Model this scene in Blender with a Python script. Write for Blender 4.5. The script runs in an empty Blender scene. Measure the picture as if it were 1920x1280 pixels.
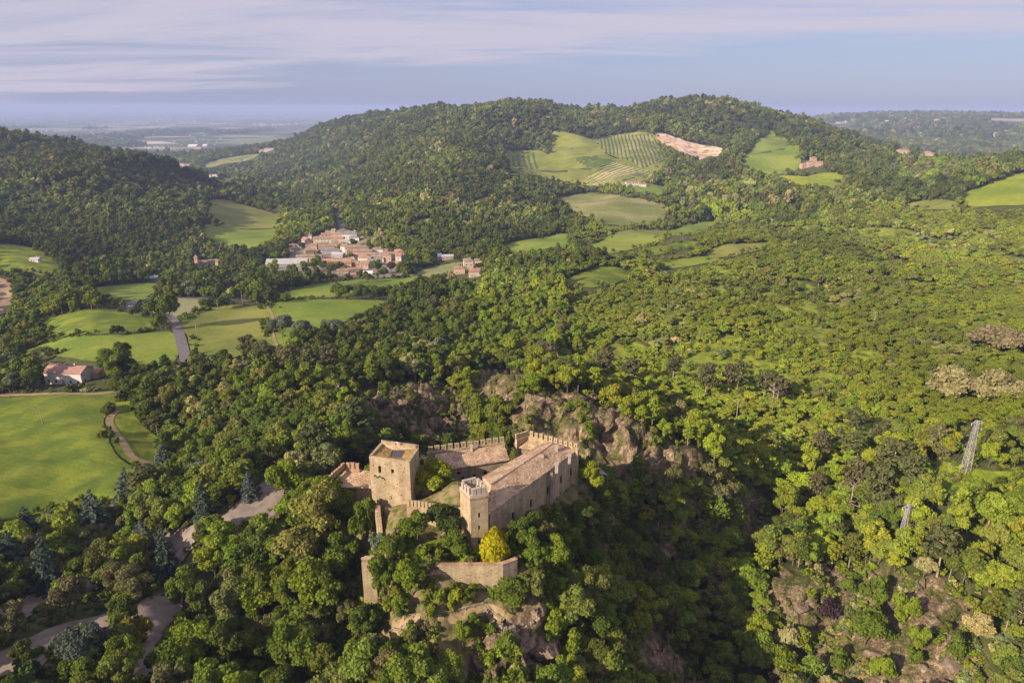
import bpy, bmesh, math, random
import numpy as np
from mathutils import Vector, Matrix
random.seed(7); np.random.seed(7)
scene = bpy.context.scene
COL = scene.collection
R = math.radians

# ------------------------------------------------------------------ camera, sky, sun
ZC = 300.0                      # camera height above datum
PITCH, ROLL, FPX = R(18.85), R(0.25), 1280.0
cf = Vector((0, math.cos(PITCH), -math.sin(PITCH)))
r0 = Vector((1, 0, 0)); u0 = Vector((0, math.sin(PITCH), math.cos(PITCH)))
CR = r0*math.cos(ROLL) + u0*math.sin(ROLL)
CU = -r0*math.sin(ROLL) + u0*math.cos(ROLL)
cam_d = bpy.data.cameras.new('camera'); cam = bpy.data.objects.new('camera', cam_d); COL.objects.link(cam)
cam_d.sensor_width = 36.0; cam_d.lens = 24.0; cam_d.clip_start = 0.5; cam_d.clip_end = 300000.0
M = Matrix.Identity(4)
for i in range(3):
    M[i][0] = CR[i]; M[i][1] = CU[i]; M[i][2] = -cf[i]
M[2][3] = ZC
cam.matrix_world = M
scene.camera = cam

SUN_AZ, SUN_EL = R(217.5), R(25.5)     # direction towards the sun, azimuth counted from +X
sd = Vector((math.cos(SUN_AZ)*math.cos(SUN_EL), math.sin(SUN_AZ)*math.cos(SUN_EL), math.sin(SUN_EL)))
sun_d = bpy.data.lights.new('sun', 'SUN'); sun = bpy.data.objects.new('sun', sun_d); COL.objects.link(sun)
sun_d.energy = 5.0; sun_d.angle = R(0.5); sun_d.color = (1.0, 0.855, 0.65)
sun.rotation_euler = sd.to_track_quat('Z', 'Y').to_euler()
sun.location = (0, 0, ZC + 200)

world = bpy.data.worlds.new("World"); scene.world = world; world.use_nodes = True
def build_world():
    nt = world.node_tree; nt.nodes.clear()
    N = nt.nodes.new; L = nt.links.new
    out = N('ShaderNodeOutputWorld'); bg = N('ShaderNodeBackground'); bg.inputs['Strength'].default_value = 0.09
    sky = N('ShaderNodeTexSky'); sky.sky_type = 'NISHITA'; sky.sun_disc = False
    sky.sun_elevation = SUN_EL; sky.sun_rotation = math.pi/2 - SUN_AZ   # rotation is clockwise from +Y
    sky.air_density = 1.0; sky.dust_density = 1.2; sky.ozone_density = 2.6; sky.altitude = 300
    tc = N('ShaderNodeTexCoord'); sep = N('ShaderNodeSeparateXYZ'); L(tc.outputs['Generated'], sep.inputs[0])
    # project the view direction on a high cloud layer
    zz = N('ShaderNodeMath'); zz.operation = 'MAXIMUM'; L(sep.outputs['Z'], zz.inputs[0]); zz.inputs[1].default_value = 0.0
    za = N('ShaderNodeMath'); za.operation = 'ADD'; L(zz.outputs[0], za.inputs[0]); za.inputs[1].default_value = 0.06
    dx = N('ShaderNodeMath'); dx.operation = 'DIVIDE'; L(sep.outputs['X'], dx.inputs[0]); L(za.outputs[0], dx.inputs[1])
    dy = N('ShaderNodeMath'); dy.operation = 'DIVIDE'; L(sep.outputs['Y'], dy.inputs[0]); L(za.outputs[0], dy.inputs[1])
    cmb = N('ShaderNodeCombineXYZ'); L(dx.outputs[0], cmb.inputs[0]); L(dy.outputs[0], cmb.inputs[1])
    mp = N('ShaderNodeMapping'); mp.inputs['Rotation'].default_value = (0, 0, R(28)); mp.inputs['Scale'].default_value = (0.15, 0.42, 1)
    mp.inputs['Location'].default_value = (CLOUD_OFF[0], CLOUD_OFF[1], 0)
    L(cmb.outputs[0], mp.inputs[0])
    n1 = N('ShaderNodeTexNoise'); n1.inputs['Scale'].default_value = 1.5; n1.inputs['Detail'].default_value = 9; n1.inputs['Roughness'].default_value = 0.66
    n1.inputs['Distortion'].default_value = 0.7
    L(mp.outputs[0], n1.inputs['Vector'])
    mr = N('ShaderNodeMapRange'); mr.interpolation_type = 'SMOOTHSTEP'
    mr.inputs['From Min'].default_value = 0.42; mr.inputs['From Max'].default_value = 0.74; mr.inputs['To Min'].default_value = 0.0; mr.inputs['To Max'].default_value = 0.9
    L(n1.outputs['Fac'], mr.inputs['Value'])
    # a bank of cloud in the west (left), open sky in the east
    # edge plane in projected coordinates
    bk = N('ShaderNodeVectorMath'); bk.operation = 'DOT_PRODUCT'; L(cmb.outputs[0], bk.inputs[0]); bk.inputs[1].default_value = BANK_DIR
    bm = N('ShaderNodeMapRange'); bm.interpolation_type = 'SMOOTHSTEP'
    bm.inputs['From Min'].default_value = BANK[0]; bm.inputs['From Max'].default_value = BANK[1]; bm.inputs['To Min'].default_value = BANK[2]; bm.inputs['To Max'].default_value = BANK[3]
    L(bk.outputs['Value'], bm.inputs['Value'])
    ad = N('ShaderNodeMath'); ad.operation = 'ADD'; L(n1.outputs['Fac'], ad.inputs[0]); L(bm.outputs[0], ad.inputs[1])
    L(ad.outputs[0], mr.inputs['Value'])
    mix = N('ShaderNodeMix'); mix.data_type = 'RGBA'; L(mr.outputs[0], mix.inputs['Factor'])
    hz = N('ShaderNodeMix'); hz.data_type = 'RGBA'; hz.inputs['Factor'].default_value = 0.72
    L(sky.outputs[0], hz.inputs['A']); hz.inputs['B'].default_value = SKY_VEIL
    L(hz.outputs['Result'], mix.inputs['A']); mix.inputs['B'].default_value = CLOUD_COL
    L(mix.outputs['Result'], bg.inputs['Color']); L(bg.outputs[0], out.inputs[0])
CLOUD_OFF = (3.1, 1.7); CLOUD_COL = (4.15, 3.85, 4.6, 1); SKY_VEIL = (2.15, 2.35, 3.95, 1)
BANK_DIR = (-0.53, -1.0, 0); BANK = (-11.0, -6.4, -0.20, 0.15)
build_world()
vs = scene.view_settings; vs.view_transform = 'Standard'; vs.look = 'None'; vs.gamma = 1.0; vs.exposure = 0.76
vs.use_curve_mapping = False
scene.display_settings.display_device = 'sRGB'
scene.cycles.max_bounces = 5; scene.cycles.diffuse_bounces = 2; scene.cycles.glossy_bounces = 1
scene.cycles.transmission_bounces = 2; scene.cycles.volume_bounces = 0; scene.cycles.transparent_max_bounces = 8
scene.cycles.use_denoising = True

# ------------------------------------------------------------------ helpers
def ray(px, py):
    d = cf*FPX + CR*(px-960) + CU*(640-py)
    return d / d.y
def PY(px, py, Y):              # point seen at a photo pixel, at forward distance Y
    d = ray(px, py); return Vector((d.x*Y, Y, ZC + d.z*Y))
def PD(px, py, drop):           # point seen at a photo pixel, DROP metres below the camera
    d = ray(px, py); Y = -drop/d.z; return Vector((d.x*Y, Y, ZC - drop))

def vnoise(x, y, seed=0):
    xi = np.floor(x).astype(np.int64); yi = np.floor(y).astype(np.int64)
    fx = x-xi; fy = y-yi
    fx = fx*fx*fx*(fx*(fx*6-15)+10); fy = fy*fy*fy*(fy*(fy*6-15)+10)
    def h(a, b):
        n = (a*374761393 + b*668265263 + seed*1442695041) & 0xffffffff
        n = ((n ^ (n >> 13))*1274126177) & 0xffffffff
        n = (n ^ (n >> 16)) & 0xffffff
        return n/float(0xffffff)*2-1
    a = h(xi, yi); b = h(xi+1, yi); c = h(xi, yi+1); d = h(xi+1, yi+1)
    return (a*(1-fx)+b*fx)*(1-fy) + (c*(1-fx)+d*fx)*fy
def fbm(x, y, oct=4, seed=0, gain=0.5):
    s = 0; a = 1.0
    for i in range(oct):
        s = s + a*vnoise(x*2**i+i*17.3, y*2**i+i*9.1, seed+i); a *= gain
    return s
def smooth(a, b, x):
    t = np.clip((x-a)/(b-a), 0, 1); return t*t*(3-2*t)
def inpoly(x, y, poly):
    x = np.asarray(x, float); y = np.asarray(y, float); ins = np.zeros(x.shape, bool)
    n = len(poly)
    for i in range(n):
        x1, y1 = poly[i][0], poly[i][1]; x2, y2 = poly[(i+1) % n][0], poly[(i+1) % n][1]
        if y1 == y2: continue
        c = ((y1 > y) != (y2 > y)) & (x < (x2-x1)*(y-y1)/(y2-y1)+x1)
        ins ^= c
    return ins
def tag(o, label=None, cat=None, group=None, kind=None):
    if label: o['label'] = label
    if cat: o['category'] = cat
    if group: o['group'] = group
    if kind: o['kind'] = kind
    return o
def meshobj(name, verts, faces, mats, parent=None, midx=None, smoothf=False):
    me = bpy.data.meshes.new(name); me.from_pydata([tuple(v) for v in verts], [], faces)
    for m in (mats if isinstance(mats, (list, tuple)) else [mats]): me.materials.append(m)
    if midx is not None: me.polygons.foreach_set('material_index', midx)
    if smoothf: me.polygons.foreach_set('use_smooth', [True]*len(me.polygons))
    me.update()
    o = bpy.data.objects.new(name, me); COL.objects.link(o)
    if parent: o.parent = parent
    return o
def link(name, me, parent=None, loc=None, rotz=None, scale=None):
    o = bpy.data.objects.new(name, me); COL.objects.link(o)
    if parent: o.parent = parent
    if loc is not None: o.location = loc
    if rotz is not None: o.rotation_euler = (0, 0, rotz)
    if scale is not None: o.scale = (scale, scale, scale) if not hasattr(scale, '__len__') else scale
    return o
def empty(name, loc, rotz=0.0):
    o = bpy.data.objects.new(name, None); COL.objects.link(o); o.location = loc; o.rotation_euler = (0, 0, rotz)
    o.empty_display_size = 0.5
    return o
def fast_mesh(name, V, F, mats, nper=4):
    V = np.asarray(V, np.float32); F = np.asarray(F, np.int32)
    me = bpy.data.meshes.new(name)
    me.vertices.add(len(V)); me.vertices.foreach_set('co', V.ravel())
    me.loops.add(F.size); me.loops.foreach_set('vertex_index', F.ravel())
    me.polygons.add(len(F)); me.polygons.foreach_set('loop_start', np.arange(0, F.size, nper, dtype=np.int32))
    me.polygons.foreach_set('loop_total', np.full(len(F), nper, np.int32))
    me.update(calc_edges=True)
    for m in (mats if isinstance(mats, (list, tuple)) else [mats]): me.materials.append(m)
    return me

# ------------------------------------------------------------------ materials
def newmat(name):
    m = bpy.data.materials.new(name); m.use_nodes = True
    nt = m.node_tree; b = nt.nodes['Principled BSDF']; b.inputs['Specular IOR Level'].default_value = 0.15
    b.inputs['Roughness'].default_value = 0.9
    return m, nt, b
def ramp_mat(name, cols, scale=1.0, detail=4, rough=0.9, bump=0.0, bscale=None, coord='Object', distort=0.0, stretch=(1, 1, 1), pos=None):
    m, nt, b = newmat(name); N = nt.nodes.new; L = nt.links.new
    tc = N('ShaderNodeTexCoord'); mp = N('ShaderNodeMapping'); mp.inputs['Scale'].default_value = stretch
    L(tc.outputs[coord], mp.inputs[0])
    n = N('ShaderNodeTexNoise'); n.inputs['Scale'].default_value = scale; n.inputs['Detail'].default_value = detail
    n.inputs['Roughness'].default_value = 0.62; n.inputs['Distortion'].default_value = distort
    L(mp.outputs[0], n.inputs['Vector'])
    r = N('ShaderNodeValToRGB'); L(n.outputs['Fac'], r.inputs[0])
    k = len(cols)
    ps = pos or [0.30+0.40*i/(max(k-1, 1)) for i in range(k)]
    r.color_ramp.elements[0].position = ps[0]; r.color_ramp.elements[0].color = (*cols[0], 1)
    r.color_ramp.elements[1].position = ps[-1]; r.color_ramp.elements[1].color = (*cols[-1], 1)
    for i in range(1, k-1):
        e = r.color_ramp.elements.new(ps[i]); e.color = (*cols[i], 1)
    L(r.outputs[0], b.inputs['Base Color']); b.inputs['Roughness'].default_value = rough
    if bump:
        n2 = N('ShaderNodeTexNoise'); n2.inputs['Scale'].default_value = bscale or scale*4; n2.inputs['Detail'].default_value = 5
        L(mp.outputs[0], n2.inputs['Vector'])
        bp = N('ShaderNodeBump'); bp.inputs['Strength'].default_value = bump; bp.inputs['Distance'].default_value = 0.1
        L(n2.outputs['Fac'], bp.inputs['Height']); L(bp.outputs[0], b.inputs['Normal'])
    return m
def flat_mat(name, col, rough=0.7, metal=0.0):
    m, nt, b = newmat(name); b.inputs['Base Color'].default_value = (*col, 1); b.inputs['Roughness'].default_value = rough
    b.inputs['Metallic'].default_value = metal
    return m
# ------------------------------------------------------------------ terrain
# survey points: where the photograph shows the land (photo pixel, forward distance), f = seen through ~8 m of canopy
CP = []
def G(px, py, Y, c=0.0):
    p = PY(px, py, Y); CP.append((p.x, p.y, p.z-c))
def Fp(px, py, Y): G(px, py, Y, 8.5 if Y < 900 else (10 if Y < 1500 else 15))
def W(x, y, drop): CP.append((x, y, ZC-drop))
# castle rock
G(735, 965, 119); G(850, 905, 120.5); G(830, 1000, 113.5); G(905, 1032, 108.7); G(850, 1045, 107); G(960, 1035, 109); W(2, 108.5, 79)
W(-12, 103.5, 79); W(-14, 128, 78); W(5, 135, 78); W(-26, 128, 78.5); W(-34, 128, 79); W(-39, 124, 80.5); W(-41, 131, 80.5); W(-10, 130, 77.6); W(-2, 124, 77)
G(943, 1106, 102.5); G(975, 1092, 103.5); G(816, 1090, 101.5); G(750, 1075, 103, 0.5)
W(8, 116, 82); W(13, 126, 85); W(19, 134, 84); W(21, 141, 84); W(8, 144, 84); W(-5, 144, 84); W(-22, 138, 84)
# behind the castle: ravine
W(-10, 160, 110); W(10, 158, 108); W(25, 155, 104); W(-30, 160, 102)
G(870, 800, 222); G(750, 760, 232); G(820, 722, 260); Fp(690, 800, 190); G(900, 760, 240); G(700, 745, 236)
# rock ridge behind the wing
G(1045, 746, 186); G(1000, 790, 172); G(970, 770, 184); G(1100, 752, 188); G(1150, 782, 178); G(1100, 870, 161); G(1180, 850, 165)
G(1250, 868, 165); G(1320, 885, 165); G(1170, 800, 172); G(930, 705, 250, 0); G(960, 740, 228)
# gorge on the right
G(1300, 1050, 152); G(1380, 1200, 131); G(1440, 1300, 116); G(1290, 960, 155); G(1240, 900, 160)
Fp(1200, 1000, 140); Fp(1250, 1100, 128); G(1100, 1100, 112, 3); G(1100, 1250, 95, 3); Fp(1300, 1250, 114); Fp(1150, 950, 137); G(1060, 1180, 101, 2)
W(40, 122, 121); W(38, 100, 119)
# right bank
G(1440, 1110, 136); G(1500, 1110, 134); G(1700, 1170, 120); G(1700, 1260, 110); G(1850, 1280, 101, 3); G(1490, 1230, 121, 3); Fp(1400, 950, 165); G(1390, 960, 167)
Fp(1440, 900, 177); Fp(1600, 1000, 150); G(1693, 1010, 142, 3); G(1808, 890, 160); Fp(1900, 1000, 132); Fp(1900, 1150, 110)
G(1750, 920, 156, 2)
# right hillside
Fp(1300, 800, 198); Fp(1400, 700, 255); Fp(1600, 800, 205); Fp(1850, 700, 235); Fp(1600, 600, 330); Fp(1850, 550, 370)
Fp(1700, 450, 600); Fp(1850, 430, 640); G(1860, 372, 820); G(1915, 335, 960); Fp(1700, 370, 850); Fp(1750, 297, 1500); Fp(1900, 300, 1350)
Fp(1200, 600, 330); Fp(1000, 600, 350); Fp(1000, 680, 270); Fp(900, 690, 265); Fp(1200, 700, 250); Fp(1200, 520, 450); G(1110, 515, 470)
Fp(1400, 550, 400); Fp(1450, 480, 540); G(1385, 468, 620); Fp(1000, 500, 520)
G(1200, 445, 700); G(1000, 455, 760); Fp(1300, 400, 900); G(1170, 390, 1000); G(1190, 347, 1250); G(1060, 375, 1100)
G(1130, 315, 1450); G(1180, 270, 1700); G(1050, 262, 1780); G(975, 300, 1600); G(1150, 250, 1820)
Fp(1100, 197, 2100); Fp(1240, 192, 2150); Fp(1400, 186, 2100); Fp(1470, 210, 2100); Fp(1545, 236, 2100); Fp(1500, 250, 1700)
G(1300, 285, 1600); G(1290, 255, 1720); G(1440, 265, 1550); G(1440, 310, 1320); G(1525, 316, 1180); Fp(1400, 350, 1050); Fp(1600, 330, 1120); Fp(1650, 290, 1450)
Fp(1250, 340, 1220); Fp(1560, 400, 780)
# far right blue ridge
G(1700, 226, 5200); G(1900, 226, 5000); G(1560, 226, 5600); G(1700, 270, 3400); G(1850, 280, 3200); W(2200, 2300, 210)
# long hill in the middle
Fp(985, 188, 2000); Fp(900, 200, 2050); Fp(800, 203, 2300); Fp(700, 213, 2700); Fp(620, 232, 3000); Fp(540, 262, 3200)
Fp(850, 300, 1350); Fp(920, 260, 1600); Fp(700, 290, 1750); Fp(600, 290, 2300); Fp(850, 440, 780); Fp(780, 400, 850); Fp(700, 380, 1080); Fp(950, 380, 1000)
Fp(1000, 420, 860); Fp(620, 340, 1650); Fp(540, 310, 2300); Fp(900, 470, 690); Fp(850, 380, 980)
W(0, 2900, 170); W(1500, 2900, 180); W(-400, 3900, 230); W(700, 3000, 170); W(2400, 3000, 200)
# village and valley floor
G(650, 480, 750); G(560, 500, 680); G(750, 480, 740); G(880, 515, 600); G(600, 430, 950); G(440, 425, 1000); G(480, 385, 1250); G(470, 450, 880)
G(420, 335, 2100); G(440, 290, 3000); G(470, 340, 1900); G(400, 300, 2900)
G(550, 525, 590); G(700, 535, 560); G(600, 580, 440); G(430, 610, 400); G(400, 560, 490); G(300, 640, 362); G(340, 600, 405); G(130, 640, 362)
G(130, 722, 285); G(110, 745, 265); G(100, 850, 212); G(30, 950, 172); G(220, 840, 215); G(230, 950, 170); G(20, 760, 260)
G(650, 590, 425); G(150, 580, 430); G(260, 560, 480, 1)
# parking below the castle
G(200, 1050, 140, 4); G(50, 1150, 116); G(280, 1130, 116.5); G(60, 1260, 97); G(220, 1210, 103); G(300, 1060, 134, 3); G(480, 925, 153); G(530, 900, 158); G(420, 975, 143)
# wood between the meadow and the castle
Fp(450, 850, 178); Fp(300, 790, 230); Fp(280, 720, 262); Fp(400, 700, 270); Fp(500, 690, 252); Fp(600, 700, 243); Fp(650, 760, 200); Fp(560, 800, 190)
Fp(600, 650, 300); Fp(700, 640, 315); Fp(480, 650, 310); Fp(620, 850, 165)
Fp(400, 1100, 116); Fp(500, 1250, 93); Fp(550, 960, 136); Fp(650, 1000, 120); Fp(600, 1120, 104); Fp(350, 1200, 99)
G(750, 1250, 90, 4); G(900, 1250, 91, 2); G(900, 1140, 100); G(790, 1165, 97.5); G(970, 1170, 97.5, 1); G(960, 1230, 92, 1)
# left hill
Fp(100, 268, 1250); Fp(0, 264, 1250); Fp(200, 280, 1250); Fp(280, 304, 1220); Fp(350, 352, 1120); Fp(400, 400, 1000); Fp(390, 470, 800); Fp(200, 500, 620)
Fp(50, 400, 850); Fp(200, 380, 920); Fp(50, 540, 520); G(40, 500, 580, 3); Fp(20, 620, 400); Fp(320, 480, 720); Fp(300, 420, 870); Fp(100, 320, 1050)
W(-900, 2300, 235); W(-1700, 2300, 235)
# far lowland
for y_ in (4500, 7000, 12000, 25000, 60000, 110000):
    for u_ in (-1.3, -0.6, -0.25, 0.1, 0.9, 1.4):
        if y_ < 9000 and u_ > 0.15: continue
        W(u_*y_, y_, 262)
W(0.9*12000, 12000, 262)
# outside the picture
W(-110, 80, 94); W(-150, 110, 98); W(-320, 250, 116); W(-600, 500, 125); W(-1100, 900, 60); W(-1600, 1300, 60); W(120, 80, 92); W(190, 150, 82); W(420, 330, 84); W(800, 640, 82); W(1500, 1200, 90)
W(-40, 45, 93); W(10, 45, 95); W(45, 45, 112); W(90, 50, 95); W(0, 65, 92); W(-35, 62, 92); W(52, 85, 116); W(46, 66, 119)
CPa = np.array(CP)
def sp(y): return np.log(y)
cu = CPa[:, 0]/CPa[:, 1]; cv = sp(CPa[:, 1])
KU, KV = 1.0, 0.62
P = np.stack([cu*KU, cv*KV], 1)
def tpsk(r2): return 0.5*r2*np.log(r2+1e-12)
n = len(P)
A = np.zeros((n+3, n+3)); d2 = ((P[:, None]-P[None])**2).sum(-1)
A[:n, :n] = tpsk(d2) + np.eye(n)*2.5e-5; A[:n, n] = 1; A[:n, n+1:] = P; A[n:, :n] = A[:n, n:].T
# interpolate elevation angle (z-ZC)/y, which varies gently, rather than height
rhs = np.zeros(n+3); rhs[:n] = (CPa[:, 2]-ZC)/CPa[:, 1]
sol = np.linalg.solve(A, rhs)
def h_base(x, y):
    x = np.asarray(x, float); y = np.maximum(np.asarray(y, float), 20.0)
    sh = x.shape; a = (x/y).ravel()*KU; b = sp(y).ravel()*KV; out = np.zeros(a.size)
    for s in range(0, a.size, 60000):
        e = slice(s, s+60000)
        r2 = (a[e, None]-P[None, :, 0])**2 + (b[e, None]-P[None, :, 1])**2
        out[e] = tpsk(r2)@sol[:n] + sol[n] + a[e]*sol[n+1] + b[e]*sol[n+2]
    return (out.reshape(sh))*y + ZC
NU, NV1, NV2 = 900, 560, 100
gu = np.linspace(-1.5, 1.5, NU)
gv = np.concatenate([np.linspace(math.log(30), math.log(3200), NV1), np.linspace(math.log(3200), math.log(100000), NV2+1)[1:]])
NV = len(gv)
GU, GV = np.meshgrid(gu, gv); GY = np.exp(GV); GX = GU*GY
# the smooth interpolant is evaluated on a coarser lattice, then refined
ZB = np.zeros(GX.shape)
ci = np.arange(0, NV, 2); cj = np.arange(0, NU, 3)
if ci[-1] != NV-1: ci = np.append(ci, NV-1)
if cj[-1] != NU-1: cj = np.append(cj, NU-1)
sub = (h_base(GX[np.ix_(ci, cj)], GY[np.ix_(ci, cj)])-ZC)/GY[np.ix_(ci, cj)]
tmp = np.stack([np.interp(np.arange(NU), cj, sub[k]) for k in range(len(ci))])
tmp2 = np.stack([np.interp(np.arange(NV), ci, tmp[:, k]) for k in range(NU)], 1)
ZB = tmp2*GY + ZC
pl = smooth(3800, 5200, GY)*(1-smooth(0.25, 0.45, GU)*(1-smooth(9000, 11000, GY)))
ZB = ZB*(1-pl) + (ZC-262)*pl
ZB = np.maximum(ZB, ZC-262)
# castle plan masks in world space
CASTLE_POLY = [(-42, 122), (-36, 136), (-20, 139), (0, 144), (8, 143), (17, 136), (-2, 107), (1, 104), (-2, 102.6), (-22, 102), (-26, 116)]
def dist_poly_mask(x, y, poly, w):
    m = inpoly(x, y, poly).astype(float)
    d = np.full(np.shape(x), 1e9)
    for i in range(len(poly)):
        ax, ay = poly[i][:2]; bx, by = poly[(i+1) % len(poly)][:2]
        t = np.clip(((x-ax)*(bx-ax)+(y-ay)*(by-ay))/((bx-ax)**2+(by-ay)**2+1e-9), 0, 1)
        d = np.minimum(d, np.hypot(x-ax-t*(bx-ax), y-ay-t*(by-ay)))
    return np.where(m > 0, 1.0, 1-smooth(0, w, d))
# relief noise
amp_far = smooth(500, 1400, GY)*(1-smooth(4000, 6000, GY))
flatv = smooth(ZC-165, ZC-120, ZB)            # valley floors stay flat
hill = amp_far*np.clip(flatv, 0.1, 1)
N1 = 1-np.abs(fbm(GX/260, GY/420, 3, 3))*1.5
Z = ZB + hill*(N1*18-9) + smooth(180, 400, GY)*(1-smooth(3000, 5000, GY))*fbm(GX/60, GY/60, 3, 11)*(1.0+2.0*smooth(-0.1, 0.2, GU))
Z = Z + (1-smooth(4000, 7000, GY))*smooth(60, 160, GY)*0.0
GZ = Z
def ht(x, y):
    x = np.asarray(x, float); y = np.asarray(y, float)
    yy = np.clip(y, 30.01, 99000); u = np.clip(x/yy, -1.499, 1.499); v = np.log(yy)
    fu = (u+1.5)/3*(NU-1); a = (v-gv[0])/(gv[NV1-1]-gv[0])*(NV1-1); b = NV1-1+(v-gv[NV1-1])/(gv[-1]-gv[NV1-1])*NV2
    fv = np.where(v <= gv[NV1-1], a, b); fv = np.clip(fv, 0, NV-1.001); fu = np.clip(fu, 0, NU-1.001)
    i = fv.astype(int); j = fu.astype(int); s = fv-i; t = fu-j
    return (GZ[i, j]*(1-t)+GZ[i, j+1]*t)*(1-s) + (GZ[i+1, j]*(1-t)+GZ[i+1, j+1]*t)*s
_marY = np.exp(np.linspace(math.log(60), math.log(60000), 2600))
def cast(px, py, ymin=0, ymax=1e9):
    """ground point seen at a photo pixel (first hit beyond ymin)"""
    d = ray(px, py); Ys = _marY[(_marY >= ymin) & (_marY <= ymax)]
    f = ht(d.x*Ys, Ys) - (ZC+d.z*Ys)
    k = np.where((f[1:] >= 0) & (f[:-1] < 0))[0]
    if len(k) == 0:
        kk = np.argmin(np.abs(f)); Y = Ys[kk]
    else:
        kk = k[0]; Y = Ys[kk] + (Ys[kk+1]-Ys[kk])*(-f[kk])/(f[kk+1]-f[kk])
    x = d.x*Y
    return Vector((x, Y, float(ht(x, Y))))
# visibility: running maximum of elevation along each azimuth
EL = (GZ-ZC)/GY; CM = np.maximum.accumulate(EL, axis=0)
def vis(x, y, h=14.0, margin=0.004):
    u = np.clip(x/y, -1.499, 1.499); fu = (u+1.5)/3*(NU-1); j = np.round(fu).astype(int)
    v = np.log(y); a = (v-gv[0])/(gv[NV1-1]-gv[0])*(NV1-1); b = NV1-1+(v-gv[NV1-1])/(gv[-1]-gv[NV1-1])*NV2
    i = np.clip(np.where(v <= gv[NV1-1], a, b).astype(int)-2, 0, NV-1)
    return (ht(x, y)+h-ZC)/y > CM[i, j]-margin
# ------------------------------------------------------------------ land cover, outlined in plan from the photograph
def castpoly(pts, ymin=0, ymax=1e9): return [tuple(cast(a, b, ymin, ymax)) for a, b in pts]
def crom(pts, closed=True, k=5):
    P_ = [np.array(p[:2]) for p in pts]; n_ = len(P_); out = []
    rng = range(n_) if closed else range(n_-1)
    for i in rng:
        if closed: p0, p1, p2, p3 = P_[(i-1) % n_], P_[i], P_[(i+1) % n_], P_[(i+2) % n_]
        else: p0, p1, p2, p3 = P_[max(i-1, 0)], P_[i], P_[i+1], P_[min(i+2, n_-1)]
        for j in range(k):
            t = j/k
            out.append(0.5*((2*p1)+(-p0+p2)*t+(2*p0-5*p1+4*p2-p3)*t*t+(-p0+3*p1-3*p2+p3)*t**3))
    if not closed: out.append(P_[-1])
    return [(float(a), float(b)) for a, b in out]
rocks_px = [
 [(955, 800), (985, 752), (1050, 738), (1140, 752), (1165, 778), (1215, 812), (1270, 850), (1330, 874), (1325, 884), (1265, 878), (1190, 872), (1100, 868), (1010, 815)],
 [(880, 700), (930, 695), (1000, 702), (965, 740), (950, 770), (905, 745)],
 [(660, 740), (760, 722), (840, 730), (890, 790), (880, 830), (760, 812), (690, 790)],
 [(1425, 1090), (1480, 1072), (1580, 1085), (1700, 1080), (1800, 1125), (1830, 1150), (1790, 1190), (1850, 1290), (1600, 1290), (1520, 1200), (1450, 1160)],
 [(1372, 925), (1400, 918), (1435, 945), (1440, 975), (1410, 965)],
 [(1110, 1000), (1190, 990), (1255, 1050), (1225, 1110), (1150, 1080)],
 [(930, 1165), (990, 1160), (1040, 1200), (1050, 1270), (960, 1280), (900, 1250), (920, 1200)],
 [(1160, 1160), (1200, 1180), (1330, 1290), (1240, 1290), (1150, 1220)],
]
scarp_px = [(1232, 250), (1262, 256), (1300, 270), (1362, 278), (1350, 292), (1312, 300), (1290, 292), (1262, 280), (1238, 268)]
ROCKS = [castpoly(p, 60 if i != 2 else 150) for i, p in enumerate(rocks_px)]
SCARP = castpoly(scarp_px, 900)
DRYP = castpoly([(700, 1180), (760, 1160), (900, 1125), (1030, 1150), (1075, 1200), (1080, 1290), (790, 1290), (720, 1230)])
DRY2 = castpoly([(1040, 1090), (1120, 1090), (1200, 1140), (1290, 1250), (1340, 1290), (1200, 1290), (1120, 1180)])
KEEPOUT = []; ROADKEEP = []        # plan polygons without trees
nb = 1
def rockmask(x, y):
    m = np.zeros(np.shape(x)); wob = fbm(x/7, y/7, 3, 21)
    for i, p in enumerate(ROCKS):
        xs = [q[0] for q in p]; ys = [q[1] for q in p]
        sel = (x > min(xs)-10) & (x < max(xs)+10) & (y > min(ys)-10) & (y < max(ys)+10)
        if sel.any():
            v = dist_poly_mask(x[sel]+wob[sel]*1.5, y[sel]+wob[sel]*1.5, p, 4.0); m[sel] = np.maximum(m[sel], v)
    return m
RM = rockmask(GX, GY)
slope = np.zeros_like(GZ)
dzv = np.gradient(GZ, axis=0)/np.maximum(np.gradient(GY, axis=0), 1e-6)
dzu = np.gradient(GZ, axis=1)/np.maximum(np.gradient(GX, axis=1), 1e-6)
slope = np.hypot(dzv, dzu)
near = 1-smooth(170, 260, GY)
CM_ = np.zeros_like(GZ); selc = (GY < 150) & (GY > 95) & (np.abs(GX+10) < 50)
CM_[selc] = dist_poly_mask(GX[selc], GY[selc], CASTLE_POLY, 5.0)
RM = np.maximum(RM, near*smooth(0.9, 1.25, slope)*0.8*(1-CM_))
rid = 1-np.abs(fbm(GX/9, GY/9, 4, 31))*2
cr = 1-np.abs(fbm(GX/3.2, GY/3.2, 3, 41))*2
_bk = 1-0.65*np.where(GY < 170, dist_poly_mask(GX, GY, ROCKS[3], 3.0), 0)
rel = (rid*2.4 + cr*1.3 - 1.4)*RM*(1-CM_)*_bk
soft = fbm(GX/14, GY/14, 4, 51)*0.8*near*(1-CM_)
GZ = GZ + rel + soft
DX = (fbm(GY/4, GZ/3+GX/9, 3, 61))*1.6*RM*(1-CM_)
DY = (fbm(GX/3, GZ/4, 3, 71))*1.6*RM*(1-CM_)

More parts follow.
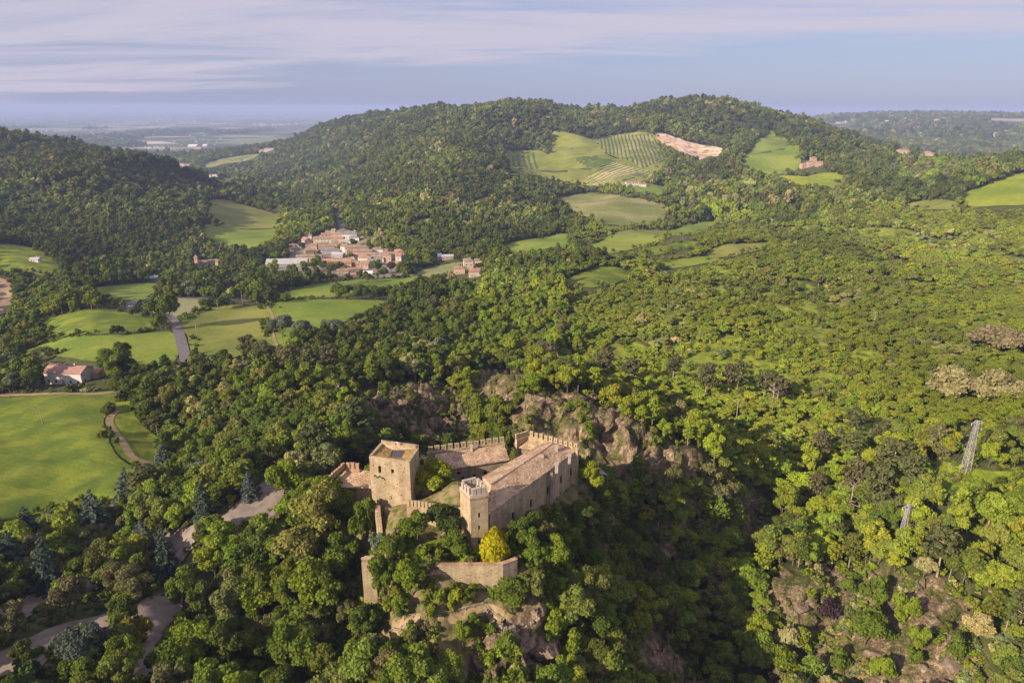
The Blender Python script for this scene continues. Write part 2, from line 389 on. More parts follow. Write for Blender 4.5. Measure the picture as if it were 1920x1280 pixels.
def ground_material():
    m, nt, b = newmat('ground_soil'); N = nt.nodes.new; L = nt.links.new
    tc = N('ShaderNodeTexCoord')
    def noise(sc, det=5, dist=0.0, vec=None, rough=0.6):
        n_ = N('ShaderNodeTexNoise'); n_.inputs['Scale'].default_value = sc; n_.inputs['Detail'].default_value = det; n_.inputs['Distortion'].default_value = dist
        n_.inputs['Roughness'].default_value = rough
        L(vec or tc.outputs['Object'], n_.inputs['Vector']); return n_
    def ramp(src, els):
        r_ = N('ShaderNodeValToRGB'); L(src, r_.inputs[0]); e = r_.color_ramp.elements
        e[0].position, e[0].color = els[0][0], (*els[0][1], 1); e[1].position, e[1].color = els[-1][0], (*els[-1][1], 1)
        for p_, c_ in els[1:-1]: q = e.new(p_); q.color = (*c_, 1)
        return r_
    def mixc(f, a, c):
        x_ = N('ShaderNodeMix'); x_.data_type = 'RGBA'; L(f, x_.inputs['Factor']); L(a, x_.inputs['A']); L(c, x_.inputs['B']); return x_.outputs['Result']
    forest = ramp(noise(0.35).outputs['Fac'], [(0.3, (0.035, 0.045, 0.012)), (0.5, (0.065, 0.075, 0.020)), (0.7, (0.12, 0.105, 0.045))])
    mp = N('ShaderNodeMapping'); mp.inputs['Scale'].default_value = (1, 1, 0.45); L(tc.outputs['Object'], mp.inputs[0])
    rk = ramp(noise(0.55, 9, 0.9, mp.outputs[0], 0.7).outputs['Fac'], [(0.3, (0.05, 0.035, 0.024)), (0.44, (0.165, 0.115, 0.072)), (0.55, (0.29, 0.21, 0.135)), (0.68, (0.42, 0.33, 0.235))])
    moss = ramp(noise(0.22, 6, 0.4).outputs['Fac'], [(0.46, (0, 0, 0)), (0.58, (1, 1, 1))])
    mossc = ramp(noise(2.0, 4).outputs['Fac'], [(0.35, (0.05, 0.065, 0.015)), (0.65, (0.15, 0.14, 0.045))])
    rk2 = mixc(moss.outputs[0], rk.outputs[0], mossc.outputs[0])
    # cracks between blocks
    vo = N('ShaderNodeTexVoronoi'); vo.feature = 'DISTANCE_TO_EDGE'; vo.inputs['Scale'].default_value = 0.42
    vm = N('ShaderNodeMapping'); vm.inputs['Scale'].default_value = (1.4, 1.0, 0.35); wn = noise(0.8, 4); va = N('ShaderNodeVectorMath'); va.operation = 'MULTIPLY_ADD'
    L(wn.outputs['Color'], va.inputs[0]); va.inputs[1].default_value = (4.5, 4.5, 3.0); L(tc.outputs['Object'], va.inputs[2]); L(va.outputs[0], vm.inputs[0]); L(vm.outputs[0], vo.inputs['Vector'])
    crk = ramp(vo.outputs['Distance'], [(0.0, (0, 0, 0)), (0.10, (1, 1, 1))])
    ck2 = ramp(vo.outputs['Distance'], [(0.0, (0.66, 0.64, 0.62)), (0.05, (1, 1, 1))])
    fn = ramp(noise(3.0, 6, 0.3, None, 0.8).outputs['Fac'], [(0.36, (0.55, 0.53, 0.5)), (0.56, (1.1, 1.1, 1.1))])
    def mul(a, c):
        x_ = N('ShaderNodeMix'); x_.data_type = 'RGBA'; x_.blend_type = 'MULTIPLY'; x_.inputs['Factor'].default_value = 1.0; L(a, x_.inputs['A']); L(c, x_.inputs['B']); return x_.outputs['Result']
    rk2 = mul(mul(rk2, ck2.outputs[0]), fn.outputs[0])
    dry = ramp(noise(0.6, 8, 0.5).outputs['Fac'], [(0.34, (0.045, 0.06, 0.015)), (0.46, (0.12, 0.12, 0.035)), (0.56, (0.22, 0.165, 0.085)), (0.7, (0.27, 0.19, 0.12))])
    def att(nm):
        a_ = N('ShaderNodeAttribute'); a_.attribute_name = nm; return a_.outputs['Fac']
    c1 = mixc(att('dry'), forest.outputs[0], dry.outputs[0])
    lime = ramp(noise(0.25, 8, 0.3).outputs['Fac'], [(0.35, (0.10, 0.135, 0.016)), (0.5, (0.19, 0.225, 0.022)), (0.65, (0.28, 0.29, 0.04))])
    c1 = mixc(att('open'), c1, lime.outputs[0])
    c2 = mixc(att('rock'), c1, rk2)
    # lowland far away: a patchwork of fields and hedged land, too far to tell apart
    v2 = N('ShaderNodeTexVoronoi'); v2.inputs['Scale'].default_value = 0.0022; v2.inputs['Randomness'].default_value = 0.9
    L(tc.outputs['Object'], v2.inputs['Vector'])
    sc = N('ShaderNodeSeparateColor'); L(v2.outputs['Color'], sc.inputs[0])
    pl_ = ramp(sc.outputs[0], [(0.0, (0.06, 0.09, 0.03)), (0.25, (0.10, 0.13, 0.05)), (0.45, (0.17, 0.20, 0.07)), (0.62, (0.26, 0.25, 0.12)), (0.8, (0.38, 0.32, 0.2)), (0.93, (0.55, 0.45, 0.36))])
    pl_.color_ramp.interpolation = 'CONSTANT'
    wd = ramp(noise(0.0011, 6, 0.5).outputs['Fac'], [(0.47, (1, 1, 1)), (0.53, (0, 0, 0))])
    dk = ramp(noise(0.01, 3).outputs['Fac'], [(0.3, (0.035, 0.055, 0.02)), (0.7, (0.07, 0.095, 0.035))])
    pl2 = mixc(wd.outputs[0], pl_.outputs[0], dk.outputs[0])
    c3 = mixc(att('plain'), c2, pl2)
    L(c3, b.inputs['Base Color'])
    bp = N('ShaderNodeBump'); bp.inputs['Strength'].default_value = 0.9; bp.inputs['Distance'].default_value = 0.5
    hb = N('ShaderNodeMath'); hb.operation = 'MULTIPLY_ADD'; L(crk.outputs[0], hb.inputs[0]); hb.inputs[1].default_value = 0.28; L(noise(0.9, 8, 0.6, mp.outputs[0]).outputs['Fac'], hb.inputs[2])
    hm = N('ShaderNodeMath'); hm.operation = 'MULTIPLY'; L(hb.outputs[0], hm.inputs[0]); L(att('rock'), hm.inputs[1])
    L(hm.outputs[0], bp.inputs['Height']); L(bp.outputs[0], b.inputs['Normal'])
    return m
idx = (np.arange(NV-1)[:, None]*NU+np.arange(NU-1)[None]).ravel()
FQ = np.stack([idx, idx+1, idx+NU+1, idx+NU], 1)
me = fast_mesh('ground', np.stack([(GX+DX).ravel(), (GY+DY).ravel(), GZ.ravel()], 1), FQ, ground_material())
def setattr_f(me, nm, arr):
    a_ = me.attributes.new(nm, 'FLOAT', 'POINT'); a_.data.foreach_set('value', np.asarray(arr, np.float32).ravel())
dryM = np.zeros_like(GZ)
for p in (DRYP, DRY2):
    s_ = GY < 160; dryM[s_] = np.maximum(dryM[s_], dist_poly_mask(GX[s_], GY[s_], p, 5.0))
dryM = np.maximum(dryM, CM_*0.8)
setattr_f(me, 'rock', np.clip(RM*1.1, 0, 1)); OPENW = smooth(0.12, 0.2, GU)*smooth(200, 230, GY)*(1-smooth(900, 1000, GY))*smooth(0.30, 0.44, fbm(GX/38, GY/75, 3, 120)); setattr_f(me, 'open', OPENW); setattr_f(me, 'dry', dryM); setattr_f(me, 'plain', smooth(2900, 4200, GY))
tag(link('ground', me), kind='structure')

from mathutils.geometry import delaunay_2d_cdt
def drape(name, poly, mat, kind='structure', off=None, step=None, keep=True, wob=0.0, k=5, parent=None):
    """a thin sheet lying on the land inside a plan polygon"""
    P_ = crom(poly, True, k) if k > 1 else [tuple(p[:2]) for p in poly]
    xs = np.array([p[0] for p in P_]); ys = np.array([p[1] for p in P_])
    if wob: 
        xs = xs+fbm(xs/12, ys/12, 2, 5)*wob; ys = ys+fbm(xs/12+9, ys/12, 2, 6)*wob
    ym = float(np.median(ys))
    step = step or max(0.012*ym, 1.2)
    stx, sty = step*0.6, step*1.3
    gx, gy = np.meshgrid(np.arange(xs.min(), xs.max(), stx), np.arange(ys.min(), ys.max(), sty))
    gx = gx.ravel(); gy = gy.ravel()
    if len(gx) > 16000:
        f_ = math.sqrt(len(gx)/16000); gx, gy = np.meshgrid(np.arange(xs.min(), xs.max(), stx*f_), np.arange(ys.min(), ys.max(), sty*f_)); gx = gx.ravel(); gy = gy.ravel()
    PP = list(zip(xs, ys)); ins = inpoly(gx, gy, PP); gx = gx[ins]; gy = gy[ins]
    ox, oy = xs.mean(), ys.mean()
    vs_ = [Vector((a-ox, b-oy)) for a, b in PP] + [Vector((a-ox, b-oy)) for a, b in zip(gx, gy)]
    nb_ = len(PP)
    r_ = delaunay_2d_cdt(vs_, [], [list(range(nb_))], 1, 1e-4)
    v2 = np.array([(v.x+ox, v.y+oy) for v in r_[0]])
    o_ = off if off is not None else 0.10
    z = ht(v2[:, 0], v2[:, 1]) + o_ + 0.0007*v2[:, 1]
    zm = float(z.min())
    o = meshobj(name, [(a, b, c) for (a, b), c in zip(v2, z)], [list(f) for f in r_[2]], mat, parent=parent, smoothf=True)
    if kind: o['kind'] = kind
    if keep: KEEPOUT.append(PP)
    return o
def ribbon(name, pts, width, mat, off=0.16, keep=True, k=6, wob=0.0):
    c = np.array(crom(pts, False, k)); d = np.gradient(c, axis=0); d /= np.linalg.norm(d, axis=1)[:, None]
    nrm = np.stack([-d[:, 1], d[:, 0]], 1)
    # densify
    V_ = []; F_ = []; m_ = 4
    L_ = np.concatenate([[0], np.cumsum(np.linalg.norm(np.diff(c, axis=0), axis=1))])
    ns = max(int(L_[-1]/max(1.5, 0.006*c[:, 1].mean())), 4)
    t = np.linspace(0, L_[-1], ns); cx = np.interp(t, L_, c[:, 0]); cy = np.interp(t, L_, c[:, 1]); nx = np.interp(t, L_, nrm[:, 0]); ny = np.interp(t, L_, nrm[:, 1])
    w_ = width*(1+wob*fbm(t/6, t*0, 2, 9))
    for i in range(ns):
        for j in range(m_+1):
            s_ = (j/m_-0.5)*w_[i]; X = cx[i]+nx[i]*s_; Y = cy[i]+ny[i]*s_
            V_.append((X, Y, 0))
    V_ = np.array(V_); V_[:, 2] = ht(V_[:, 0], V_[:, 1])+off+0.0008*V_[:, 1]
    for i in range(ns-1):
        for j in range(m_):
            a = i*(m_+1)+j; F_.append((a, a+1, a+m_+2, a+m_+1))
    o = meshobj(name, V_, F_, mat, smoothf=True); o['kind'] = 'structure'
    if keep:
        l = [(cx[i]+nx[i]*w_[i]*0.65, cy[i]+ny[i]*w_[i]*0.65) for i in range(ns)]; r_ = [(cx[i]-nx[i]*w_[i]*0.65, cy[i]-ny[i]*w_[i]*0.65) for i in range(ns)]
        KEEPOUT.append(l+r_[::-1]); ROADKEEP.append(l+r_[::-1])
    return o
def grass(name, a, b, c, scale=0.08, stretch=(1, 1, 1)):
    m, nt, bs = newmat(name); N = nt.nodes.new; L = nt.links.new
    tc = N('ShaderNodeTexCoord')
    def noise(sc, det, rough=0.6, dist=0.0):
        n_ = N('ShaderNodeTexNoise'); n_.inputs['Scale'].default_value = sc; n_.inputs['Detail'].default_value = det; n_.inputs['Roughness'].default_value = rough; n_.inputs['Distortion'].default_value = dist
        L(tc.outputs['Object'], n_.inputs['Vector']); return n_.outputs['Fac']
    big = noise(scale*0.5, 4, 0.55, 0.4); fine = noise(scale*8, 8, 0.8)
    mp = N('ShaderNodeMapping'); mp.inputs['Rotation'].default_value = (0, 0, 0.5+scale*9); L(tc.outputs['Object'], mp.inputs[0])
    w = N('ShaderNodeTexWave'); w.inputs['Scale'].default_value = min(scale*1.4, .12); w.inputs['Distortion'].default_value = 1.2; w.inputs['Detail'].default_value = 3; w.inputs['Detail Scale'].default_value = 0.6; L(mp.outputs[0], w.inputs['Vector'])
    a1 = N('ShaderNodeMath'); a1.operation = 'MULTIPLY_ADD'; L(fine, a1.inputs[0]); a1.inputs[1].default_value = 0.75; L(big, a1.inputs[2])
    a2 = N('ShaderNodeMath'); a2.operation = 'MULTIPLY_ADD'; L(w.outputs['Fac'], a2.inputs[0]); a2.inputs[1].default_value = 0.035; L(a1.outputs[0], a2.inputs[2])
    r = N('ShaderNodeValToRGB'); L(a2.outputs[0], r.inputs[0]); e = r.color_ramp.elements
    e[0].position = 0.70; e[0].color = (*a, 1); e[1].position = 1.08; e[1].color = (*c, 1); q = e.new(0.90); q.color = (*b, 1)
    L(r.outputs[0], bs.inputs['Base Color']); bp = N('ShaderNodeBump'); bp.inputs['Strength'].default_value = 0.6; bp.inputs['Distance'].default_value = 0.3; L(fine, bp.inputs['Height']); L(bp.outputs[0], bs.inputs['Normal'])
    return m
def grass_old(name, a, b, c, scale=0.08, stretch=(1, 1, 1)): return ramp_mat(name, [a, b, c], scale=scale, detail=9, bump=0.35, bscale=0.8, coord='Object', distort=0.3, stretch=stretch, pos=[0.33, 0.5, 0.68])
M_mead = grass('meadow_grass', (0.070, 0.108, 0.012), (0.115, 0.155, 0.014), (0.175, 0.200, 0.020), 0.16)
M_olive = grass('hay_grass', (0.12, 0.14, 0.025), (0.18, 0.195, 0.032), (0.24, 0.235, 0.05), 0.04)
M_fresh = grass('fresh_grass', (0.10, 0.15, 0.018), (0.155, 0.205, 0.022), (0.21, 0.24, 0.035), 0.03)
M_pale = grass('pale_grass', (0.17, 0.18, 0.07), (0.22, 0.225, 0.095), (0.26, 0.25, 0.12), 0.03)
M_brown = grass('dry_hill_grass', (0.12, 0.145, 0.035), (0.18, 0.19, 0.055), (0.27, 0.235, 0.10), 0.03)
M_lime = grass('lime_grass', (0.15, 0.20, 0.012), (0.22, 0.26, 0.015), (0.30, 0.30, 0.03), 0.02)
M_weed = grass('weedy_grass', (0.08, 0.12, 0.010), (0.16, 0.20, 0.015), (0.25, 0.27, 0.02), 0.25)
M_clear = grass('clearing_grass', (0.10, 0.15, 0.015), (0.19, 0.235, 0.02), (0.27, 0.30, 0.03), 0.3)
M_soil = grass('bare_soil', (0.22, 0.15, 0.09), (0.32, 0.22, 0.14), (0.42, 0.30, 0.20), 0.05)
M_scarp = ramp_mat('eroded_clay', [(0.16, 0.11, 0.08), (0.42, 0.27, 0.17), (0.62, 0.46, 0.34), (0.7, 0.6, 0.5)], scale=0.06, detail=8, bump=1.0, bscale=0.15, distort=0.8, stretch=(1.0, 1.0, 0.25))
M_road = ramp_mat('asphalt', [(0.12, 0.105, 0.11), (0.17, 0.15, 0.155)], scale=0.3, detail=5)
M_gravel = ramp_mat('gravel', [(0.14, 0.11, 0.095), (0.21, 0.17, 0.145), (0.27, 0.215, 0.18)], scale=0.5, detail=8, bump=0.3)
M_sand = ramp_mat('sandy_track', [(0.14, 0.13, 0.05), (0.30, 0.21, 0.12), (0.38, 0.28, 0.17)], scale=0.5, detail=8, distort=0.5)
FIELDS = [
 ('meadow', [(-420, 790), (-60, 750), (60, 743), (222, 736), (202, 772), (197, 800), (216, 850), (258, 878), (272, 892), (238, 935), (150, 955), (80, 962), (-60, 985), (-420, 1010)], M_mead),
 ('grass_strip', [(228, 745), (243, 750), (262, 790), (296, 822), (305, 850), (300, 885), (275, 888), (258, 873), (220, 848), (202, 800), (208, 772)], M_weed),
 ('field', [(28, 664), (110, 638), (200, 629), (290, 624), (326, 626), (334, 668), (300, 690), (200, 682), (100, 668)], M_fresh),
 ('field', [(70, 605), (120, 590), (200, 583), (278, 592), (288, 618), (200, 626), (110, 634), (85, 625)], M_mead),
 ('field', [(262, 576), (300, 562), (388, 560), (382, 578), (350, 592), (318, 602), (290, 588)], M_pale),
 ('field', [(336, 607), (388, 580), (420, 574), (500, 573), (505, 580), (500, 610), (506, 650), (430, 672), (368, 672), (352, 630)], M_olive),
 ('field', [(500, 573), (600, 562), (735, 565), (680, 590), (620, 612), (560, 625), (530, 660), (506, 655), (500, 610)], M_fresh),
 ('field', [(505, 566), (540, 545), (640, 527), (780, 520), (790, 530), (720, 545), (600, 560)], M_fresh),
 ('field', [(395, 376), (470, 388), (525, 405), (523, 425), (478, 430), (392, 418)], M_olive),
 ('field', [(388, 420), (470, 432), (522, 430), (520, 448), (470, 466), (388, 455)], M_fresh),
 ('field', [(-40, 462), (45, 462), (100, 485), (112, 520), (60, 512), (-40, 500)], M_weed),
 ('bare_field', [(-40, 515), (15, 528), (28, 560), (15, 585), (-40, 592)], M_soil),
 ('field', [(170, 545), (220, 535), (285, 532), (300, 545), (270, 562), (190, 560)], M_fresh),
 ('field', [(945, 462), (990, 450), (1065, 440), (1068, 455), (1000, 472), (960, 478)], M_fresh),
 ('field', [(1105, 466), (1140, 445), (1200, 432), (1300, 422), (1350, 418), (1320, 436), (1240, 452), (1160, 474)], M_fresh),
 ('field', [(1045, 533), (1080, 515), (1130, 500), (1180, 512), (1170, 525), (1110, 540)], M_mead),
 ('field', [(1325, 478), (1340, 466), (1390, 458), (1450, 455), (1440, 464), (1390, 476), (1345, 484)], M_olive),
 ('hill_field', [(1035, 377), (1070, 368), (1112, 362), (1180, 372), (1250, 390), (1250, 412), (1180, 424), (1120, 418), (1080, 400)], M_brown),
 ('hill_meadow', [(1030, 252), (1045, 248), (1108, 262), (1150, 255), (1224, 252), (1236, 275), (1254, 300), (1238, 318), (1190, 348), (1110, 348), (1050, 340), (1000, 330), (955, 325), (948, 285), (1005, 283), (1030, 290)], M_olive),
 ('hill_meadow', [(1390, 300), (1420, 262), (1445, 245), (1475, 262), (1500, 290), (1495, 318), (1450, 330), (1400, 318)], M_fresh),
 ('hill_meadow', [(1455, 333), (1520, 330), (1590, 338), (1570, 352), (1500, 350)], M_lime),
 ('hill_meadow', [(1180, 350), (1250, 352), (1240, 366), (1190, 364)], M_fresh),
 ('hill_field', [(1803, 366), (1860, 342), (1925, 324), (2040, 312), (2040, 385), (1920, 385), (1850, 388), (1812, 386)], M_lime),
 ('field', [(1690, 388), (1725, 378), (1775, 376), (1800, 384), (1760, 394)], M_olive),
 ('grass_clearing', [(1722, 862), (1790, 872), (1860, 885), (2000, 890), (2000, 935), (1860, 930), (1780, 925), (1735, 905)], M_clear),
 ('field', [(380, 312), (410, 300), (460, 292), (485, 290), (470, 300), (420, 308), (398, 316)], M_brown),
 ('field', [(408, 338), (436, 334), (440, 345), (412, 352)], M_olive),
 ('field', [(1235, 501), (1262, 488), (1332, 481), (1342, 491), (1262, 504)], M_fresh),
 ('field', [(768, 516), (800, 503), (862, 492), (872, 502), (852, 514), (790, 522)], M_pale),
 ('field', [(1200, 470), (1250, 460), (1318, 455), (1300, 466), (1230, 480)], M_mead),
 ('hill_meadow', [(770, 420), (800, 410), (812, 414), (785, 424)], M_brown),
]
def front(poly):
    # the near edge of a field hides behind the treetops in front of it: carry it on beneath them
    out = []
    ys = [p[1] for p in poly]; f_ = 0.0 if min(ys) < 330 else (0.045 if min(ys) < 1000 else 0.02)
    for p in poly:
        q = (p[0]*0.99, p[1]*0.99)
        out.append(p if inpoly([q[0]], [q[1]], poly)[0] else (p[0]*(1-f_), p[1]*(1-f_)))
    return out
for nm, px_, mt in FIELDS:
    drape(nm, castpoly(px_), mt, wob=0.6)
o = drape('clay_scarp', SCARP, M_scarp, k=3, wob=9)
# roads and tracks
rd = lambda pts, **k: [cast(a, b, **k) for a, b in pts]
ribbon('road', rd([(352, 690), (345, 660), (334, 620), (322, 598), (300, 590), (268, 587), (247, 580), (246, 572), (262, 563), (300, 559), (360, 560), (420, 564), (470, 566)]), 5.5, M_road)
ribbon('road', rd([(628, 396), (634, 410), (642, 428), (640, 440)]), 8, M_road)
ribbon('road', rd([(505, 345), (530, 366), (560, 372)]), 8, M_road)
ribbon('road', rd([(-30, 690), (0, 685), (40, 680)]), 6, M_road)
ribbon('road', rd([(1000, 478), (1040, 466), (1080, 455), (1130, 440), (1180, 436), (1250, 428), (1330, 421)]), 4, M_gravel)
ribbon('dirt_track', rd([(-40, 742), (60, 741), (160, 740), (225, 734)]), 3.0, M_sand, off=0.22)
ribbon('dirt_track', rd([(222, 770), (208, 782), (207, 798), (228, 826), (246, 855), (275, 868), (292, 888), (300, 905)]), 2.6, M_sand, off=0.22)
ribbon('dirt_track', rd([(258, 829), (285, 830), (302, 838), (304, 860)]), 1.8, M_sand, off=0.24)
ribbon('gravel_path', rd([(560, 872), (535, 890), (510, 925), (470, 955), (425, 975), (370, 1000), (310, 1030), (275, 1055)]), 5.5, M_gravel, off=0.16, wob=0.2)
ribbon('gravel_path', rd([(350, 1060), (330, 1110), (300, 1165), (275, 1215), (270, 1275)]), 3.4, M_gravel, off=0.20, wob=0.2)
ribbon('gravel_path', rd([(-80, 1300), (0, 1245), (70, 1205), (150, 1175), (240, 1155), (320, 1135)]), 5.2, M_gravel, off=0.24, wob=0.2)
ribbon('gravel_path', rd([(-40, 1165), (40, 1140), (110, 1112), (200, 1085), (290, 1045)]), 4.5, M_gravel, off=0.26, wob=0.2)
ribbon('dirt_track', rd([(500, 575), (512, 595), (512, 625), (520, 650)]), 1.5, M_sand, off=0.26)
ribbon('gravel_path', rd([(775, 452), (800, 462), (850, 472)], ymin=500), 4, M_sand)
ribbon('gravel_path', rd([(880, 500), (905, 492), (940, 486), (1000, 478)], ymin=500), 3.5, M_gravel)

YARDS = [[(-60, 1262), (0, 1232), (120, 1178), (205, 1160), (330, 1105), (340, 1150), (300, 1195), (300, 1235), (265, 1255), (235, 1200), (120, 1220), (60, 1268), (-60, 1320)],
 [(262, 1045), (310, 1000), (370, 985), (420, 968), (510, 893), (552, 876), (525, 955), (470, 985), (360, 1030), (330, 1075), (280, 1078)], [(-40, 1160), (40, 1125), (110, 1098), (200, 1080), (190, 1108), (100, 1135), (40, 1165), (-40, 1195)]]
for y_ in YARDS: drape('gravel_yard', castpoly(y_), M_gravel, off=0.30, k=4, keep=False)
# where the photograph looks past the treetops onto open ground: no crown may stand in these sight lines
SIGHT = [(px_, 0.0) for nm, px_, mt in FIELDS] + [(px_, {0: 0.0, 1: 0.0, 2: 0.10, 3: 0.03, 5: 0.6}.get(i, 0.12)) for i, px_ in enumerate(rocks_px)] + [(scarp_px, 0.0)]
def band(pts, w): return [(a, b-w) for a, b in pts]+[(a, b+w) for a, b in pts[::-1]]
SIGHT += [(y_, 0.30) for y_ in YARDS]
SIGHT += [([(1676, 942), (1716, 942), (1706, 1010), (1676, 1012)], 0), ([(1795, 785), (1842, 785), (1830, 905), (1790, 900)], 0), (band([(246, 572), (262, 563), (300, 559), (360, 560), (420, 564), (470, 566)], 4), 0), ([(335, 600), (350, 600), (372, 668), (346, 672)], 0), ([(622, 392), (640, 392), (652, 440), (632, 440)], 0), ([(240, 570), (256, 570), (256, 582), (240, 582)], 0),
  (band([(1000, 478), (1040, 466), (1080, 455), (1130, 440), (1180, 436), (1250, 428), (1330, 421)], 4), 0.25), (band([(-40, 742), (225, 737)], 6), 0),
  ([(520, 890), (548, 880), (520, 955), (495, 960), (470, 950), (440, 968), (415, 985), (405, 960), (440, 945)], 0.0),
  ([(-20, 1235), (60, 1205), (120, 1185), (125, 1225), (60, 1248), (-20, 1275)], 0.1), ([(150, 1165), (190, 1160), (195, 1180), (150, 1190)], 0), ([(25, 1150), (70, 1125), (75, 1150), (30, 1172)], 0), ([(150, 1100), (190, 1085), (200, 1100), (160, 1112)], 0.3),
  ([(270, 1140), (330, 1115), (335, 1150), (305, 1175), (270, 1180)], 0), ([(215, 1155), (250, 1150), (250, 1165), (210, 1180)], 0.3), ([(262, 1020), (310, 1020), (312, 1060), (270, 1070)], 0.2), ([(275, 1185), (300, 1175), (300, 1200), (272, 1230)], 0.3),
  ([(700, 1160), (905, 1125), (1000, 1130), (1020, 1180), (1030, 1250), (1000, 1290), (860, 1290), (900, 1200), (800, 1240), (730, 1200)], 0.03),
  ([(70, 668), (200, 672), (205, 725), (70, 725)], 0), ([(500, 280), (470, 290), (380, 312), (385, 318), (480, 300)], 0),
  ([(685, 820), (1100, 800), (1100, 890), (1050, 985), (940, 990), (930, 1060), (975, 1040), (975, 1105), (940, 1105), (815, 1085), (670, 1110), (670, 1030), (690, 1020)], 0.0), ([(605, 895), (650, 860), (700, 862), (700, 900), (640, 915), (612, 912)], 0)]
VILLAGE_POLY = castpoly([(535, 470), (575, 448), (600, 440), (640, 432), (675, 440), (690, 455), (690, 470), (740, 478), (770, 485), (762, 510), (730, 522), (640, 520), (560, 515), (490, 515), (490, 500), (540, 490)])
CLEAR_POLYS = [CASTLE_POLY, VILLAGE_POLY, castpoly([(70, 690), (195, 690), (200, 725), (60, 725)])]
vil = [(535, 468), (575, 446), (600, 440), (625, 430), (675, 438), (690, 455), (690, 468), (740, 476), (770, 485), (755, 515), (730, 522), (640, 514), (600, 510), (560, 512), (490, 515), (490, 500), (540, 488)]
SIGHT += [(vil, 0.05)]
for (a, b, w, h) in ((878, 510, 30, 20), (836, 487, 20, 6), (1192, 345, 24, 10), (1520, 310, 30, 12), (1690, 286, 16, 8), (1741, 291, 20, 7), (390, 497, 26, 8), (371, 490, 6, 18), (430, 535, 14, 6), (293, 523, 14, 6), (345, 311, 14, 8), (399, 332, 14, 7), (500, 283, 16, 6), (1806, 296, 8, 5)):
    SIGHT.append(([(a-w, b-h), (a+w, b-h), (a+w, b+h*0.8), (a-w, b+h*0.8)], 0)); q = cast(a, b); r_ = w*q.y/1280
    CLEAR_POLYS.append([(q.x-r_, q.y-r_*1.3), (q.x+r_, q.y-r_*1.3), (q.x+r_, q.y+r_*1.3), (q.x-r_, q.y+r_*1.3)])
# ------------------------------------------------------------------ trees
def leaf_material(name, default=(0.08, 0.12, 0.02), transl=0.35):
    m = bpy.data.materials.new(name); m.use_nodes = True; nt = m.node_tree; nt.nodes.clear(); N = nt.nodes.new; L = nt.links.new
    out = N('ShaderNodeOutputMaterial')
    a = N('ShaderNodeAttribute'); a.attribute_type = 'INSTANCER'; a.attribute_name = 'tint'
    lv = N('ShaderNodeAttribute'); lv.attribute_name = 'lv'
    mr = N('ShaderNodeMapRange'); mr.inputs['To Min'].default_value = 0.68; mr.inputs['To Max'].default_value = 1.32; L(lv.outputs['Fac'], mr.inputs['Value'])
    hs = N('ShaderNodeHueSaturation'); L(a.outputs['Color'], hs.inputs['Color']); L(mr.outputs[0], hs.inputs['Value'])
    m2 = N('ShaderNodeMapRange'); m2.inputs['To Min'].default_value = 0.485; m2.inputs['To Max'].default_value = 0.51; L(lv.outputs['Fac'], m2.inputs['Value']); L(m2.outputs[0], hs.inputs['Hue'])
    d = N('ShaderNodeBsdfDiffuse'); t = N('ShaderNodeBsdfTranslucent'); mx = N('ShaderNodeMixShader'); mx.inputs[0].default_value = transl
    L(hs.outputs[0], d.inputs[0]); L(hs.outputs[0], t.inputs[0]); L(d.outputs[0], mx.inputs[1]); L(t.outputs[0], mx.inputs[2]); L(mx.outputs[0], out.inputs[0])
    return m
M_leaf = leaf_material('leaves', transl=0.32)
M_bark = ramp_mat('bark', [(0.10, 0.075, 0.055), (0.2, 0.155, 0.12)], scale=3, stretch=(1, 1, 0.3))
M_palebark = ramp_mat('pale_bark', [(0.25, 0.19, 0.15), (0.42, 0.34, 0.28)], scale=3, stretch=(1, 1, 0.3))
rng = np.random.RandomState(11)
def rdir(n_):
    v = rng.normal(size=(n_, 3)); return v/np.linalg.norm(v, axis=1)[:, None]
def quads(C, Nn, S, asp=1.0):
    """irregular leaf clumps: one quad per centre, normal Nn, half size S"""
    n_ = len(C); t = np.cross(Nn, rdir(n_)); t /= np.linalg.norm(t, axis=1)[:, None]+1e-9; b = np.cross(Nn, t)
    V_ = np.zeros((n_, 4, 3))
    for k, (a, c) in enumerate(((-1, -1), (1, -1), (1, 1), (-1, 1))):
        ja = a*(0.55+0.6*rng.rand(n_)); jc = c*(0.55+0.6*rng.rand(n_))*asp
        V_[:, k] = C + t*(ja*S)[:, None] + b*(jc*S)[:, None] + Nn*(S*0.35*rng.randn(n_))[:, None]
    return V_.reshape(-1, 3)
ICO = None
def ico():
    global ICO
    if ICO is None:
        bm_ = bmesh.new(); bmesh.ops.create_icosphere(bm_, subdivisions=1, radius=1.0)
        ICO = (np.array([v.co[:] for v in bm_.verts]), [tuple(v.index for v in f.verts) for f in bm_.faces]); bm_.free()
    return ICO
def tube(pts, rad, sides=6):
    V_ = []; F_ = []
    pts = [Vector(p) for p in pts]
    for i, p in enumerate(pts):
        d = (pts[min(i+1, len(pts)-1)]-pts[max(i-1, 0)]).normalized(); q = d.to_track_quat('Z', 'X')
        for k in range(sides):
            a = 2*math.pi*k/sides; V_.append(tuple(p + q @ Vector((math.cos(a)*rad[i], math.sin(a)*rad[i], 0))))
    for i in range(len(pts)-1):
        for k in range(sides): F_.append((i*sides+k, i*sides+(k+1) % sides, (i+1)*sides+(k+1) % sides, (i+1)*sides+k))
    F_.append(tuple((len(pts)-1)*sides+k for k in range(sides)))
    return V_, F_
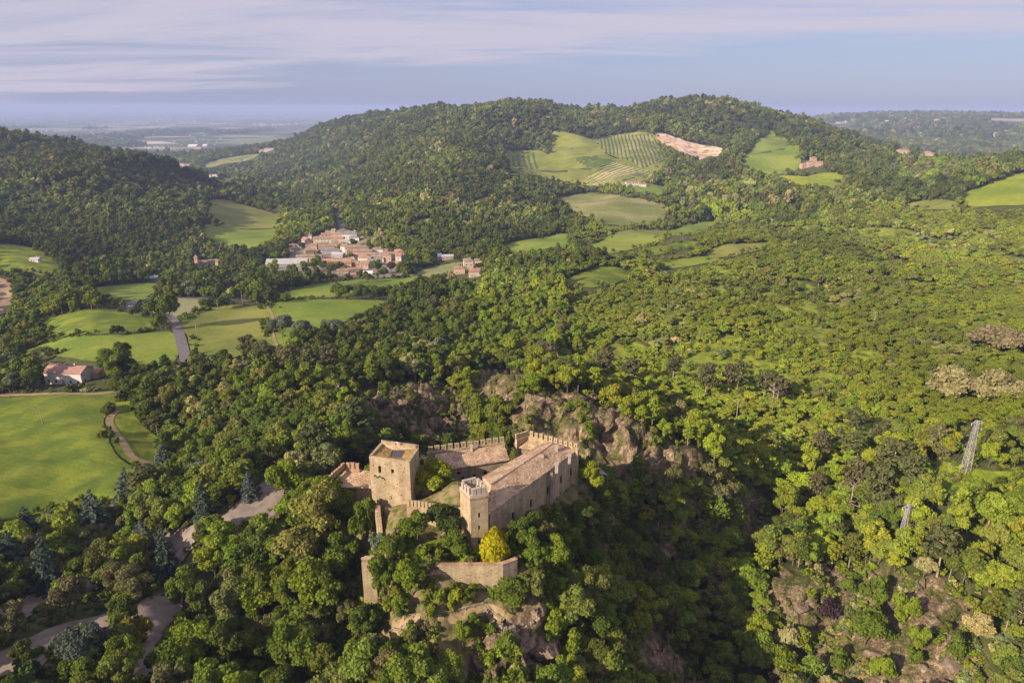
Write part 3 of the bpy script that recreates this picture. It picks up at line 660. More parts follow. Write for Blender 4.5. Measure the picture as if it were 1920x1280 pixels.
def mk(name, Vq, lv, core, mat, extra=None):
    """crown mesh from quads + inner core balls; extra=(verts, faces, mat) goes in slot 1"""
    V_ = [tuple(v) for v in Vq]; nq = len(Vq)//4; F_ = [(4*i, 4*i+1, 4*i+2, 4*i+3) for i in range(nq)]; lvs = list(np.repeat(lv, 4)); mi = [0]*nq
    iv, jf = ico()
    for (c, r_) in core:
        o = len(V_); V_ += [tuple(c+q*r_*(0.85+0.3*rng.rand())) for q in iv]; F_ += [tuple(o+k for k in f) for f in jf]; lvs += [0.18]*len(iv); mi += [0]*len(jf)  # balls added to block light inside the crown, in a darker leaf tone
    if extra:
        o = len(V_); V_ += extra[0]; F_ += [tuple(o+k for k in f) for f in extra[1]]; lvs += [0.5]*len(extra[0]); mi += [1]*len(extra[1])
    me = bpy.data.meshes.new(name); me.from_pydata(V_, [], F_); me.materials.append(mat)
    if extra: me.materials.append(extra[2]); me.polygons.foreach_set('material_index', mi)
    a_ = me.attributes.new('lv', 'FLOAT', 'POINT'); a_.data.foreach_set('value', np.array(lvs, np.float32)); me.update()
    return me
def broad(H, Rr, nl, nq, s, seed, trunk=True, base=0.28, name='crown', join=False):
    """broadleaf: lobes of leaf clumps around a forked trunk, unit metres"""
    rng.seed(seed); rs = random.Random(seed)
    lobes = []; big = []
    zc, rz = H*(base+1)/2, H*(1-base)/2
    ex, ey = 1+rs.uniform(-.16, .22), 1+rs.uniform(-.16, .22); ox = rs.uniform(-.12, .12)*Rr
    nb_ = max(4, nl//2)
    for i in range(nb_):
        ph = i*2.399+rs.uniform(-.5, .5); t = (i+0.5)/nb_; ct = 1-1.7*t; st = math.sqrt(max(1-ct*ct, 0)); k = 0.50+0.26*rs.random()
        lr = Rr*(0.32+0.22*rs.random())
        big.append((np.array([ox+Rr*k*st*math.cos(ph)*ex, Rr*k*st*math.sin(ph)*ey, zc+rz*k*ct+rs.uniform(-.1, .1)*H]), lr))
    big.append((np.array([ox, 0, zc]), Rr*0.55))
    sub = 6 if nq > 1500 else (4 if nq > 400 else 2)
    for c, r_ in big:
        if nq > 400: lobes.append((c, r_*0.86))
        else: lobes.append((c, r_))
        for q in range(sub):
            d = rdir(1)[0]; d[2] = abs(d[2])*0.9-0.2; lobes.append((c+d*r_*rs.uniform(.62, .98), r_*rs.uniform(.26, .52)))
    areas = np.array([l[1]**2 for l in lobes]); cnt = np.maximum((areas/areas.sum()*nq*1.15).astype(int), 3)
    Cs = []; Ns = []; LV = []
    for (c, r_), n_ in zip(lobes, cnt):
        d = rdir(int(n_*1.5)); d[:, 2] = np.where(rng.rand(len(d)) < 0.6, np.abs(d[:, 2]), d[:, 2]); d = d[:n_]
        bump = 0.84+0.36*rng.rand(n_)**1.5
        p = c+d*r_*bump[:, None]*np.array([1, 1, 0.88]); ins = np.zeros(n_, bool)
        for (c2, r2) in lobes:
            if c2 is c: continue
            ins |= np.linalg.norm(p-c2, axis=1) < r2*0.78
        p = p[~ins]; d = d[~ins]
        if not len(p): continue
        n2 = d+0.75*rdir(len(d)); n2 /= np.linalg.norm(n2, axis=1)[:, None]
        Cs.append(p); Ns.append(n2)
        LV.append(np.clip(0.5+0.20*rng.randn(len(d))+rs.uniform(-0.14, 0.14), 0, 1))
    # a few sprays reaching out
    C = np.concatenate(Cs); Nn = np.concatenate(Ns); LV = np.concatenate(LV)
    Vq = quads(C, Nn, s*(0.6+0.8*rng.rand(len(C))))
    tv, tf = tube([(0, 0, -1.2), (0.05, 0.02, H*base*0.7), (0.15*Rr*0.3, 0.1, H*0.55)], [0.035*H*0.62, 0.026*H*0.6, 0.012*H], 5)
    if trunk:
        for k in range(4):
            c, r_ = big[rs.randrange(len(big)-1)]; v2, f2 = tube([(0.03, 0.02, H*base*0.75), tuple(c*0.6+np.array([0, 0, H*0.12])), tuple(c)], [0.012*H, 0.009*H, 0.004*H], 4)
            o = len(tv); tv = tv+v2; tf = tf+[tuple(o+q for q in f) for f in f2]
    core = [(c, r_*0.80) for c, r_ in big]
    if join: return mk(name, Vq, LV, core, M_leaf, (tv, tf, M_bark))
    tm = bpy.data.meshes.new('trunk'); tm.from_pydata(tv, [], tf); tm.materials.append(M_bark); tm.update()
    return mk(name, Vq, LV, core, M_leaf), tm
def pine(H, Rr, seed, join=False, nq=900, s=0.35, lay=9, sparse=0.5):
    """old pine: bare pale trunk, irregular flat pads of needles in the upper half"""
    rng.seed(seed); rs = random.Random(seed)
    lean = rs.uniform(-0.06, 0.06)*H
    tv, tf = tube([(0, 0, -1.2), (lean*0.3, 0, H*0.4), (lean*0.7, 0.1, H*0.8), (lean, 0, H*0.97)], [0.016*H+0.04, 0.013*H, 0.008*H, 0.003*H], 5)
    Cs = []; Ns = []; core = []
    for i in range(lay*2):
        t = (i+0.5)/(lay*2); z = H*(0.42+0.58*t); rr = Rr*(0.55+0.55*math.sin(math.pi*(0.25+0.65*t)))*(0.6+0.5*rs.random()); ph = i*2.399+rs.random()
        k = 0.62; c = np.array([rr*k*math.cos(ph)+lean*t, rr*k*math.sin(ph), z+0.04*H]); pr = rr*0.5
        if t > 0.9: c = np.array([lean, 0, H*0.97]); pr = Rr*0.4
        v2, f2 = tube([(lean*t, 0, z-0.02*H), tuple(c)], [0.006*H, 0.003*H], 3); o = len(tv); tv = tv+v2; tf = tf+[tuple(o+q for q in f) for f in f2]
        n_ = nq//(lay*2); d = rdir(n_); p = c+d*np.array([pr, pr, pr*0.42])*(0.6+0.45*rng.rand(n_))[:, None]
        Cs.append(p); n2 = d*0.6+np.array([0, 0, 0.5])+0.7*rdir(n_); n2 /= np.linalg.norm(n2, axis=1)[:, None]; Ns.append(n2)
        core.append((c-np.array([0, 0, pr*0.1]), pr*0.36))
    C = np.concatenate(Cs); Nn = np.concatenate(Ns); LV = np.clip(0.5+0.25*rng.randn(len(C)), 0, 1)
    Vq = quads(C, Nn, s*(0.6+0.7*rng.rand(len(C))))
    if join: return mk('pine', Vq, LV, core, M_leaf, (tv, tf, M_palebark))
    tm = bpy.data.meshes.new('trunk'); tm.from_pydata(tv, [], tf); tm.materials.append(M_palebark); tm.update()
    return mk('crown', Vq, LV, core, M_leaf), tm
def cedar(H, Rr, seed, nq=1600, s=0.3, join=False, narrow=1.0):
    """conical conifer with tiers of drooping branches"""
    rng.seed(seed); rs = random.Random(seed)
    tv, tf = tube([(0, 0, -1.2), (0, 0, H*0.5), (0, 0, H*0.98)], [0.02*H, 0.013*H, 0.003*H], 5)
    Cs = []; Ns = []; core = []; nt_ = 11
    for i in range(nt_):
        t = i/(nt_-1); z = H*(0.14+0.80*t); R_ = Rr*narrow*(1-t)**0.8*(0.85+0.3*rs.random())+0.25
        nb_ = max(int(7*(1-t)+3), 3)
        for k in range(nb_):
            ph = k*2*math.pi/nb_+i*1.1+rs.uniform(-.25, .25); L_ = R_*(0.72+0.45*rs.random())
            n_ = int(nq*L_/(Rr*nt_*4.2))+3; q = 0.15+0.85*rng.rand(n_)**0.7; w_ = (1-q*0.55)*L_*0.26
            lat = rng.randn(n_)*w_*0.6
            p = np.stack([np.cos(ph)*q*L_-np.sin(ph)*lat, np.sin(ph)*q*L_+np.cos(ph)*lat, z+0.16*L_*q-0.30*L_*q*q+rng.randn(n_)*0.14], 1)
            Cs.append(p); n2 = np.array([math.cos(ph)*0.3, math.sin(ph)*0.3, 0.75])+0.6*rdir(n_); n2 /= np.linalg.norm(n2, axis=1)[:, None]; Ns.append(n2)
        core.append((np.array([0, 0, z]), R_*0.34))
    C = np.concatenate(Cs); Nn = np.concatenate(Ns); LV = np.clip(0.5+0.25*rng.randn(len(C)), 0, 1)
    Vq = quads(C, Nn, s*(0.6+0.7*rng.rand(len(C))))
    if join: return mk('cedar', Vq, LV, core, M_leaf, (tv, tf, M_bark))
    tm = bpy.data.meshes.new('trunk'); tm.from_pydata(tv, [], tf); tm.materials.append(M_bark); tm.update()
    return mk('crown', Vq, LV, core, M_leaf), tm
def cone_bush(H, Rr, seed, nq=2200, s=0.2):
    rng.seed(seed); n_ = nq; z = rng.rand(n_)**0.85; ph = rng.rand(n_)*2*math.pi
    prof = np.where(z < 0.3, 0.75+0.25*np.sin(z/0.3*math.pi/2), np.cos((z-0.3)/0.7*math.pi/2)**0.8)
    rr = Rr*prof*(0.86+0.2*rng.rand(n_))*(1+0.10*np.sin(ph*5+z*9))
    d = np.stack([np.cos(ph), np.sin(ph), 0.35+0*z], 1); C = np.stack([rr*np.cos(ph), rr*np.sin(ph), z*H], 1)
    n2 = d+0.6*rdir(n_); n2 /= np.linalg.norm(n2, axis=1)[:, None]
    core = [(np.array([0, 0, H*q]), Rr*0.8*(1-q)**0.6) for q in (0.12, 0.3, 0.5, 0.68, 0.82)]
    return mk('foliage', quads(C, n2, s*(0.6+0.8*rng.rand(n_)), 1.3), np.clip(0.5+0.3*rng.randn(n_), 0, 1), core, M_leaf)
def bare(H, seed):
    rs = random.Random(seed); tv, tf = tube([(0, 0, -1), (0.1, 0, H*0.5), (0.05, 0.1, H)], [0.24, 0.17, 0.05], 6)
    for i in range(16):
        z = H*(0.35+0.6*rs.random()); ph = rs.random()*6.28; L_ = (H-z)*0.35+H*0.13*(0.6+rs.random()*0.6); up = rs.uniform(-.1, .4)*L_
        m_ = (math.cos(ph)*L_*.5, math.sin(ph)*L_*.5, z+up*.2); e_ = (math.cos(ph+.2)*L_, math.sin(ph+.2)*L_, z+up)
        v2, f2 = tube([(0.06, 0, z), m_, e_], [0.09, 0.06, 0.02], 4); o = len(tv); tv = tv+v2; tf = tf+[tuple(o+q for q in f) for f in f2]
        for k in range(2):
            a = ph+rs.uniform(-1, 1); v2, f2 = tube([m_, (m_[0]+math.cos(a)*L_*.4, m_[1]+math.sin(a)*L_*.4, m_[2]+rs.uniform(-.1, .5))], [0.045, 0.015], 3); o = len(tv); tv = tv+v2; tf = tf+[tuple(o+q for q in f) for f in f2]
    tm = bpy.data.meshes.new('trunk'); tm.from_pydata(tv, [], tf); tm.materials.append(M_palebark); tm.update(); return tm

BN = [broad(10, 4.6, 15, 4200, 0.235, 100+i) for i in range(7)]                    # near broadleaf crowns
BN2 = [broad(12, 3.9, 14, 3800, 0.235, 150+i, base=0.2) for i in range(4)]
SH = [broad(3.0, 2.2, 8, 1100, 0.20, 200+i, trunk=False, base=0.02, name='foliage')[0] for i in range(4)]
PN = [pine(14, 3.8, 300+i) for i in range(4)]
CD = [cedar(13, 4.2, 400+i) for i in range(4)]
# ---- tint of a tree by species and district
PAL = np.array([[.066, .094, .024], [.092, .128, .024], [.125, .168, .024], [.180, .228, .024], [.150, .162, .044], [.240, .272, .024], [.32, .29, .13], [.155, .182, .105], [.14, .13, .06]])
def district(x, y):
    """probabilities over the palette: dark, mid, green, lime, olive, yellow-lime, cream blossom, silver, brownish"""
    x = np.asarray(x, float); y = np.asarray(y, float); u = x/y
    p = np.tile(np.array([.16, .30, .28, .08, .12, .01, .02, .02, .03]), (x.size, 1))
    right = smooth(0.02, 0.30, u)*(smooth(110, 200, y))*(1-smooth(650, 1000, y))
    p += right[:, None]*np.array([-.14, -.20, -.02, .55, .06, .42, .015, .0, .02])
    lhill = smooth(500, 650, y)*(1-smooth(-0.42, -0.3, u))*(1-smooth(1500, 2000, y))
    p += lhill[:, None]*np.array([.15, .14, -.16, -.06, .06, -.01, .0, .0, .05])
    lw = (1-smooth(-0.16, -0.04, u))*smooth(150, 175, y)*(1-smooth(330, 380, y))
    p += lw[:, None]*np.array([.50, .22, -.10, -.06, -.02, -.01, .0, .0, .02])
    p += lhill[:, None]*np.array([.35, .15, -.05, -.02, .0, .0, -.015, .0, -.04])
    mid = smooth(650, 900, y)*smooth(-0.3, -0.2, u)
    p += mid[:, None]*np.array([.12, .08, -.10, -.05, .18, -.01, .02, .0, .04])
    w = fbm(x/70, y/110, 3, 77)+0.9*fbm(x/170, y/330, 2, 79)*smooth(350, 800, y); w2 = fbm(x/40+50, y/60, 3, 78)
    p[:, 0] *= np.exp(2.0*w); p[:, 1] *= np.exp(1.0*w); p[:, 3] *= np.exp(-1.8*w); p[:, 5] *= np.exp(-2.6*w); p[:, 4] *= np.exp(1.5*w2); p[:, 6] *= np.exp(3.5*w2-.5); p[:, 7] *= np.exp(3*w2-.8); p[:, 8] *= np.exp(-2*w2)
    p = np.clip(p, 0.001, None); return p/p.sum(1)[:, None]
trng = np.random.RandomState(5)
def tints(x, y):
    p = district(x, y); c = np.cumsum(p, 1); r_ = trng.rand(len(p)); k = (r_[:, None] > c).sum(1); k = np.minimum(k, 8)
    PM = np.array([.14, .165, .03]); mx_ = np.where(k >= 6, 0.15, 0.36)[:, None]; t = (PAL[k]*(1-mx_)+PM*mx_)*np.array([1.13, 1.14, 1.05])*np.where((k == 0)|(k == 1), 0.86, 1.0)[:, None]*(0.86+0.28*trng.rand(len(p)))[:, None]; t = t*(1+0.06*trng.randn(len(p), 3))*(1+0.30*fbm(x/90, y/150, 3, 83))[:, None]; return np.clip(t, .01, .6), k
CLEAR = [[(p[0], p[1]) for p in q] for q in CLEAR_POLYS] + [list(zip([q[0] for q in k], [q[1] for q in k])) for k in KEEPOUT]
def blocked(x, y):
    m = np.zeros(len(x), bool)
    for poly in CLEAR:
        a = np.array(poly); x0, y0 = a.min(0); x1, y1 = a.max(0)
        s_ = (x > x0) & (x < x1) & (y > y0) & (y < y1) & ~m
        if s_.any(): q = np.where(s_)[0]; m[q] |= inpoly(x[q], y[q], poly)
    return m
def blocked_road(x, y):
    m = np.zeros(len(x), bool)
    for poly in ROADKEEP: m |= inpoly(x, y, poly)
    return m
def scatter(y0, y1, sp_, umax, jit=0.42):
    ys = np.arange(y0, y1, sp_*0.92); xs = np.arange(-umax*y1, umax*y1, sp_)
    X, Y = np.meshgrid(xs, ys); X = X+(np.arange(len(ys)) % 2)[:, None]*sp_*0.5
    X = (X+trng.uniform(-jit, jit, X.shape)*sp_).ravel(); Y = (Y+trng.uniform(-jit, jit, Y.shape)*sp_).ravel()
    k = (np.abs(X) < umax*Y+12) & (Y > y0) & (Y < y1); X, Y = X[k], Y[k]
    k = ~blocked(X, Y); X, Y = X[k], Y[k]
    k = vis(X, Y); return X[k], Y[k]
bands = [(48, 170, 4.3, 1.12), (170, 420, 4.2, 0.90), (420, 900, 5.2, 0.86), (900, 1700, 7.2, 0.82), (1700, 3600, 10.5, 0.80), (3600, 9000, 34.0, 0.8)]
TX = []; TY = []; TB = []
for b_, (a0, a1, s_, um) in enumerate(bands):
    X, Y = scatter(a0, a1, s_, um)
    if b_ == 0:   # thin out on bare rock, dry slopes, castle
        rk = rockmask(X, Y); k = (rk < 0.6) | (trng.rand(len(X)) < 0.08); X, Y = X[k], Y[k]
        k = ~(inpoly(X, Y, DRYP) | inpoly(X, Y, DRY2)) | (trng.rand(len(X)) < 0.10); X, Y = X[k], Y[k]
    elif b_ <= 2:
        rk = rockmask(X, Y); k = (rk < 0.5) | (trng.rand(len(X)) < 0.03); X, Y = X[k], Y[k]
    elif b_ == 5:
        k = (fbm(X/700, Y/1500, 3, 90) > np.where(X > 0.2*Y, 0.0, 0.30)); X, Y = X[k], Y[k]
    if b_ in (1, 2): k = ~((X/Y > 0.11+0.05*fbm(X/60, Y/60, 2, 66)) & (Y < 800) & (Y > 195)); X, Y = X[k], Y[k]
    TX.append(X); TY.append(Y); TB.append(np.full(len(X), b_))
# low scrubby woodland on the right-hand hillside
LOW0 = sum(len(a) for a in TX)
for b_, (a0, a1, s_) in ((1, (195, 420, 3.3)), (2, (420, 800, 4.3))):
    X, Y = scatter(a0, a1, s_, 0.92); k = (X/Y > 0.11+0.05*fbm(X/60, Y/60, 2, 66)) & ((rockmask(X, Y) < 0.5)); X, Y = X[k], Y[k]
    k = ~((fbm(X/38, Y/75, 3, 120) > 0.37) & (Y < 950) & (X/Y > 0.15) & (trng.rand(len(X)) > 0.10)); X, Y = X[k], Y[k]
    TX.append(X); TY.append(Y); TB.append(np.full(len(X), b_))
LOW1 = sum(len(a) for a in TX)
# steep banks carry as many trees per metre of slope
X, Y = scatter(60, 190, 4.0, 1.0); dd_ = 2.0; g_ = np.hypot((ht(X+dd_, Y)-ht(X-dd_, Y))/4, (ht(X, Y+dd_)-ht(X, Y-dd_))/4)
k = (g_ > 0.75) & (rockmask(X, Y) < 0.5) & ~inpoly(X, Y, DRYP) & (dist_poly_mask(X, Y, CASTLE_POLY, 5) < .2); X, Y = X[k], Y[k]; TX.append(X); TY.append(Y); TB.append(np.zeros(len(X), int))
TX = np.concatenate(TX); TY = np.concatenate(TY); TB = np.concatenate(TB)
TZ = ht(TX, TY); TT, TK = tints(TX, TY)
spb = np.array([b[2] for b in bands])[TB]
TS = (spb/6.0)*(0.62+0.70*trng.rand(len(TX))**1.8)*np.where(TB == 5, 0.42, 1.0)*np.where(TB == 4, 0.8, 1)
LOW = np.zeros(len(TX), bool); LOW[LOW0:LOW1] = True
TS = np.where(LOW, TS*np.where(TB == 1, 0.80, 0.92), TS); TH = np.where(LOW, 0.62, 1.0)
TT = np.where(LOW[:, None], (TT*0.72+np.array([.19, .215, .032])*0.28)*1.12, TT)
# keep tall trees off the castle rock's edge where the walls must show
dcast = dist_poly_mask(TX, TY, CASTLE_POLY, 16.0); TS = np.where(dcast > 0, TS*np.clip(1-0.55*dcast, .4, 1), TS)
def topix(x, y, z):
    v = np.stack([x, y, z-ZC], -1); f = v@np.array(cf); return 960+FPX*(v@np.array(CR))/f, 640-FPX*(v@np.array(CU))/f
_keep = np.ones(len(TX), bool)
SIGHTM = []
for poly, frac in SIGHT:
    m_ = cast(sum(p[0] for p in poly)/len(poly), sum(p[1] for p in poly)/len(poly)).y
    SIGHTM.append(m_*1.25)
_u = trng.rand(len(TX))
for hh in (3.5, 6.5, 9.5):
    X_, Y_ = topix(TX, TY, TZ+hh*TS)
    for (poly, frac), ym in zip(SIGHT, SIGHTM):
        a = np.array(poly); s_ = (X_ > a[:, 0].min()) & (X_ < a[:, 0].max()) & (Y_ > a[:, 1].min()) & (Y_ < a[:, 1].max()) & (TY < ym)
        q = np.where(s_)[0]
        if len(q): q = q[inpoly(X_[q], Y_[q], poly)]; _keep[q[_u[q] >= frac]] = False
TX, TY, TZ, TB, TS, TT, TK, TH = [a[_keep] for a in (TX, TY, TZ, TB, TS, TT, TK, TH)]
# ---- the 300 nearest broadleaves are single trees; the rest is the wood
pu = TX/TY
D3 = np.sqrt(TX**2+TY**2+(ZC-TZ)**2)
PXX, PYY = topix(TX, TY, TZ+6)
cand = np.where((PXX > -40) & (PXX < 1960) & (PYY < 1330) & (TB <= 1))[0]
cand = cand[np.argsort(D3[cand]/TS[cand])][:255]
single = np.zeros(len(TX), bool); single[cand] = True
ZONES = [  # named by landmarks, first match wins (photo pixels)
 ((0, 940, 345, 1300), 'beside the gravel paths below the meadow'), ((345, 900, 700, 1060), 'on the slope left of the keep'),
 ((300, 1060, 520, 1300), 'on the slope right of the gravel path'), ((520, 1060, 720, 1300), 'on the slope left of the outer wall'),
 ((700, 1090, 1000, 1300), 'on the grassy spur below the outer wall'), ((1000, 900, 1260, 1100), 'on the crag under the long wing'),
 ((1000, 1100, 1400, 1300), 'on the shaded gorge slope below the castle'), ((1250, 860, 1480, 1100), 'in the shadowed gorge right of the castle'),
 ((1400, 1050, 1960, 1330), 'on the rocky bank across the gorge'), ((1480, 780, 1960, 1050), 'on the slope around the two pylons'),
 ((190, 640, 700, 940), 'in the wood between meadow and castle'), ((700, 640, 1400, 900), 'behind the castle and its rock ridge'), ((0, 0, 2000, 2000), 'on the wooded hillside')]
def zone(px, py):
    for (a, b, c, d), t in ZONES:
        if a <= px < c and b <= py < d: return t
    return 'on the wooded hillside'
TN = ['dark green', 'mid green', 'fresh green', 'lime green', 'olive green', 'yellow green', 'cream flowering', 'silvery green', 'brownish green']
ORD = 'leftmost second third fourth fifth sixth seventh eighth ninth tenth eleventh twelfth thirteenth fourteenth fifteenth sixteenth seventeenth eighteenth nineteenth twentieth'.split()
def ordinals(items):
    """items = [(key, base label, x)]: alike neighbours are told apart by their order from the left"""
    by = {}; out = {}
    for k, l, x in items: by.setdefault(l, []).append((x, k))
    for l, v in by.items():
        v.sort()
        for j, (x, k) in enumerate(v):
            out[k] = l if len(v) == 1 else (l+(', leftmost one' if j == 0 else (', '+ORD[j]+' from left' if j < 20 else ', far right')))
    return out
_it = []
for i in cand:
    sz = 'small' if TS[i] < 0.85 else ('large' if TS[i] > 1.05 else 'medium'); _it.append((i, f'{sz} {TN[TK[i]]} tree {zone(PXX[i], PYY[i])}', float(PXX[i])))
BASE = {k: l for k, l, x in _it}; LABS = ordinals(_it)
def vcol(t): return [float(t[0]), float(t[1]), float(t[2])]
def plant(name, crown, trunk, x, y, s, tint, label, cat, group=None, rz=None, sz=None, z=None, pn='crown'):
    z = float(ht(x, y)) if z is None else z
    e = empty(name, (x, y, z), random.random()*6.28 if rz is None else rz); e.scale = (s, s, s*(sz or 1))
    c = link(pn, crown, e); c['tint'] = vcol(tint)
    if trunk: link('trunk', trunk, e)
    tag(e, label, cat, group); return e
for i in cand:
    sz = 'small' if TS[i] < 0.85 else ('large' if TS[i] > 1.05 else 'medium')
    lab = LABS[i]
    cm, tm = (BN+BN2)[trng.randint(11)]
    s = TS[i]*(1.02 if TY[i] > 130 else 1.0)
    plant('broadleaf_tree', cm, tm, float(TX[i]), float(TY[i]), float(s), TT[i], lab, 'tree', BASE[i].replace(' tree ', ' trees '), sz=float(0.85+0.35*trng.rand()))
# ---- the wood: instanced on points
def protos(name, meshes):
    c = bpy.data.collections.new(name)
    for i, m_ in enumerate(meshes):
        o = bpy.data.objects.new('%s_%02d' % (name, i), m_); c.objects.link(o)
    return c
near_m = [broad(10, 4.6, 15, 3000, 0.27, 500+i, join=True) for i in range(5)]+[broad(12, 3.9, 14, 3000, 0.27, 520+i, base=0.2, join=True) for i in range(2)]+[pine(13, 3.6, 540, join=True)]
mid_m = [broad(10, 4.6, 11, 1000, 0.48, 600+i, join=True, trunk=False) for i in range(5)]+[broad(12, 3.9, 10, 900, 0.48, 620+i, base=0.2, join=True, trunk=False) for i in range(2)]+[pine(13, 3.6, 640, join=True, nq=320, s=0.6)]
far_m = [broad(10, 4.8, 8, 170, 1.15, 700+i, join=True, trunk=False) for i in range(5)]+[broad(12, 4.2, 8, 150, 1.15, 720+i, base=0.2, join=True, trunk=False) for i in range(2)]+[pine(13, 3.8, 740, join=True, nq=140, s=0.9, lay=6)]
def forest(name, coll, x, y, z, s, t, idx, hs=1.0):
    me = bpy.data.meshes.new(name); me.vertices.add(len(x)); me.vertices.foreach_set('co', np.stack([x, y, z], 1).astype(np.float32).ravel())
    def at(nm, ty, ar, key='value'):
        a_ = me.attributes.new(nm, ty, 'POINT'); a_.data.foreach_set(key, ar)
    at('sc', 'FLOAT_VECTOR', np.stack([s, s, s*(0.75+0.6*trng.rand(len(s)))*hs], 1).astype(np.float32).ravel(), 'vector')
    at('rt', 'FLOAT', (trng.rand(len(s))*6.28).astype(np.float32)); at('ix', 'INT', idx.astype(np.int32))
    at('tint', 'FLOAT_VECTOR', t.astype(np.float32).ravel(), 'vector'); me.update()
    o = bpy.data.objects.new(name, me); COL.objects.link(o); o['kind'] = 'stuff'
    ng = bpy.data.node_groups.new(name+'_spread', 'GeometryNodeTree'); ng.is_modifier = True
    ng.interface.new_socket('Geometry', in_out='INPUT', socket_type='NodeSocketGeometry'); ng.interface.new_socket('Geometry', in_out='OUTPUT', socket_type='NodeSocketGeometry')
    N = ng.nodes.new; L = ng.links.new
    gi = N('NodeGroupInput'); go = N('NodeGroupOutput'); m2p = N('GeometryNodeMeshToPoints'); iop = N('GeometryNodeInstanceOnPoints'); ci_ = N('GeometryNodeCollectionInfo')
    ci_.inputs['Collection'].default_value = coll; ci_.inputs['Separate Children'].default_value = True; ci_.inputs['Reset Children'].default_value = True
    def na(nm, ty):
        n_ = N('GeometryNodeInputNamedAttribute'); n_.data_type = ty; n_.inputs['Name'].default_value = nm
        return n_.outputs['Attribute']
    L(gi.outputs[0], m2p.inputs['Mesh']); L(m2p.outputs[0], iop.inputs['Points']); L(ci_.outputs[0], iop.inputs['Instance'])
    iop.inputs['Pick Instance'].default_value = True; L(na('ix', 'INT'), iop.inputs['Instance Index'])
    cx = N('ShaderNodeCombineXYZ'); L(na('rt', 'FLOAT'), cx.inputs['Z']); L(cx.outputs[0], iop.inputs['Rotation']); L(na('sc', 'FLOAT_VECTOR'), iop.inputs['Scale'])
    L(iop.outputs[0], go.inputs[0])
    md = o.modifiers.new('spread', 'NODES'); md.node_group = ng
    return o
cn, cm_, cfar = protos('near_tree', near_m), protos('mid_tree', mid_m), protos('far_tree', far_m)
pr = trng.rand(len(TX)); ix = np.where(pr < 0.06, 7, np.where(pr < 0.3, 5+(trng.rand(len(TX)) > .5), trng.randint(0, 5, len(TX))))
ix = np.where((TB <= 1) & (TX/TY > 0.1) & (TY < 230) & (pr > 0.80), 7, ix)
for nm, cc, sel in (('near_woodland', cn, (TB <= 1) & ~single), ('woodland', cm_, (TB == 2)), ('far_woodland', cfar, TB >= 3)):
    forest(nm, cc, TX[sel], TY[sel], TZ[sel], TS[sel], TT[sel], ix[sel], TH[sel])
print('TREES', [(int((TB == b).sum())) for b in range(len(bands))])

# ---- low scrub on rock and grass
X, Y = [], []
n_ = 60000; ux = trng.uniform(-1.0, 1.0, n_); uy = 52*np.exp(trng.rand(n_)*math.log(270/52.)); x = ux*uy*0.95; y = uy
rk = rockmask(x, y); dz_ = dist_poly_mask(x, y, DRYP, 3)+dist_poly_mask(x, y, DRY2, 3)+dist_poly_mask(x, y, CASTLE_POLY, 9); clump = fbm(x/5, y/5, 3, 95)
rg = inpoly(x, y, ROCKS[0])|inpoly(x, y, ROCKS[1]); pc_ = inpoly(x, y, castpoly([(1722, 862), (1790, 872), (1860, 885), (2000, 890), (2000, 935), (1860, 930), (1780, 925), (1735, 905)]))
k = ((pc_ & (clump > 0.2)) | ((rk > 0.3) & (clump > np.where(rg, 0.7, np.where(inpoly(x, y, ROCKS[3]), 0.48, 0.15)))) | ((dz_ > 0.1) & (clump > np.where(inpoly(x, y, DRYP), 0.12, -0.12))))
k &= ~inpoly(x, y, [(-30, 117.5), (-34, 124), (-38, 134), (-18, 137), (3, 143), (10, 141), (16, 136), (-4, 108.5), (-12, 113)]) & vis(x, y)
k &= ~((y > 101.5) & (y < 104.5) & (x > -20) & (x < 2))
for ln in ([(735, 1174), (780, 1162), (830, 1158), (872, 1150), (905, 1142), (930, 1150), (960, 1160)],):
    c_ = [cast(a, b) for a, b in ln]
    for a, b in zip(c_, c_[1:]):
        for t in (0, .25, .5, .75): k &= np.hypot(x-(a.x+(b.x-a.x)*t), y-(a.y+(b.y-a.y)*t)) > 1.3
x, y = x[k], y[k]; lim = 4500; x, y = x[:lim], y[:lim]
n_ = 26000; ux = trng.uniform(-1.0, 1.0, n_); uy = 55*np.exp(trng.rand(n_)*math.log(300/55.)); X = ux*uy*0.95; Y = uy
k = vis(X, Y) & ~blocked(X, Y) & (rockmask(X, Y) < .3) & ~inpoly(X, Y, DRYP); X, Y = X[k][:11000], Y[k][:11000]; x = np.concatenate([x, X]); y = np.concatenate([y, Y])
scr_m = [broad(1.5, 1.1, 6, 110, 0.20, 800+i, trunk=False, base=0.0, join=True) for i in range(4)]
scr = protos('scrub_clump', scr_m); t_, _k = tints(x, y); t_ = t_*0.9
forest('undergrowth', scr, x, y, ht(x, y)-0.1, 0.45+0.75*trng.rand(len(x))**2, t_, trng.randint(0, 4, len(x)))
print('SCRUB', len(x))

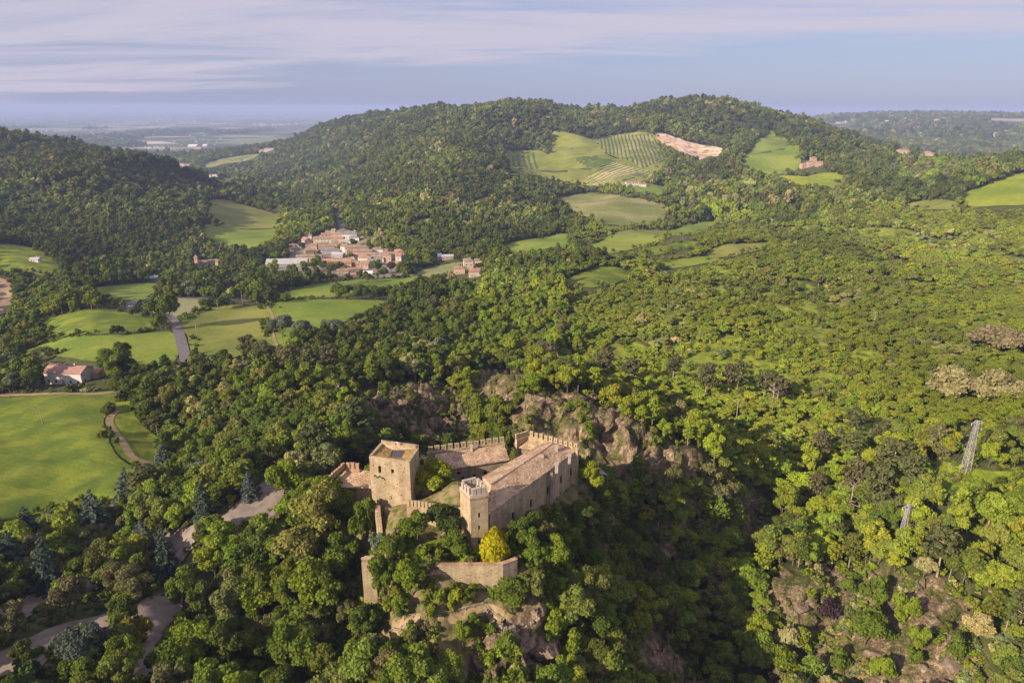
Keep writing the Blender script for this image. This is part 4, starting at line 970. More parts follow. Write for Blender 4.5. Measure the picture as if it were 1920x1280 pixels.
# ---- bushes along the field edges
bx, by = [], []
for nm, poly_, mt in FIELDS:
    P_ = crom(castpoly(poly_), True, 5)
    ym = np.mean([p[1] for p in P_])
    if ym < 190: continue
    for a, b in zip(P_, P_[1:]+P_[:1]):
        L_ = math.dist(a, b); n_ = int(L_/max(2.6, ym*0.006))+1
        for q in range(n_):
            t = (q+trng.rand())/n_; X0, Y0 = a[0]+(b[0]-a[0])*t, a[1]+(b[1]-a[1])*t
            if X0/Y0 < -1.0 or fbm(np.array([X0/25.]), np.array([Y0/25.]), 2, 44)[0] < -0.15: continue
            j = 0.005*ym; bx.append(X0+trng.randn()*j); by.append(Y0+trng.randn()*j+j)
ox_ = trng.uniform(0.12, 0.9, 30000); oy_ = 200*np.exp(trng.rand(30000)*math.log(4.7)); ox_ = ox_*oy_; k_ = (fbm(ox_/38, oy_/75, 3, 120) > 0.30) & (fbm(ox_/9, oy_/9, 2, 121) > 0.1) & ~blocked(ox_, oy_) & vis(ox_, oy_); bx += list(ox_[k_][:6000]); by += list(oy_[k_][:6000])
bx = np.array(bx); by = np.array(by); k = ~blocked_road(bx, by); bx, by = bx[k], by[k]
t_, _k = tints(bx, by); forest('hedgerow_bushes', protos('hedge_bush', [broad(3.2, 2.1, 6, 260, 0.38, 860+i, trunk=False, base=0.0, join=True) for i in range(4)]), bx, by, ht(bx, by)-.2, (0.4+0.9*trng.rand(len(bx))**2)*np.clip(by/700, .75, 1.7), t_, trng.randint(0, 4, len(bx)))
# ------------------------------------------------------------------ castle
def stone_mat(name, c0, c1, c2, c3, bs=5.0):
    m, nt, b = newmat(name); N = nt.nodes.new; L = nt.links.new
    tc = N('ShaderNodeTexCoord'); n = N('ShaderNodeTexNoise'); n.inputs['Scale'].default_value = 0.45; n.inputs['Detail'].default_value = 10; n.inputs['Roughness'].default_value = 0.75
    L(tc.outputs['Object'], n.inputs['Vector'])
    r = N('ShaderNodeValToRGB'); L(n.outputs['Fac'], r.inputs[0]); e = r.color_ramp.elements
    e[0].position = 0.30; e[0].color = (*c0, 1); e[1].position = 0.72; e[1].color = (*c3, 1)
    q = e.new(0.44); q.color = (*c1, 1); q = e.new(0.56); q.color = (*c2, 1)
    v = N('ShaderNodeTexVoronoi'); v.inputs['Scale'].default_value = bs; mp = N('ShaderNodeMapping'); mp.inputs['Scale'].default_value = (1, 1, 1.9)
    L(tc.outputs['Object'], mp.inputs[0]); L(mp.outputs[0], v.inputs['Vector'])
    sc = N('ShaderNodeSeparateColor'); L(v.outputs['Color'], sc.inputs[0])
    mr = N('ShaderNodeMapRange'); mr.inputs['To Min'].default_value = 0.78; mr.inputs['To Max'].default_value = 1.16; L(sc.outputs[0], mr.inputs['Value'])
    hs = N('ShaderNodeHueSaturation'); L(r.outputs[0], hs.inputs['Color']); L(mr.outputs[0], hs.inputs['Value'])
    # damp streaks down the wall
    n3 = N('ShaderNodeTexNoise'); n3.inputs['Scale'].default_value = 0.9; n3.inputs['Detail'].default_value = 4; m3 = N('ShaderNodeMapping'); m3.inputs['Scale'].default_value = (1, 1, 0.12)
    L(tc.outputs['Object'], m3.inputs[0]); L(m3.outputs[0], n3.inputs['Vector'])
    r3 = N('ShaderNodeMapRange'); r3.inputs['From Min'].default_value = 0.35; r3.inputs['From Max'].default_value = 0.6; r3.inputs['To Min'].default_value = 0.72; r3.inputs['To Max'].default_value = 1.0; L(n3.outputs['Fac'], r3.inputs['Value'])
    h2 = N('ShaderNodeHueSaturation'); L(hs.outputs[0], h2.inputs['Color']); L(r3.outputs[0], h2.inputs['Value']); L(h2.outputs[0], b.inputs['Base Color'])
    bp = N('ShaderNodeBump'); bp.inputs['Strength'].default_value = 0.8; bp.inputs['Distance'].default_value = 0.12; L(v.outputs['Distance'], bp.inputs['Height']); L(bp.outputs[0], b.inputs['Normal'])
    return m
M_stone = stone_mat('castle_stone', (0.23, 0.16, 0.092), (0.41, 0.305, 0.185), (0.48, 0.37, 0.235), (0.55, 0.44, 0.30))
M_stone2 = stone_mat('grey_stone', (0.16, 0.125, 0.095), (0.29, 0.225, 0.17), (0.37, 0.295, 0.225), (0.46, 0.385, 0.31))
M_brick = stone_mat('brick_stone', (0.26, 0.14, 0.08), (0.40, 0.24, 0.15), (0.48, 0.32, 0.21), (0.55, 0.42, 0.31), 6)
M_paleS = ramp_mat('pale_plaster_cap', [(0.33, 0.265, 0.21), (0.46, 0.385, 0.32)], scale=1.5, detail=6, bump=0.3)
def tile_mat(name, c0, c1, c2, sc=1.0, coord='Object'):
    m, nt, b = newmat(name); N = nt.nodes.new; L = nt.links.new
    tc = N('ShaderNodeTexCoord'); n = N('ShaderNodeTexNoise'); n.inputs['Scale'].default_value = 2.6*sc; n.inputs['Detail'].default_value = 6; n.inputs['Roughness'].default_value = 0.8
    L(tc.outputs['Object'], n.inputs['Vector'])
    v = N('ShaderNodeTexVoronoi'); v.inputs['Scale'].default_value = 3.2*sc; L(tc.outputs['Object'], v.inputs['Vector'])
    s = N('ShaderNodeSeparateColor'); L(v.outputs['Color'], s.inputs[0])
    n2 = N('ShaderNodeTexNoise'); n2.inputs['Scale'].default_value = 0.25*sc; n2.inputs['Detail'].default_value = 4; L(tc.outputs['Object'], n2.inputs['Vector'])
    ad = N('ShaderNodeMath'); ad.operation = 'MULTIPLY_ADD'; L(s.outputs[0], ad.inputs[0]); ad.inputs[1].default_value = 0.5; L(n.outputs['Fac'], ad.inputs[2])
    a2 = N('ShaderNodeMath'); a2.operation = 'ADD'; L(ad.outputs[0], a2.inputs[0]); L(n2.outputs['Fac'], a2.inputs[1])
    mr = N('ShaderNodeMapRange'); mr.inputs['From Min'].default_value = 0.9; mr.inputs['From Max'].default_value = 1.65; L(a2.outputs[0], mr.inputs['Value'])
    r = N('ShaderNodeValToRGB'); L(mr.outputs[0], r.inputs[0]); e = r.color_ramp.elements
    e[0].position = 0.05; e[0].color = (*c0, 1); e[1].position = 0.95; e[1].color = (*c2, 1); q = e.new(0.5); q.color = (*c1, 1)
    L(r.outputs[0], b.inputs['Base Color'])
    bp = N('ShaderNodeBump'); bp.inputs['Strength'].default_value = 0.9; bp.inputs['Distance'].default_value = 0.1; L(s.outputs[0], bp.inputs['Height']); L(bp.outputs[0], b.inputs['Normal'])
    return m
M_tile = tile_mat('old_roof_tiles', (0.21, 0.135, 0.085), (0.40, 0.27, 0.175), (0.57, 0.415, 0.285), 1.4)
M_mosstile = tile_mat('mossy_roof_tiles', (0.16, 0.10, 0.03), (0.30, 0.20, 0.07), (0.42, 0.27, 0.12))
M_dark = flat_mat('dark_opening', (0.015, 0.011, 0.009), 0.6)
M_wood = ramp_mat('weathered_wood', [(0.20, 0.15, 0.11), (0.36, 0.28, 0.22)], scale=3)

def block_mesh(poly, zb, zt, openings=(), depth=0.45, cap=True, origin=(0, 0, 0)):
    """closed block over a counter-clockwise plan polygon; openings = (side, s0, s1, z0, z1) are cut as real recesses. returns verts, faces and the panes"""
    V_ = []; F_ = []; panes = []
    def add(vs_, flip=False):
        o = len(V_); V_.extend(vs_); F_.append(tuple(range(o, o+len(vs_))) if not flip else tuple(reversed(range(o, o+len(vs_)))))
    n_ = len(poly)
    for i in range(n_):
        p = Vector(poly[i][:2]); q = Vector(poly[(i+1) % n_][:2]); L_ = (q-p).length; d = (q-p)/L_; nn = Vector((d.y, -d.x))
        ops = [o for o in openings if o[0] == i]
        ss = sorted({0.0, L_, *[max(0.05, min(L_-0.05, o[1])) for o in ops], *[max(0.05, min(L_-0.05, o[2])) for o in ops]})
        zs = sorted({zb, zt, *[o[3] for o in ops], *[o[4] for o in ops]})
        pt = lambda s, z, dd=0.0: ((p+d*s-nn*dd).x, (p+d*s-nn*dd).y, z)
        for a in range(len(ss)-1):
            for b in range(len(zs)-1):
                cs, cz = (ss[a]+ss[a+1])/2, (zs[b]+zs[b+1])/2
                if any(o[1] < cs < o[2] and o[3] < cz < o[4] for o in ops): continue
                add([pt(ss[a], zs[b]), pt(ss[a+1], zs[b]), pt(ss[a+1], zs[b+1]), pt(ss[a], zs[b+1])])
        for o in ops:
            s0, s1, z0, z1 = o[1:5]
            add([pt(s0, z0), pt(s0, z0, depth), pt(s0, z1, depth), pt(s0, z1)]); add([pt(s1, z0, depth), pt(s1, z0), pt(s1, z1), pt(s1, z1, depth)])
            add([pt(s0, z0, depth), pt(s0, z0), pt(s1, z0), pt(s1, z0, depth)]); add([pt(s0, z1), pt(s0, z1, depth), pt(s1, z1, depth), pt(s1, z1)])
            panes.append([pt(s0, z0, depth*0.9), pt(s1, z0, depth*0.9), pt(s1, z1, depth*0.9), pt(s0, z1, depth*0.9)])
    if cap: add([(x[0], x[1], zt) for x in poly])
    return V_, F_, panes
def rel(vs_, o): return [(v[0]-o[0], v[1]-o[1], v[2]-o[2]) for v in vs_]
def put_block(parent, name, poly, zb, zt, mat, openings=(), cap=True, paneName='window', depth=0.45):
    V_, F_, panes = block_mesh(poly, zb, zt, openings, depth, cap); o0 = parent.location
    w = meshobj(name, rel(V_, o0), F_, mat, parent)
    for pn in panes:
        c = [sum(k)/4 for k in zip(*pn)]
        a = Vector(pn[1])-Vector(pn[0]); nn = Vector((a.y, -a.x, 0)).normalized()*0.06
        back = [tuple(Vector(q)-nn) for q in pn]
        vv = [tuple(Vector(q)-Vector(c)) for q in pn+back]
        k = meshobj(paneName, vv, [(0, 1, 2, 3), (7, 6, 5, 4), (0, 4, 5, 1), (1, 5, 6, 2), (2, 6, 7, 3), (3, 7, 4, 0)], M_dark, parent); k.location = Vector(c)-o0
    return w
def on_wall(P0, P1, px, py):
    """where the line of sight at a photo pixel meets the vertical plane through P0-P1: (s along, z)"""
    d = ray(px, py); a = Vector((P1[0]-P0[0], P1[1]-P0[1])); L_ = a.length; a /= L_; nn = Vector((a.y, -a.x))
    t = (nn.x*P0[0]+nn.y*P0[1])/(nn.x*d.x+nn.y*1.0); X = d.x*t; Y = t
    return ((X-P0[0])*a.x+(Y-P0[1])*a.y, ZC+d.z*t)
def merlon_mesh(w, h, t, loop=True, mat=None):
    bm_ = bmesh.new()
    def bx(x0, x1, y0, y1, z0, z1):
        r_ = bmesh.ops.create_cube(bm_, size=1.0); 
        for v in r_['verts']: v.co = Vector((x0+(v.co.x+.5)*(x1-x0), y0+(v.co.y+.5)*(y1-y0), z0+(v.co.z+.5)*(z1-z0)))
    if loop:
        bx(-w/2, -w*0.13, -t/2, t/2, 0, h*0.84); bx(w*0.13, w/2, -t/2, t/2, 0, h*0.84); bx(-w*0.13, w*0.13, -t/2+.02, t/2-.02, 0, h*0.30); bx(-w*0.13, w*0.13, -t/2+.02, t/2-.02, h*0.66, h*0.84)
    else: bx(-w/2, w/2, -t/2, t/2, 0, h*0.84)
    bx(-w/2-0.05, w/2+0.05, -t/2-0.05, t/2+0.05, h*0.84+.002, h)
    me = bpy.data.meshes.new('merlon'); bm_.to_mesh(me); bm_.free(); me.materials.append(mat or M_stone); return me
def merlons(parent, p, q, n_, w, h, t, z0, z1=None, loop=True, mat=None, jit=0.03):
    me = merlon_mesh(w, h, t, loop, mat); ang = math.atan2(q[1]-p[1], q[0]-p[0])
    for i in range(n_):
        f = (i+0.5)/n_; z = z0+((z1 if z1 is not None else z0)-z0)*f
        o = link('merlon', me, parent, (p[0]+(q[0]-p[0])*f-parent.location.x, p[1]+(q[1]-p[1])*f-parent.location.y, z-parent.location.z), ang)
        o.scale = (1+random.uniform(-jit, jit)*2, 1, 1+random.uniform(-jit, jit)*3)
def slab(parent, name, top, thick, mat, sub=0):
    """a roof plane: polygon of 3-D points with real thickness"""
    n_ = len(top); o0 = parent.location; t = rel([tuple(v) for v in top], o0); b = [(v[0], v[1], v[2]-thick) for v in t]
    F_ = [tuple(range(n_)), tuple(reversed(range(n_, 2*n_)))]+[(i, i+n_, (i+1) % n_+n_, (i+1) % n_) for i in range(n_)]
    o = meshobj(name, t+b, F_, mat, parent); return o
def chimney(parent, base, w, h, mat, cap=True):
    bm_ = bmesh.new(); r_ = bmesh.ops.create_cube(bm_, size=1.0)
    for v in r_['verts']: v.co = Vector((v.co.x*w, v.co.y*w, (v.co.z+0.5)*(h+0.8)-0.8))
    if cap:
        r_ = bmesh.ops.create_cube(bm_, size=1.0)
        for v in r_['verts']: v.co = Vector((v.co.x*(w+.25), v.co.y*(w+.25), h+0.04+(v.co.z+.5)*0.14))
    me = bpy.data.meshes.new('chimney'); bm_.to_mesh(me); bm_.free(); me.materials.append(mat)
    return link('chimney', me, parent, Vector(base)-parent.location)
zz = lambda d: ZC-d
# --- keep
k1 = PD(692, 854.5, 66.6); k2 = PD(767.5, 865, 66.6); k3 = PD(785.5, 838.5, 66.6); k4 = PD(715, 829, 66.6)
KP = [k1.xy, k2.xy, k3.xy, k4.xy]; kc = sum((v for v in (k1, k2, k3, k4)), Vector())/4
keep = empty('castle_keep', (kc.x, kc.y, zz(79)))
tag(keep, 'tall square stone keep with hollow mossy tiled top and sunlit front', 'castle keep')
ops = []
for (px, py, w, h, sd_) in ((712, 880, 0.6, 1.7, 0), (736, 883.5, 0.6, 0.9, 0), (733.5, 932, 0.18, 0.8, 0), (776.5, 875, 0.35, 1.0, 1)):
    s, z = on_wall(KP[sd_], KP[sd_+1], px, py); ops.append((sd_, s-w/2, s+w/2, z-h/2, z+h/2))
for (px, py) in ((700, 872), (722, 870), (727, 871), (744, 873), (752, 872), (759, 878), (757, 884), (703, 905), (720, 912), (745, 908), (728, 925), (752, 928), (715, 940)):
    s, z = on_wall(KP[0], KP[1], px, py); ops.append((0, s-.11, s+.11, z-.12, z+.12))
put_block(keep, 'wall', KP, zz(88), zz(67.0), M_stone, ops, cap=False)
def inset(poly, d):
    c = Vector((sum(p[0] for p in poly)/len(poly), sum(p[1] for p in poly)/len(poly))); out = []
    n_ = len(poly)
    for i in range(n_):
        a, b, e = Vector(poly[i-1][:2]), Vector(poly[i][:2]), Vector(poly[(i+1) % n_][:2])
        u1, u2 = (b-a).normalized(), (e-b).normalized(); n1, n2 = Vector((-u1.y, u1.x)), Vector((-u2.y, u2.x))
        m_ = (n1+n2); out.append(b+m_*(d/(1+n1.dot(n2))))
    return out
IN = inset(KP, 0.55); 
# rim of the walls, broken along the back
V_ = []; F_ = []
for i in range(4):
    j = (i+1) % 4; rise = [0.0, 0.05, 0.75, 0.25][i]
    a, b, c, d = KP[i], KP[j], IN[j], IN[i]; o = len(V_)
    z0 = zz(67.0); z1 = zz(66.72)+rise
    V_ += [(a.x, a.y, z0), (b.x, b.y, z0), (c.x, c.y, z0), (d.x, d.y, z0), (a.x, a.y, z1), (b.x, b.y, z1), (c.x, c.y, z1), (d.x, d.y, z1)]
    F_ += [tuple(o+q for q in f) for f in ((4, 5, 6, 7), (0, 1, 5, 4), (2, 3, 7, 6), (1, 2, 6, 5), (3, 0, 4, 7))]
meshobj('parapet', rel(V_, keep.location), F_, M_stone, keep)
H0 = PD(731, 856.5, 67.35); H1 = PD(753, 857.5, 67.35); H2 = PD(761, 843.5, 67.35); H3 = PD(736, 842.5, 67.35)
hole = [H0, H1, H2, H3]; rimz = [zz(66.78), zz(66.78), zz(66.75), zz(66.9)]
rim = [Vector((IN[i].x, IN[i].y, rimz[i])) for i in range(4)]
for i in range(4):
    j = (i+1) % 4; slab(keep, 'roof', [rim[i], rim[j], hole[j], hole[i]], 0.25, M_mosstile if i != 2 else M_tile)
slab(keep, 'well_shade_panel', [h-Vector((0, 0, 0.12)) for h in hole], 0.1, flat_mat('painted_well_shade', (0.07, 0.07, 0.095), 0.35))  # flat dark panel over the roof well, its colour standing in for shade
# zigzag crack of broken stone under the window
s, z = on_wall(KP[0], KP[1], 707, 894); fdir = (KP[1]-KP[0]).normalized(); fn = Vector((fdir.y, -fdir.x))
zig = [(-.2, 0.1), (0.1, 0.4), (0.65, -0.1), (1.15, 0.45), (1.5, -0.05), (1.9, 0.05), (2.3, -0.4)]; V_ = []; F_ = []
for i, (a, b) in enumerate(zig):
    for dz_ in (0.14, -0.14):
        for off in (0.0, 0.06):
            q = KP[0]+fdir*(s-0.5+a)+fn*(0.01+off); V_.append((q.x, q.y, z+b+dz_))
for i in range(len(zig)-1):
    o = i*4; F_ += [(o, o+4, o+5, o+1), (o+1, o+5, o+7, o+3), (o+3, o+7, o+6, o+2)]
meshobj('zigzag_moulding', rel(V_, keep.location), F_, M_dark, keep)
fp = empty('flag_pole', (PD(741, 836, 66.2))); tag(fp, 'small red and white flag on short pole on the keep rim', 'flag')
tv, tf = tube([(0, 0, -0.8), (0, 0, 1.0)], [0.04, 0.03], 6); meshobj('pole', tv, tf, flat_mat('grey_metal', (0.3, 0.3, 0.3), 0.4, 0.6), fp)
M_red = flat_mat('red_cloth', (0.5, 0.03, 0.03)); M_white = flat_mat('white_cloth', (0.75, 0.72, 0.7))
me_ = bpy.data.meshes.new('flag'); fl = [(0.03+0.09*i, 0.05*math.sin(i*0.9), 0.95-0.07*j) for j in range(9) for i in range(8)]
me_.from_pydata(fl, [], [(j*8+i, j*8+i+1, (j+1)*8+i+1, (j+1)*8+i) for j in range(8) for i in range(7)]); me_.materials.append(M_white); me_.materials.append(M_red)
me_.polygons.foreach_set('material_index', [1 if (j > 2 and i < 5) else 0 for j in range(8) for i in range(7)]); link('flag', me_, fp)
# --- corner tower
t1 = PD(862.5, 918, 67.6); t2 = PD(882, 936, 67.6); t3 = PD(915, 929.5, 67.6); t4 = t3+(t1-t2)
TP = [t1.xy, t2.xy, t3.xy, t4.xy]; tc_ = (t1+t2+t3+t4)/4
tower = empty('corner_tower', (tc_.x, tc_.y, zz(79))); tag(tower, 'slender square corner tower with pale battlements beside the golden conifer', 'tower')
ops = []
for (px, py, w, h, sd_) in ((898.7, 965.5, 0.42, 1.05, 1), (898.7, 989, 0.42, 0.95, 1), (898.7, 1016, 0.42, 0.95, 1), (875, 1008, 0.3, 0.6, 0)):
    s, z = on_wall(TP[sd_], TP[sd_+1], px, py); ops.append((sd_, s-w/2, s+w/2, z-h/2, z+h/2))
put_block(tower, 'wall', TP, zz(84), zz(67.6), M_stone, ops)
out = inset(TP, -0.14); V_, F_, _ = block_mesh(out, zz(67.75), zz(67.4)); meshobj('cornice', rel(V_, tower.location), F_, M_brick, tower)
pb = inset(TP, -0.06); pi_ = inset(TP, 0.45)
V_, F_, _ = block_mesh(pb, zz(67.4), zz(66.9), cap=False); Vi, Fi, _ = block_mesh(pi_, zz(67.38), zz(66.9), cap=False)
ring = [(pb[i], pb[(i+1) % 4], pi_[(i+1) % 4], pi_[i]) for i in range(4)]; o = len(V_); V_ = V_+Vi; F_ = F_+[tuple(o+q for q in reversed(f)) for f in Fi]
for r_ in ring: o = len(V_); V_ += [(q.x, q.y, zz(66.9)) for q in r_]; F_.append((o, o+1, o+2, o+3))
meshobj('parapet', rel(V_, tower.location), F_, M_paleS, tower)
pm = inset(TP, 0.2)
for i in range(4):
    a, b = pm[i], pm[(i+1) % 4]; n_ = 4 if (b-a).length > 4 else 3; dd = (b-a).normalized()*0.1
    merlons(tower, a+dd, b-dd, n_, 0.72, 1.35, 0.42, zz(66.9), loop=False, mat=M_paleS)
# --- curtain wall
cw = [PD(762, 947.5, 73.6), PD(789, 951, 73.6), PD(836, 957.2, 73.6), PD(866, 962, 73.6)]
curt = empty('curtain_wall', (cw[1].x, cw[1].y, zz(79))); tag(curt, 'low battlemented curtain wall joining the keep to the corner tower', 'castle wall')
for i in range(3):
    a, b = cw[i].xy, cw[i+1].xy; d = (b-a).normalized(); nn = Vector((-d.y, d.x))*1.1
    if i: a = a+d*0.004
    put_block(curt, 'wall', [a, b, b+nn, a+nn], zz(84), zz(73.6), M_brick if i == 0 else M_stone)
    merlons(curt, a+nn*0.2, b+nn*0.2, [4, 7, 4][i], 0.52, 1.15, 0.35, zz(73.6), loop=False, mat=M_stone)
    slab(curt, 'tiled_coping', [Vector((*(a+nn*0.55), zz(73.2))), Vector((*(b+nn*0.55), zz(73.2))), Vector((*(b+nn*1.15), zz(73.0))), Vector((*(a+nn*1.15), zz(73.0)))], 0.35, M_tile)
# --- long wing
A = PD(915, 964, 71.6); B = PD(1084, 842, 71.6); Cc = PD(1027.5, 825, 71.6); D = PD(904, 893, 71.6)
A = A+(A-B).normalized()*0.0
wing = empty('long_wing', ((A+B+Cc+D)/4).xy.to_3d()+Vector((0, 0, zz(80)))); tag(wing, 'long residential wing with wide shallow tiled roof and shaded stone side', 'castle building')
WP = inset([A.xy, B.xy, Cc.xy, D.xy], 0.35); ops = []
for (px, py, w, h) in ((962.7, 967.4, .95, 1.9), (996, 943.5, .95, 2.0), (1027.5, 919.5, .95, 2.1), (1052, 899, .95, 2.1), (1071.5, 884, 1.1, 2.1), (995, 971.5, .6, .8), (1017, 956, .55, .9), (1023, 951, .5, .8), (1033, 938, .5, .6), (1050.5, 924, .55, .9)):
    s, z = on_wall(WP[0], WP[1], px, py); ops.append((0, s-w/2, s+w/2, z-h/2, z+h/2))
put_block(wing, 'wall', WP, zz(90), zz(71.85), M_stone, ops)
r0_ = PD(921, 908, 70.0); r1_ = PD(1035, 833, 70.1); r1_ = r1_+(r1_-r0_).normalized()*0.3
def sagg(p, q, n_=14, sag=0.0):
    return [p+(q-p)*(i/n_)+Vector((0, 0, 0.07*math.sin(i*2.1)+0.05*math.sin(i*5.3)-sag*math.sin(math.pi*i/n_))) for i in range(n_+1)]
def roofgrid(parent, e0, e1, g0, g1, mat, thick=0.22, nu=26, nv=8, name='roof'):
    """sagging tiled plane between eave e0-e1 and ridge g0-g1"""
    V_ = []; F_ = []
    for sgn in (0, 1):
        for i in range(nu+1):
            for j in range(nv+1):
                p = (e0+(e1-e0)*(i/nu)); q = (g0+(g1-g0)*(i/nu)); r_ = p+(q-p)*(j/nv)
                w_ = 0.10*float(vnoise(np.array([r_.x*0.35]), np.array([r_.y*0.35]), 3)[0])+0.05*float(vnoise(np.array([r_.x]), np.array([r_.y]), 4)[0]) if 0 < j < nv else 0
                V_.append((r_.x, r_.y, r_.z+w_-sgn*thick))
    m_ = (nu+1)*(nv+1); ix_ = lambda s, i, j: s*m_+i*(nv+1)+j
    for i in range(nu):
        for j in range(nv):
            F_.append((ix_(0, i, j), ix_(0, i+1, j), ix_(0, i+1, j+1), ix_(0, i, j+1))); F_.append((ix_(1, i, j), ix_(1, i, j+1), ix_(1, i+1, j+1), ix_(1, i+1, j)))
        F_.append((ix_(0, i, 0), ix_(1, i, 0), ix_(1, i+1, 0), ix_(0, i+1, 0))); F_.append((ix_(0, i, nv), ix_(0, i+1, nv), ix_(1, i+1, nv), ix_(1, i, nv)))
    for j in range(nv):
        F_.append((ix_(0, 0, j), ix_(0, 0, j+1), ix_(1, 0, j+1), ix_(1, 0, j))); F_.append((ix_(0, nu, j), ix_(1, nu, j), ix_(1, nu, j+1), ix_(0, nu, j+1)))
    return meshobj(name, rel(V_, parent.location), F_, mat, parent)
roofgrid(wing, A, B, r0_, r1_, M_tile); roofgrid(wing, Cc, D, r1_, r0_, M_tile)
slab(wing, 'roof', [D, A, r0_], 0.2, M_tile); slab(wing, 'roof', [B, Cc, r1_], 0.2, M_tile)
tv, tf = tube([r0_+Vector((0, 0, .05)), (r0_+r1_)/2+Vector((0, 0, -.02)), r1_+Vector((0, 0, .05))], [.16]*3, 6); meshobj('ridge_cap', rel(tv, wing.location), tf, M_brick, wing)
for (px, py, w, h) in ((978.5, 871, .55, .9), (1014.5, 856, .9, .55), (1043, 842, .6, 1.3), (1043.5, 875.5, .6, 1.3), (1067.5, 858, .55, 1.0)):
    chimney(wing, PD(px, py+4, 70.9), w, h, M_paleS)
ct2, cf2 = tube([A+(B-A)*0.64+Vector((0.5, -0.2, -12)), A+(B-A)*0.64+Vector((0.45, -0.15, -0.6))], [0.45, 0.4], 6)
meshobj('buttress', rel(ct2, wing.location), cf2, M_stone2, wing)
# --- battlemented end wall behind the wing
ew = empty('end_wall', PD(1040, 825, 78)); tag(ew, 'battlemented end wall rising behind the far end of the long wing', 'castle wall')
e0 = PD(968, 830, 71.3).xy; e1 = PD(990, 822, 71.3).xy; e2 = PD(1079, 849, 71.3).xy
e0, e1 = PD(969, 827, 71.3).xy, PD(991, 819.5, 71.3).xy; e2 = PD(1083, 845, 71.3).xy
for a, b, n_ in ((e0, e1, 5), (e1, e2, 10)):
    d = (b-a).normalized(); nn = Vector((-d.y, d.x))*0.7
    put_block(ew, 'wall', [a+d*0.01, b, b+nn, a+d*0.01+nn], zz(90), zz(71.0), M_stone); merlons(ew, a+nn*0.5, b+nn*0.5, n_, 0.80, 1.25, 0.4, zz(71.0), loop=(n_ > 5))
cb = PD(1079, 846, 71.6); put_block(ew, 'end_pier', [(cb.x-0.7, cb.y-0.1), (cb.x+0.7, cb.y-0.1), (cb.x+0.7, cb.y+1.1), (cb.x-0.7, cb.y+1.1)], zz(90), zz(70.6), M_stone)
sh = empty('rear_annex', PD(1000, 832, 78)); tag(sh, 'small lean-to with brown tiled roof inside the rear battlements', 'castle building')
q = [PD(973, 838, 72.6), PD(1008, 843, 72.6), PD(1030, 827, 71.6), PD(992, 822.5, 71.6)]; roofgrid(sh, q[0], q[1], q[3], q[2], M_tile, nu=8, nv=5)
put_block(sh, 'wall', inset([v.xy for v in q], 0.3), zz(84), zz(72.9), M_stone2, cap=False)
# --- rear building
b1 = PD(819, 883, 72.9); b2 = PD(955.6, 861, 72.9); b3 = PD(945, 832.5, 71.3); b4 = PD(815.6, 851, 71.3)
rb = empty('rear_building', ((b1+b2+b3+b4)/4).xy.to_3d()+Vector((0, 0, zz(78)))); tag(rb, 'rear courtyard building with tiled shed roof below a battlemented wall', 'castle building')
ops = []
RP = inset([b1.xy, b2.xy, b3.xy, b4.xy], 0.45)
for (px, py, w, h) in ((860, 887, 0.8, 0.7), (838, 901, 0.7, 1.1), (868, 898, 0.7, 1.1), (890, 893, 0.7, 1.1), (910, 887, 0.7, 1.1)):
    s, z = on_wall(RP[0], RP[1], px, py); ops.append((0, s-w/2, s+w/2, z-h/2, z+h/2))
put_block(rb, 'wall', RP, zz(84), zz(73.2), M_stone2, ops, cap=False)
roofgrid(rb, b1, b2, b4, b3, M_tile)
chimney(rb, PD(884, 843, 71.3), 0.5, 1.0, M_paleS)
bw = empty('rear_battlement', (b4+b3).xy.to_3d()*0.5+Vector((0, 0, zz(78)))); tag(bw, 'straight battlemented wall behind the rear courtyard building, merlons pierced by loops', 'castle wall')
a = PD(802, 851.5, 71.4).xy; b = PD(948, 832, 71.4).xy; d = (b-a).normalized(); nn = Vector((-d.y, d.x)); a += nn*0.25; b += nn*0.25
put_block(bw, 'wall', [a, b, b+nn*0.8, a+nn*0.8], zz(92), zz(71.2), M_stone); merlons(bw, a+nn*0.4, b+nn*0.4, 12, 0.95, 1.3, 0.42, zz(71.2))
c0 = a+d*0.01; c1 = PD(816, 883, 72.6).xy; dd = (c0-c1).normalized(); n2 = Vector((-dd.y, dd.x))*0.9
put_block(bw, 'side_wall', [c1, c1-n2*0+dd*0, c0, c0+n2, c1+n2][1:] if False else [c1, c0, c0+n2, c1+n2], zz(84), zz(72.0), M_stone)
# --- low building left of the keep
lb = empty('gatehouse_range', PD(660, 890, 79)); tag(lb, 'low tiled building with stepped brick battlements left of the keep', 'castle building')
g0 = PD(612, 912, 75.2); g1 = PD(648, 880, 74.0); g2 = PD(674, 882, 74.0)
for a, b, n_, z0, z1 in ((g0, g1, 8, 75.0, 73.6), (g1, g2, 3, 73.6, 73.8)):
    p_, q_ = a.xy, b.xy; d = (q_-p_).normalized(); nn = Vector((-d.y, d.x))*0.6
    put_block(lb, 'wall', [p_, q_, q_+nn, p_+nn], zz(86), zz(max(z0, z1)), M_brick); merlons(lb, p_+nn*0.5, q_+nn*0.5, n_, 0.75, 1.25, 0.4, zz(z0), zz(z1), loop=False, mat=M_brick)
q = [PD(622, 912, 75.9), PD(696, 914, 75.9), PD(696, 883, 74.3), PD(652, 876, 74.1)]; roofgrid(lb, q[0], q[1], q[3], q[2], M_tile, nu=14, nv=6)
put_block(lb, 'side_wall', inset([v.xy for v in q], 0.35), zz(86), zz(76.2), M_stone, cap=False)
